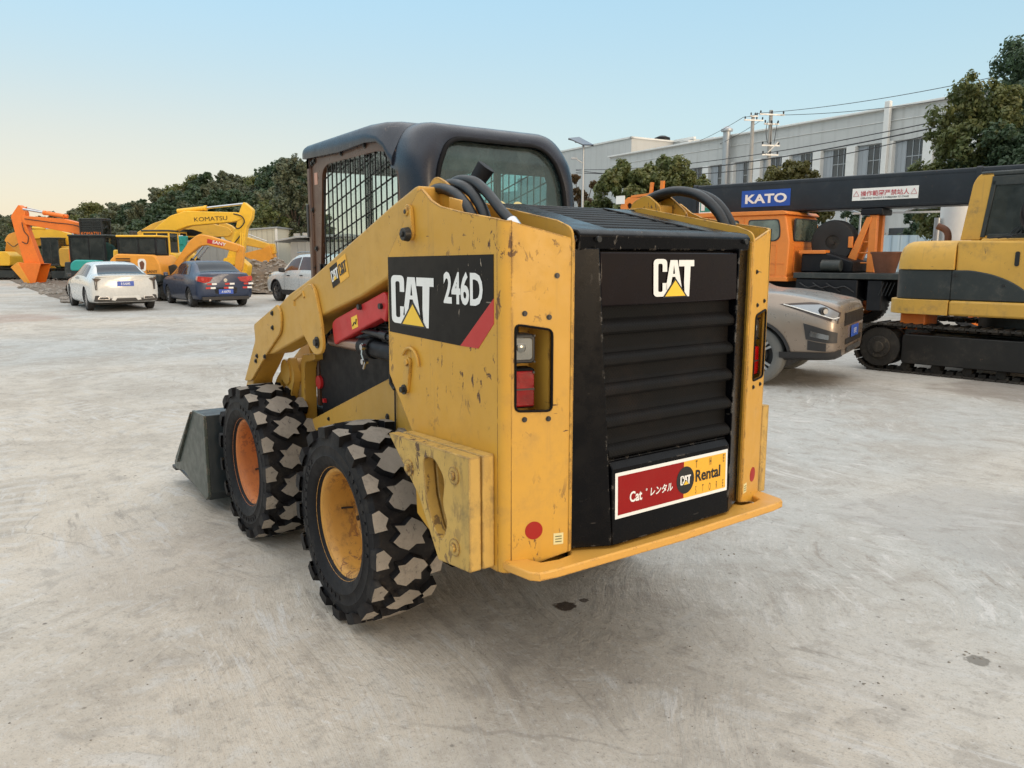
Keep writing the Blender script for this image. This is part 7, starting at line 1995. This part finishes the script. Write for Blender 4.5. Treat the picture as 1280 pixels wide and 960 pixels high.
# a low dark hedge line closes the view under the crane and the hill foot
# ---------------------------------------------------------------- yard
def ground_mat():
    m, t, b = nt('yard_concrete'); n = N(t)
    big = n.noise(.13, 4, .55, dist=.3); mid = n.noise(.8, 5, .66, dist=.5); small = n.noise(5.5, 4, .70, dist=.4)
    grain = n.noise(38, 3, .72); speck = n.noise(120, 1, .6)
    c = n.mix(n.ramp(big, .38, .62), (0.515, 0.462, 0.392), (0.40, 0.405, 0.392))
    c = n.mix(n.ramp(mid, .42, .62, 0, .55), c, (0.324, 0.292, 0.252))
    c = n.mix(n.ramp(mid, .46, .30, 0, .5), c, (0.475, 0.464, 0.443))
    c = n.mix(n.ramp(small, .50, .66, 0, .50), c, (0.288, 0.263, 0.234))
    c = n.mix(n.ramp(small, .46, .34, 0, .45), c, (0.504, 0.497, 0.479))
    def streak(rot, sx, sy, sc, warp, seed):
        w1 = n.obj((1, 1, 1), (0, 0, R(rot)), (seed, seed*.7, 0)); wv = n.new('ShaderNodeTexNoise'); wv.inputs['Scale'].default_value = .45; wv.inputs['Detail'].default_value = 2
        t.links.new(w1, wv.inputs[0])
        vm = n.new('ShaderNodeVectorMath', operation='MULTIPLY_ADD'); t.links.new(wv.outputs['Color'], vm.inputs[0]); vm.inputs[1].default_value = (warp, warp, 0); t.links.new(w1, vm.inputs[2])
        st = n.new('ShaderNodeMapping'); t.links.new(vm.outputs[0], st.inputs[0]); st.inputs['Scale'].default_value = (sx, sy, 1)
        return n.noise(sc, 5, .72, st.outputs[0])
    s1 = streak(-24, 1.0, 6.5, 1.7, 1.3, 0); s2 = streak(48, 1.0, 5.5, 1.9, 1.1, 7); s3 = streak(8, .8, 7.0, 1.6, .8, 19)
    def sel(sc, a, bb, off):
        v = n.obj((1, 1, 1), (0, 0, 0), (off, off, 0)); return n.ramp(n.noise(sc, 3, .55, v), a, bb)
    def fmix(f, a, bb):
        x = n.new('ShaderNodeMix', data_type='FLOAT'); t.links.new(f, x.inputs[0]); t.links.new(a, x.inputs[2]); t.links.new(bb, x.inputs[3]); return x.outputs[0]
    smx = fmix(sel(.42, .44, .54, 0), s1, s2); smx = fmix(sel(.36, .50, .60, 31), smx, s3)
    pres = n.ramp(n.noise(.55, 4, .6, n.obj((1, 1, 1), (0, 0, 0), (50, 3, 0))), .36, .60, .15, 1)
    c = n.mix(n.math('MULTIPLY', n.ramp(smx, .54, .62), n.math('MULTIPLY', pres, .80)), c, (0.533, 0.522, 0.504))
    c = n.mix(n.math('MULTIPLY', n.ramp(smx, .46, .34), n.math('MULTIPLY', pres, .70)), c, (0.259, 0.234, 0.205))
    f1 = streak(-35, 1.0, 5.0, 7.5, .5, 3); f2 = streak(30, 1.0, 5.0, 7.0, .5, 11); fx = fmix(sel(.8, .46, .54, 12), f1, f2)
    pr2 = n.ramp(n.noise(.9, 4, .6, n.obj((1, 1, 1), (0, 0, 0), (9, 23, 0))), .42, .60)
    c = n.mix(n.math('MULTIPLY', n.ramp(fx, .57, .66), n.math('MULTIPLY', pr2, .65)), c, (.60, .585, .56))
    c = n.mix(n.math('MULTIPLY', n.ramp(fx, .43, .35), n.math('MULTIPLY', pr2, .55)), c, (.25, .225, .195))
    # tread prints left by turning machines: bars across curved lanes
    def lane(cx, cy, r0, wd, nbar, k, cc):
        v = n.obj((1, 1, 0), (0, 0, 0), (-cx, -cy, 0)); xyz = n.sep(v)
        ln = n.new('ShaderNodeVectorMath', operation='LENGTH'); t.links.new(v, ln.inputs[0]); d = n.math('SUBTRACT', ln.outputs['Value'], r0)
        ad = n.math('ABSOLUTE', d); band = n.ramp(ad, wd, wd*.82)
        an = n.math('ARCTAN2', xyz[1], xyz[0]); ch = n.math('MULTIPLY', ad, 3.2)
        ph = n.math('ADD', n.math('MULTIPLY', an, nbar), n.math('MULTIPLY', ch, 2.0)); sn = n.ramp(n.math('SINE', ph), .05, .55)
        br = n.ramp(n.noise(1.1, 4, .6, n.obj((1, 1, 1), (0, 0, 0), (cx, cy, 0))), .44, .60)
        msk = n.math('MULTIPLY', n.math('MULTIPLY', band, sn), br); hs.append(msk)
        return n.mix(n.math('MULTIPLY', msk, k), cc, (0.518, 0.504, 0.482))
    hs = []
    for (r_, d_, r0, wd, nb, k) in LANES:
        p = W(r_, d_); c = lane(p.x, p.y, r0, wd, nb, k, c)
    # grit
    c = n.mix(n.ramp(grain, .54, .72, 0, .55), c, (0.238, 0.216, 0.191))
    c = n.mix(n.ramp(grain, .44, .30, 0, .45), c, (0.562, 0.551, 0.533))
    c = n.mix(n.ramp(speck, .56, .70, 0, .35), c, (0.216, 0.198, 0.180))
    cr = n.math('MULTIPLY', n.ramp(n.voro(7, feature='F1'), .085, .05), n.ramp(n.noise(1.9, 3, .6), .50, .60))
    c = n.mix(n.math('MULTIPLY', cr, .75), c, (0.094, 0.083, 0.072))
    # hairline cracks
    cv = n.new('ShaderNodeVectorMath', operation='MULTIPLY_ADD'); cn = n.new('ShaderNodeTexNoise'); cn.inputs['Scale'].default_value = 1.6; cn.inputs['Detail'].default_value = 5; t.links.new(n.tc.outputs['Object'], cn.inputs[0])
    t.links.new(cn.outputs['Color'], cv.inputs[0]); cv.inputs[1].default_value = (.55, .55, 0); t.links.new(n.tc.outputs['Object'], cv.inputs[2])
    vo = n.new('ShaderNodeTexVoronoi', feature='DISTANCE_TO_EDGE'); vo.inputs['Scale'].default_value = .42; t.links.new(cv.outputs[0], vo.inputs['Vector'])
    ck = n.math('MULTIPLY', n.ramp(vo.outputs['Distance'], .0045, .0015), n.ramp(n.noise(.5, 2, .5), .5, .58))
    c = n.mix(n.math('MULTIPLY', ck, .3), c, (0.144, 0.130, 0.115))
    # damp and oily patches
    def spot(x, y, r, k, col, c):
        v = n.obj((1/r, 1/r, 0), (0, 0, 0), (-x/r, -y/r, 0))
        d = n.new('ShaderNodeVectorMath', operation='LENGTH'); 
        nz = n.new('ShaderNodeTexNoise'); nz.inputs['Scale'].default_value = 1.7; nz.inputs['Detail'].default_value = 5; t.links.new(v, nz.inputs[0])
        ad = n.new('ShaderNodeVectorMath', operation='MULTIPLY_ADD'); t.links.new(nz.outputs['Color'], ad.inputs[0]); ad.inputs[1].default_value = (1.1, 1.1, 0)
        sb = n.new('ShaderNodeVectorMath', operation='SUBTRACT'); t.links.new(v, sb.inputs[0]); sb.inputs[1].default_value = (.55, .55, 0); t.links.new(sb.outputs[0], ad.inputs[2])
        t.links.new(ad.outputs[0], d.inputs[0])
        return n.mix(n.math('MULTIPLY', n.ramp(d.outputs['Value'], 1.0, .72), k), c, col)
    for (r_, d_, rad, k, col) in SPOTS:
        p = W(r_, d_); c = spot(p.x, p.y, rad, k, col, c)
    t.links.new(c, b.inputs['Base Color'])
    rg = n.ramp(mid, .3, .7, .60, .85); t.links.new(rg, b.inputs['Roughness'])
    b.inputs['Specular IOR Level'].default_value = .2
    nn = n.bump(smx, .55, .022); nn = n.bump(small, .5, .012, nn); nn = n.bump(grain, .55, .004, nn); nn = n.bump(speck, .4, .0015, nn)
    for h_ in hs: nn = n.bump(h_, .35, .006, nn)
    t.links.new(nn, b.inputs['Normal'])
    return m
SPOTS = [(.24, 3.31, .055, .9, (.045, .028, .018)), (.33, 3.37, .025, .8, (.06, .04, .03)), (.02, 2.90, .12, .22, (.2, .18, .16)), (1.82, 2.83, .05, .7, (.10, .09, .075)),
         (2.9, 4.4, .9, .35, (.28, .27, .26)), (-13.5, 19.5, 2.2, .45, (.33, .22, .17)), (-1.6, 4.2, 1.0, .2, (.30, .27, .24)), (6.2, 9.0, 1.2, .5, (.16, .13, .11))]
LANES = [(-7.5, 2.5, 6.3, .17, 260, .55), (-7.5, 2.5, 4.9, .17, 200, .5), (6.5, -2.0, 6.2, .17, 250, .4)]
M['ground'] = ground_mat()
m = MB()
# one sheet to the horizon: fine near the camera
xs = [-900, -300, -120, -60, -30]+[-24+i*2 for i in range(25)]+[30, 60, 120, 300, 900]
n = len(xs); vs = [W(x, y+20, 0) for y in xs for x in xs]
m.add(vs, [(j*n+i, j*n+i+1, (j+1)*n+i+1, (j+1)*n+i) for j in range(n-1) for i in range(n-1)])
tag(m.build('yard_ground', M['ground'], smooth=0), kind='structure')

# loose grit and clods lying on the concrete
M['pebble'] = paint('pebble', (.22, .20, .17), .9, .3, .3, (.07, .06, .05), bump=.4, sc=6)
rp = random.Random(31); m = MB()
def clod(m, p, s_):
    n = 5; rings = []
    for z, k in ((-.2, .8), (.25, 1), (.6, .35)):
        rings.append([Vector(p)+Vector((math.cos(2*PI*i/n+s_*900)*k*s_*rp.uniform(.6, 1.3), math.sin(2*PI*i/n+s_*900)*k*s_*rp.uniform(.6, 1.3), z*s_)) for i in range(n)])
    m.loft(rings)
for i in range(1300):
    d = 1.9+rp.random()**1.6*14; r_ = rp.uniform(-.75, .75)*d
    clod(m, W(r_, d, 0), rp.choice((.0015, .002, .002, .003, .003, .0045))*(1 if rp.random() < .985 else 2.2))
for (cr_, cd_, k_) in ((1.80, 2.86, 16), (1.15, 3.95, 7), (-.9, 3.9, 6), (1.35, 2.62, 9), (-1.55, 4.9, 9)):
    for i in range(k_): clod(m, W(cr_+rp.gauss(0, .07), cd_+rp.gauss(0, .06), 0), rp.uniform(.002, .007))
tag(m.build('loose_grit', M['pebble'], smooth=0), kind='stuff')
# ---------------------------------------------------------------- camera, light, sky
cd = bpy.data.cameras.new('camera'); cam = bpy.data.objects.new('camera', cd); COL.objects.link(cam)
cd.sensor_fit = 'HORIZONTAL'; cd.sensor_width = 36; cd.lens = 36*973.577/1280; cd.clip_start = .05; cd.clip_end = 3000
cam.location = CAM; 
pit = R(9.292)
fwd = FW*math.cos(pit)-Vector((0, 0, 1))*math.sin(pit); up = RT.cross(fwd)
mt = Matrix.Identity(3)
for i in range(3): mt[i][0] = RT[i]; mt[i][1] = up[i]; mt[i][2] = -fwd[i]
cam.rotation_euler = mt.to_euler()
S.camera = cam
SUN_EL = R(9.0)
sv = (RT*.62-FW*.78).normalized()                       # horizontal direction towards the sun: behind the viewer, to the right
sun_dir = Vector((sv.x*math.cos(SUN_EL), sv.y*math.cos(SUN_EL), math.sin(SUN_EL)))
sl = bpy.data.lights.new('sun', 'SUN'); sl.energy = SUN_E; sl.angle = R(20); sl.color = (1.0, .80, .58)
so = bpy.data.objects.new('sun', sl); COL.objects.link(so); so.location = (0, 0, 30)
so.rotation_euler = (-sun_dir).to_track_quat('-Z', 'Y').to_euler()
wd = bpy.data.worlds.new('World'); S.world = wd; wd.use_nodes = True
t = wd.node_tree; bg = t.nodes['Background']; bg.inputs[1].default_value = SKY_E
sky = t.nodes.new('ShaderNodeTexSky'); sky.sky_type = 'NISHITA'; sky.sun_disc = False
sky.sun_elevation = SUN_EL; sky.sun_rotation = math.atan2(sun_dir.x, sun_dir.y)
sky.altitude = 0; sky.air_density = 1.0; sky.dust_density = .8; sky.ozone_density = 1.6

tc = t.nodes.new('ShaderNodeTexCoord')
def vm(op, a, b):
    n = t.nodes.new('ShaderNodeVectorMath'); n.operation = op
    for k, v in ((0, a), (1, b)):
        if isinstance(v, (tuple, list, Vector)): n.inputs[k].default_value = tuple(v)
        else: t.links.new(v, n.inputs[k])
    return n
def mrange(v, a, b, lo=0., hi=1.):
    n = t.nodes.new('ShaderNodeMapRange'); n.interpolation_type = 'SMOOTHSTEP'; n.clamp = True
    t.links.new(v, n.inputs['Value'])
    for k, q in (('From Min', a), ('From Max', b), ('To Min', lo), ('To Max', hi)): n.inputs[k].default_value = q
    return n.outputs['Result']
def mixc(f, a, b, blend='MIX'):
    n = t.nodes.new('ShaderNodeMix'); n.data_type = 'RGBA'; n.blend_type = blend
    if isinstance(f, float): n.inputs[0].default_value = f
    else: t.links.new(f, n.inputs[0])
    for k, v in ((6, a), (7, b)):
        if isinstance(v, (tuple, list)): n.inputs[k].default_value = (*v[:3], 1)
        else: t.links.new(v, n.inputs[k])
    return n.outputs[2]
dirv = tc.outputs['Generated']
zz = vm('DOT_PRODUCT', dirv, (0, 0, 1)).outputs['Value']
warm_az = vm('DOT_PRODUCT', dirv, (-RT*.80+FW*.60)).outputs['Value']
sun_az = vm('DOT_PRODUCT', dirv, sun_dir).outputs['Value']
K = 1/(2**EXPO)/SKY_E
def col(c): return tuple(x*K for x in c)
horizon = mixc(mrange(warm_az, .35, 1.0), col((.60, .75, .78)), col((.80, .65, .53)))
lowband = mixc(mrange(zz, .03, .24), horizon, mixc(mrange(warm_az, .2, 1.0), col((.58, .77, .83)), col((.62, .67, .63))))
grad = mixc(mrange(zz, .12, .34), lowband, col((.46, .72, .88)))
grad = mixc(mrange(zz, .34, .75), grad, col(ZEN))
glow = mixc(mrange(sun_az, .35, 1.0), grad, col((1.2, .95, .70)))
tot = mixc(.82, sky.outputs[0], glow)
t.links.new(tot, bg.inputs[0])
S.view_settings.view_transform = 'Standard'; S.view_settings.look = 'None'; S.view_settings.gamma = 1.0
S.view_settings.exposure = EXPO
S.cycles.use_denoising = True
try: S.cycles.denoiser = 'OPENIMAGEDENOISE'
except Exception: pass
S.cycles.max_bounces = 8; S.cycles.transparent_max_bounces = 24
S.cycles.use_adaptive_sampling = True; S.cycles.adaptive_threshold = .015
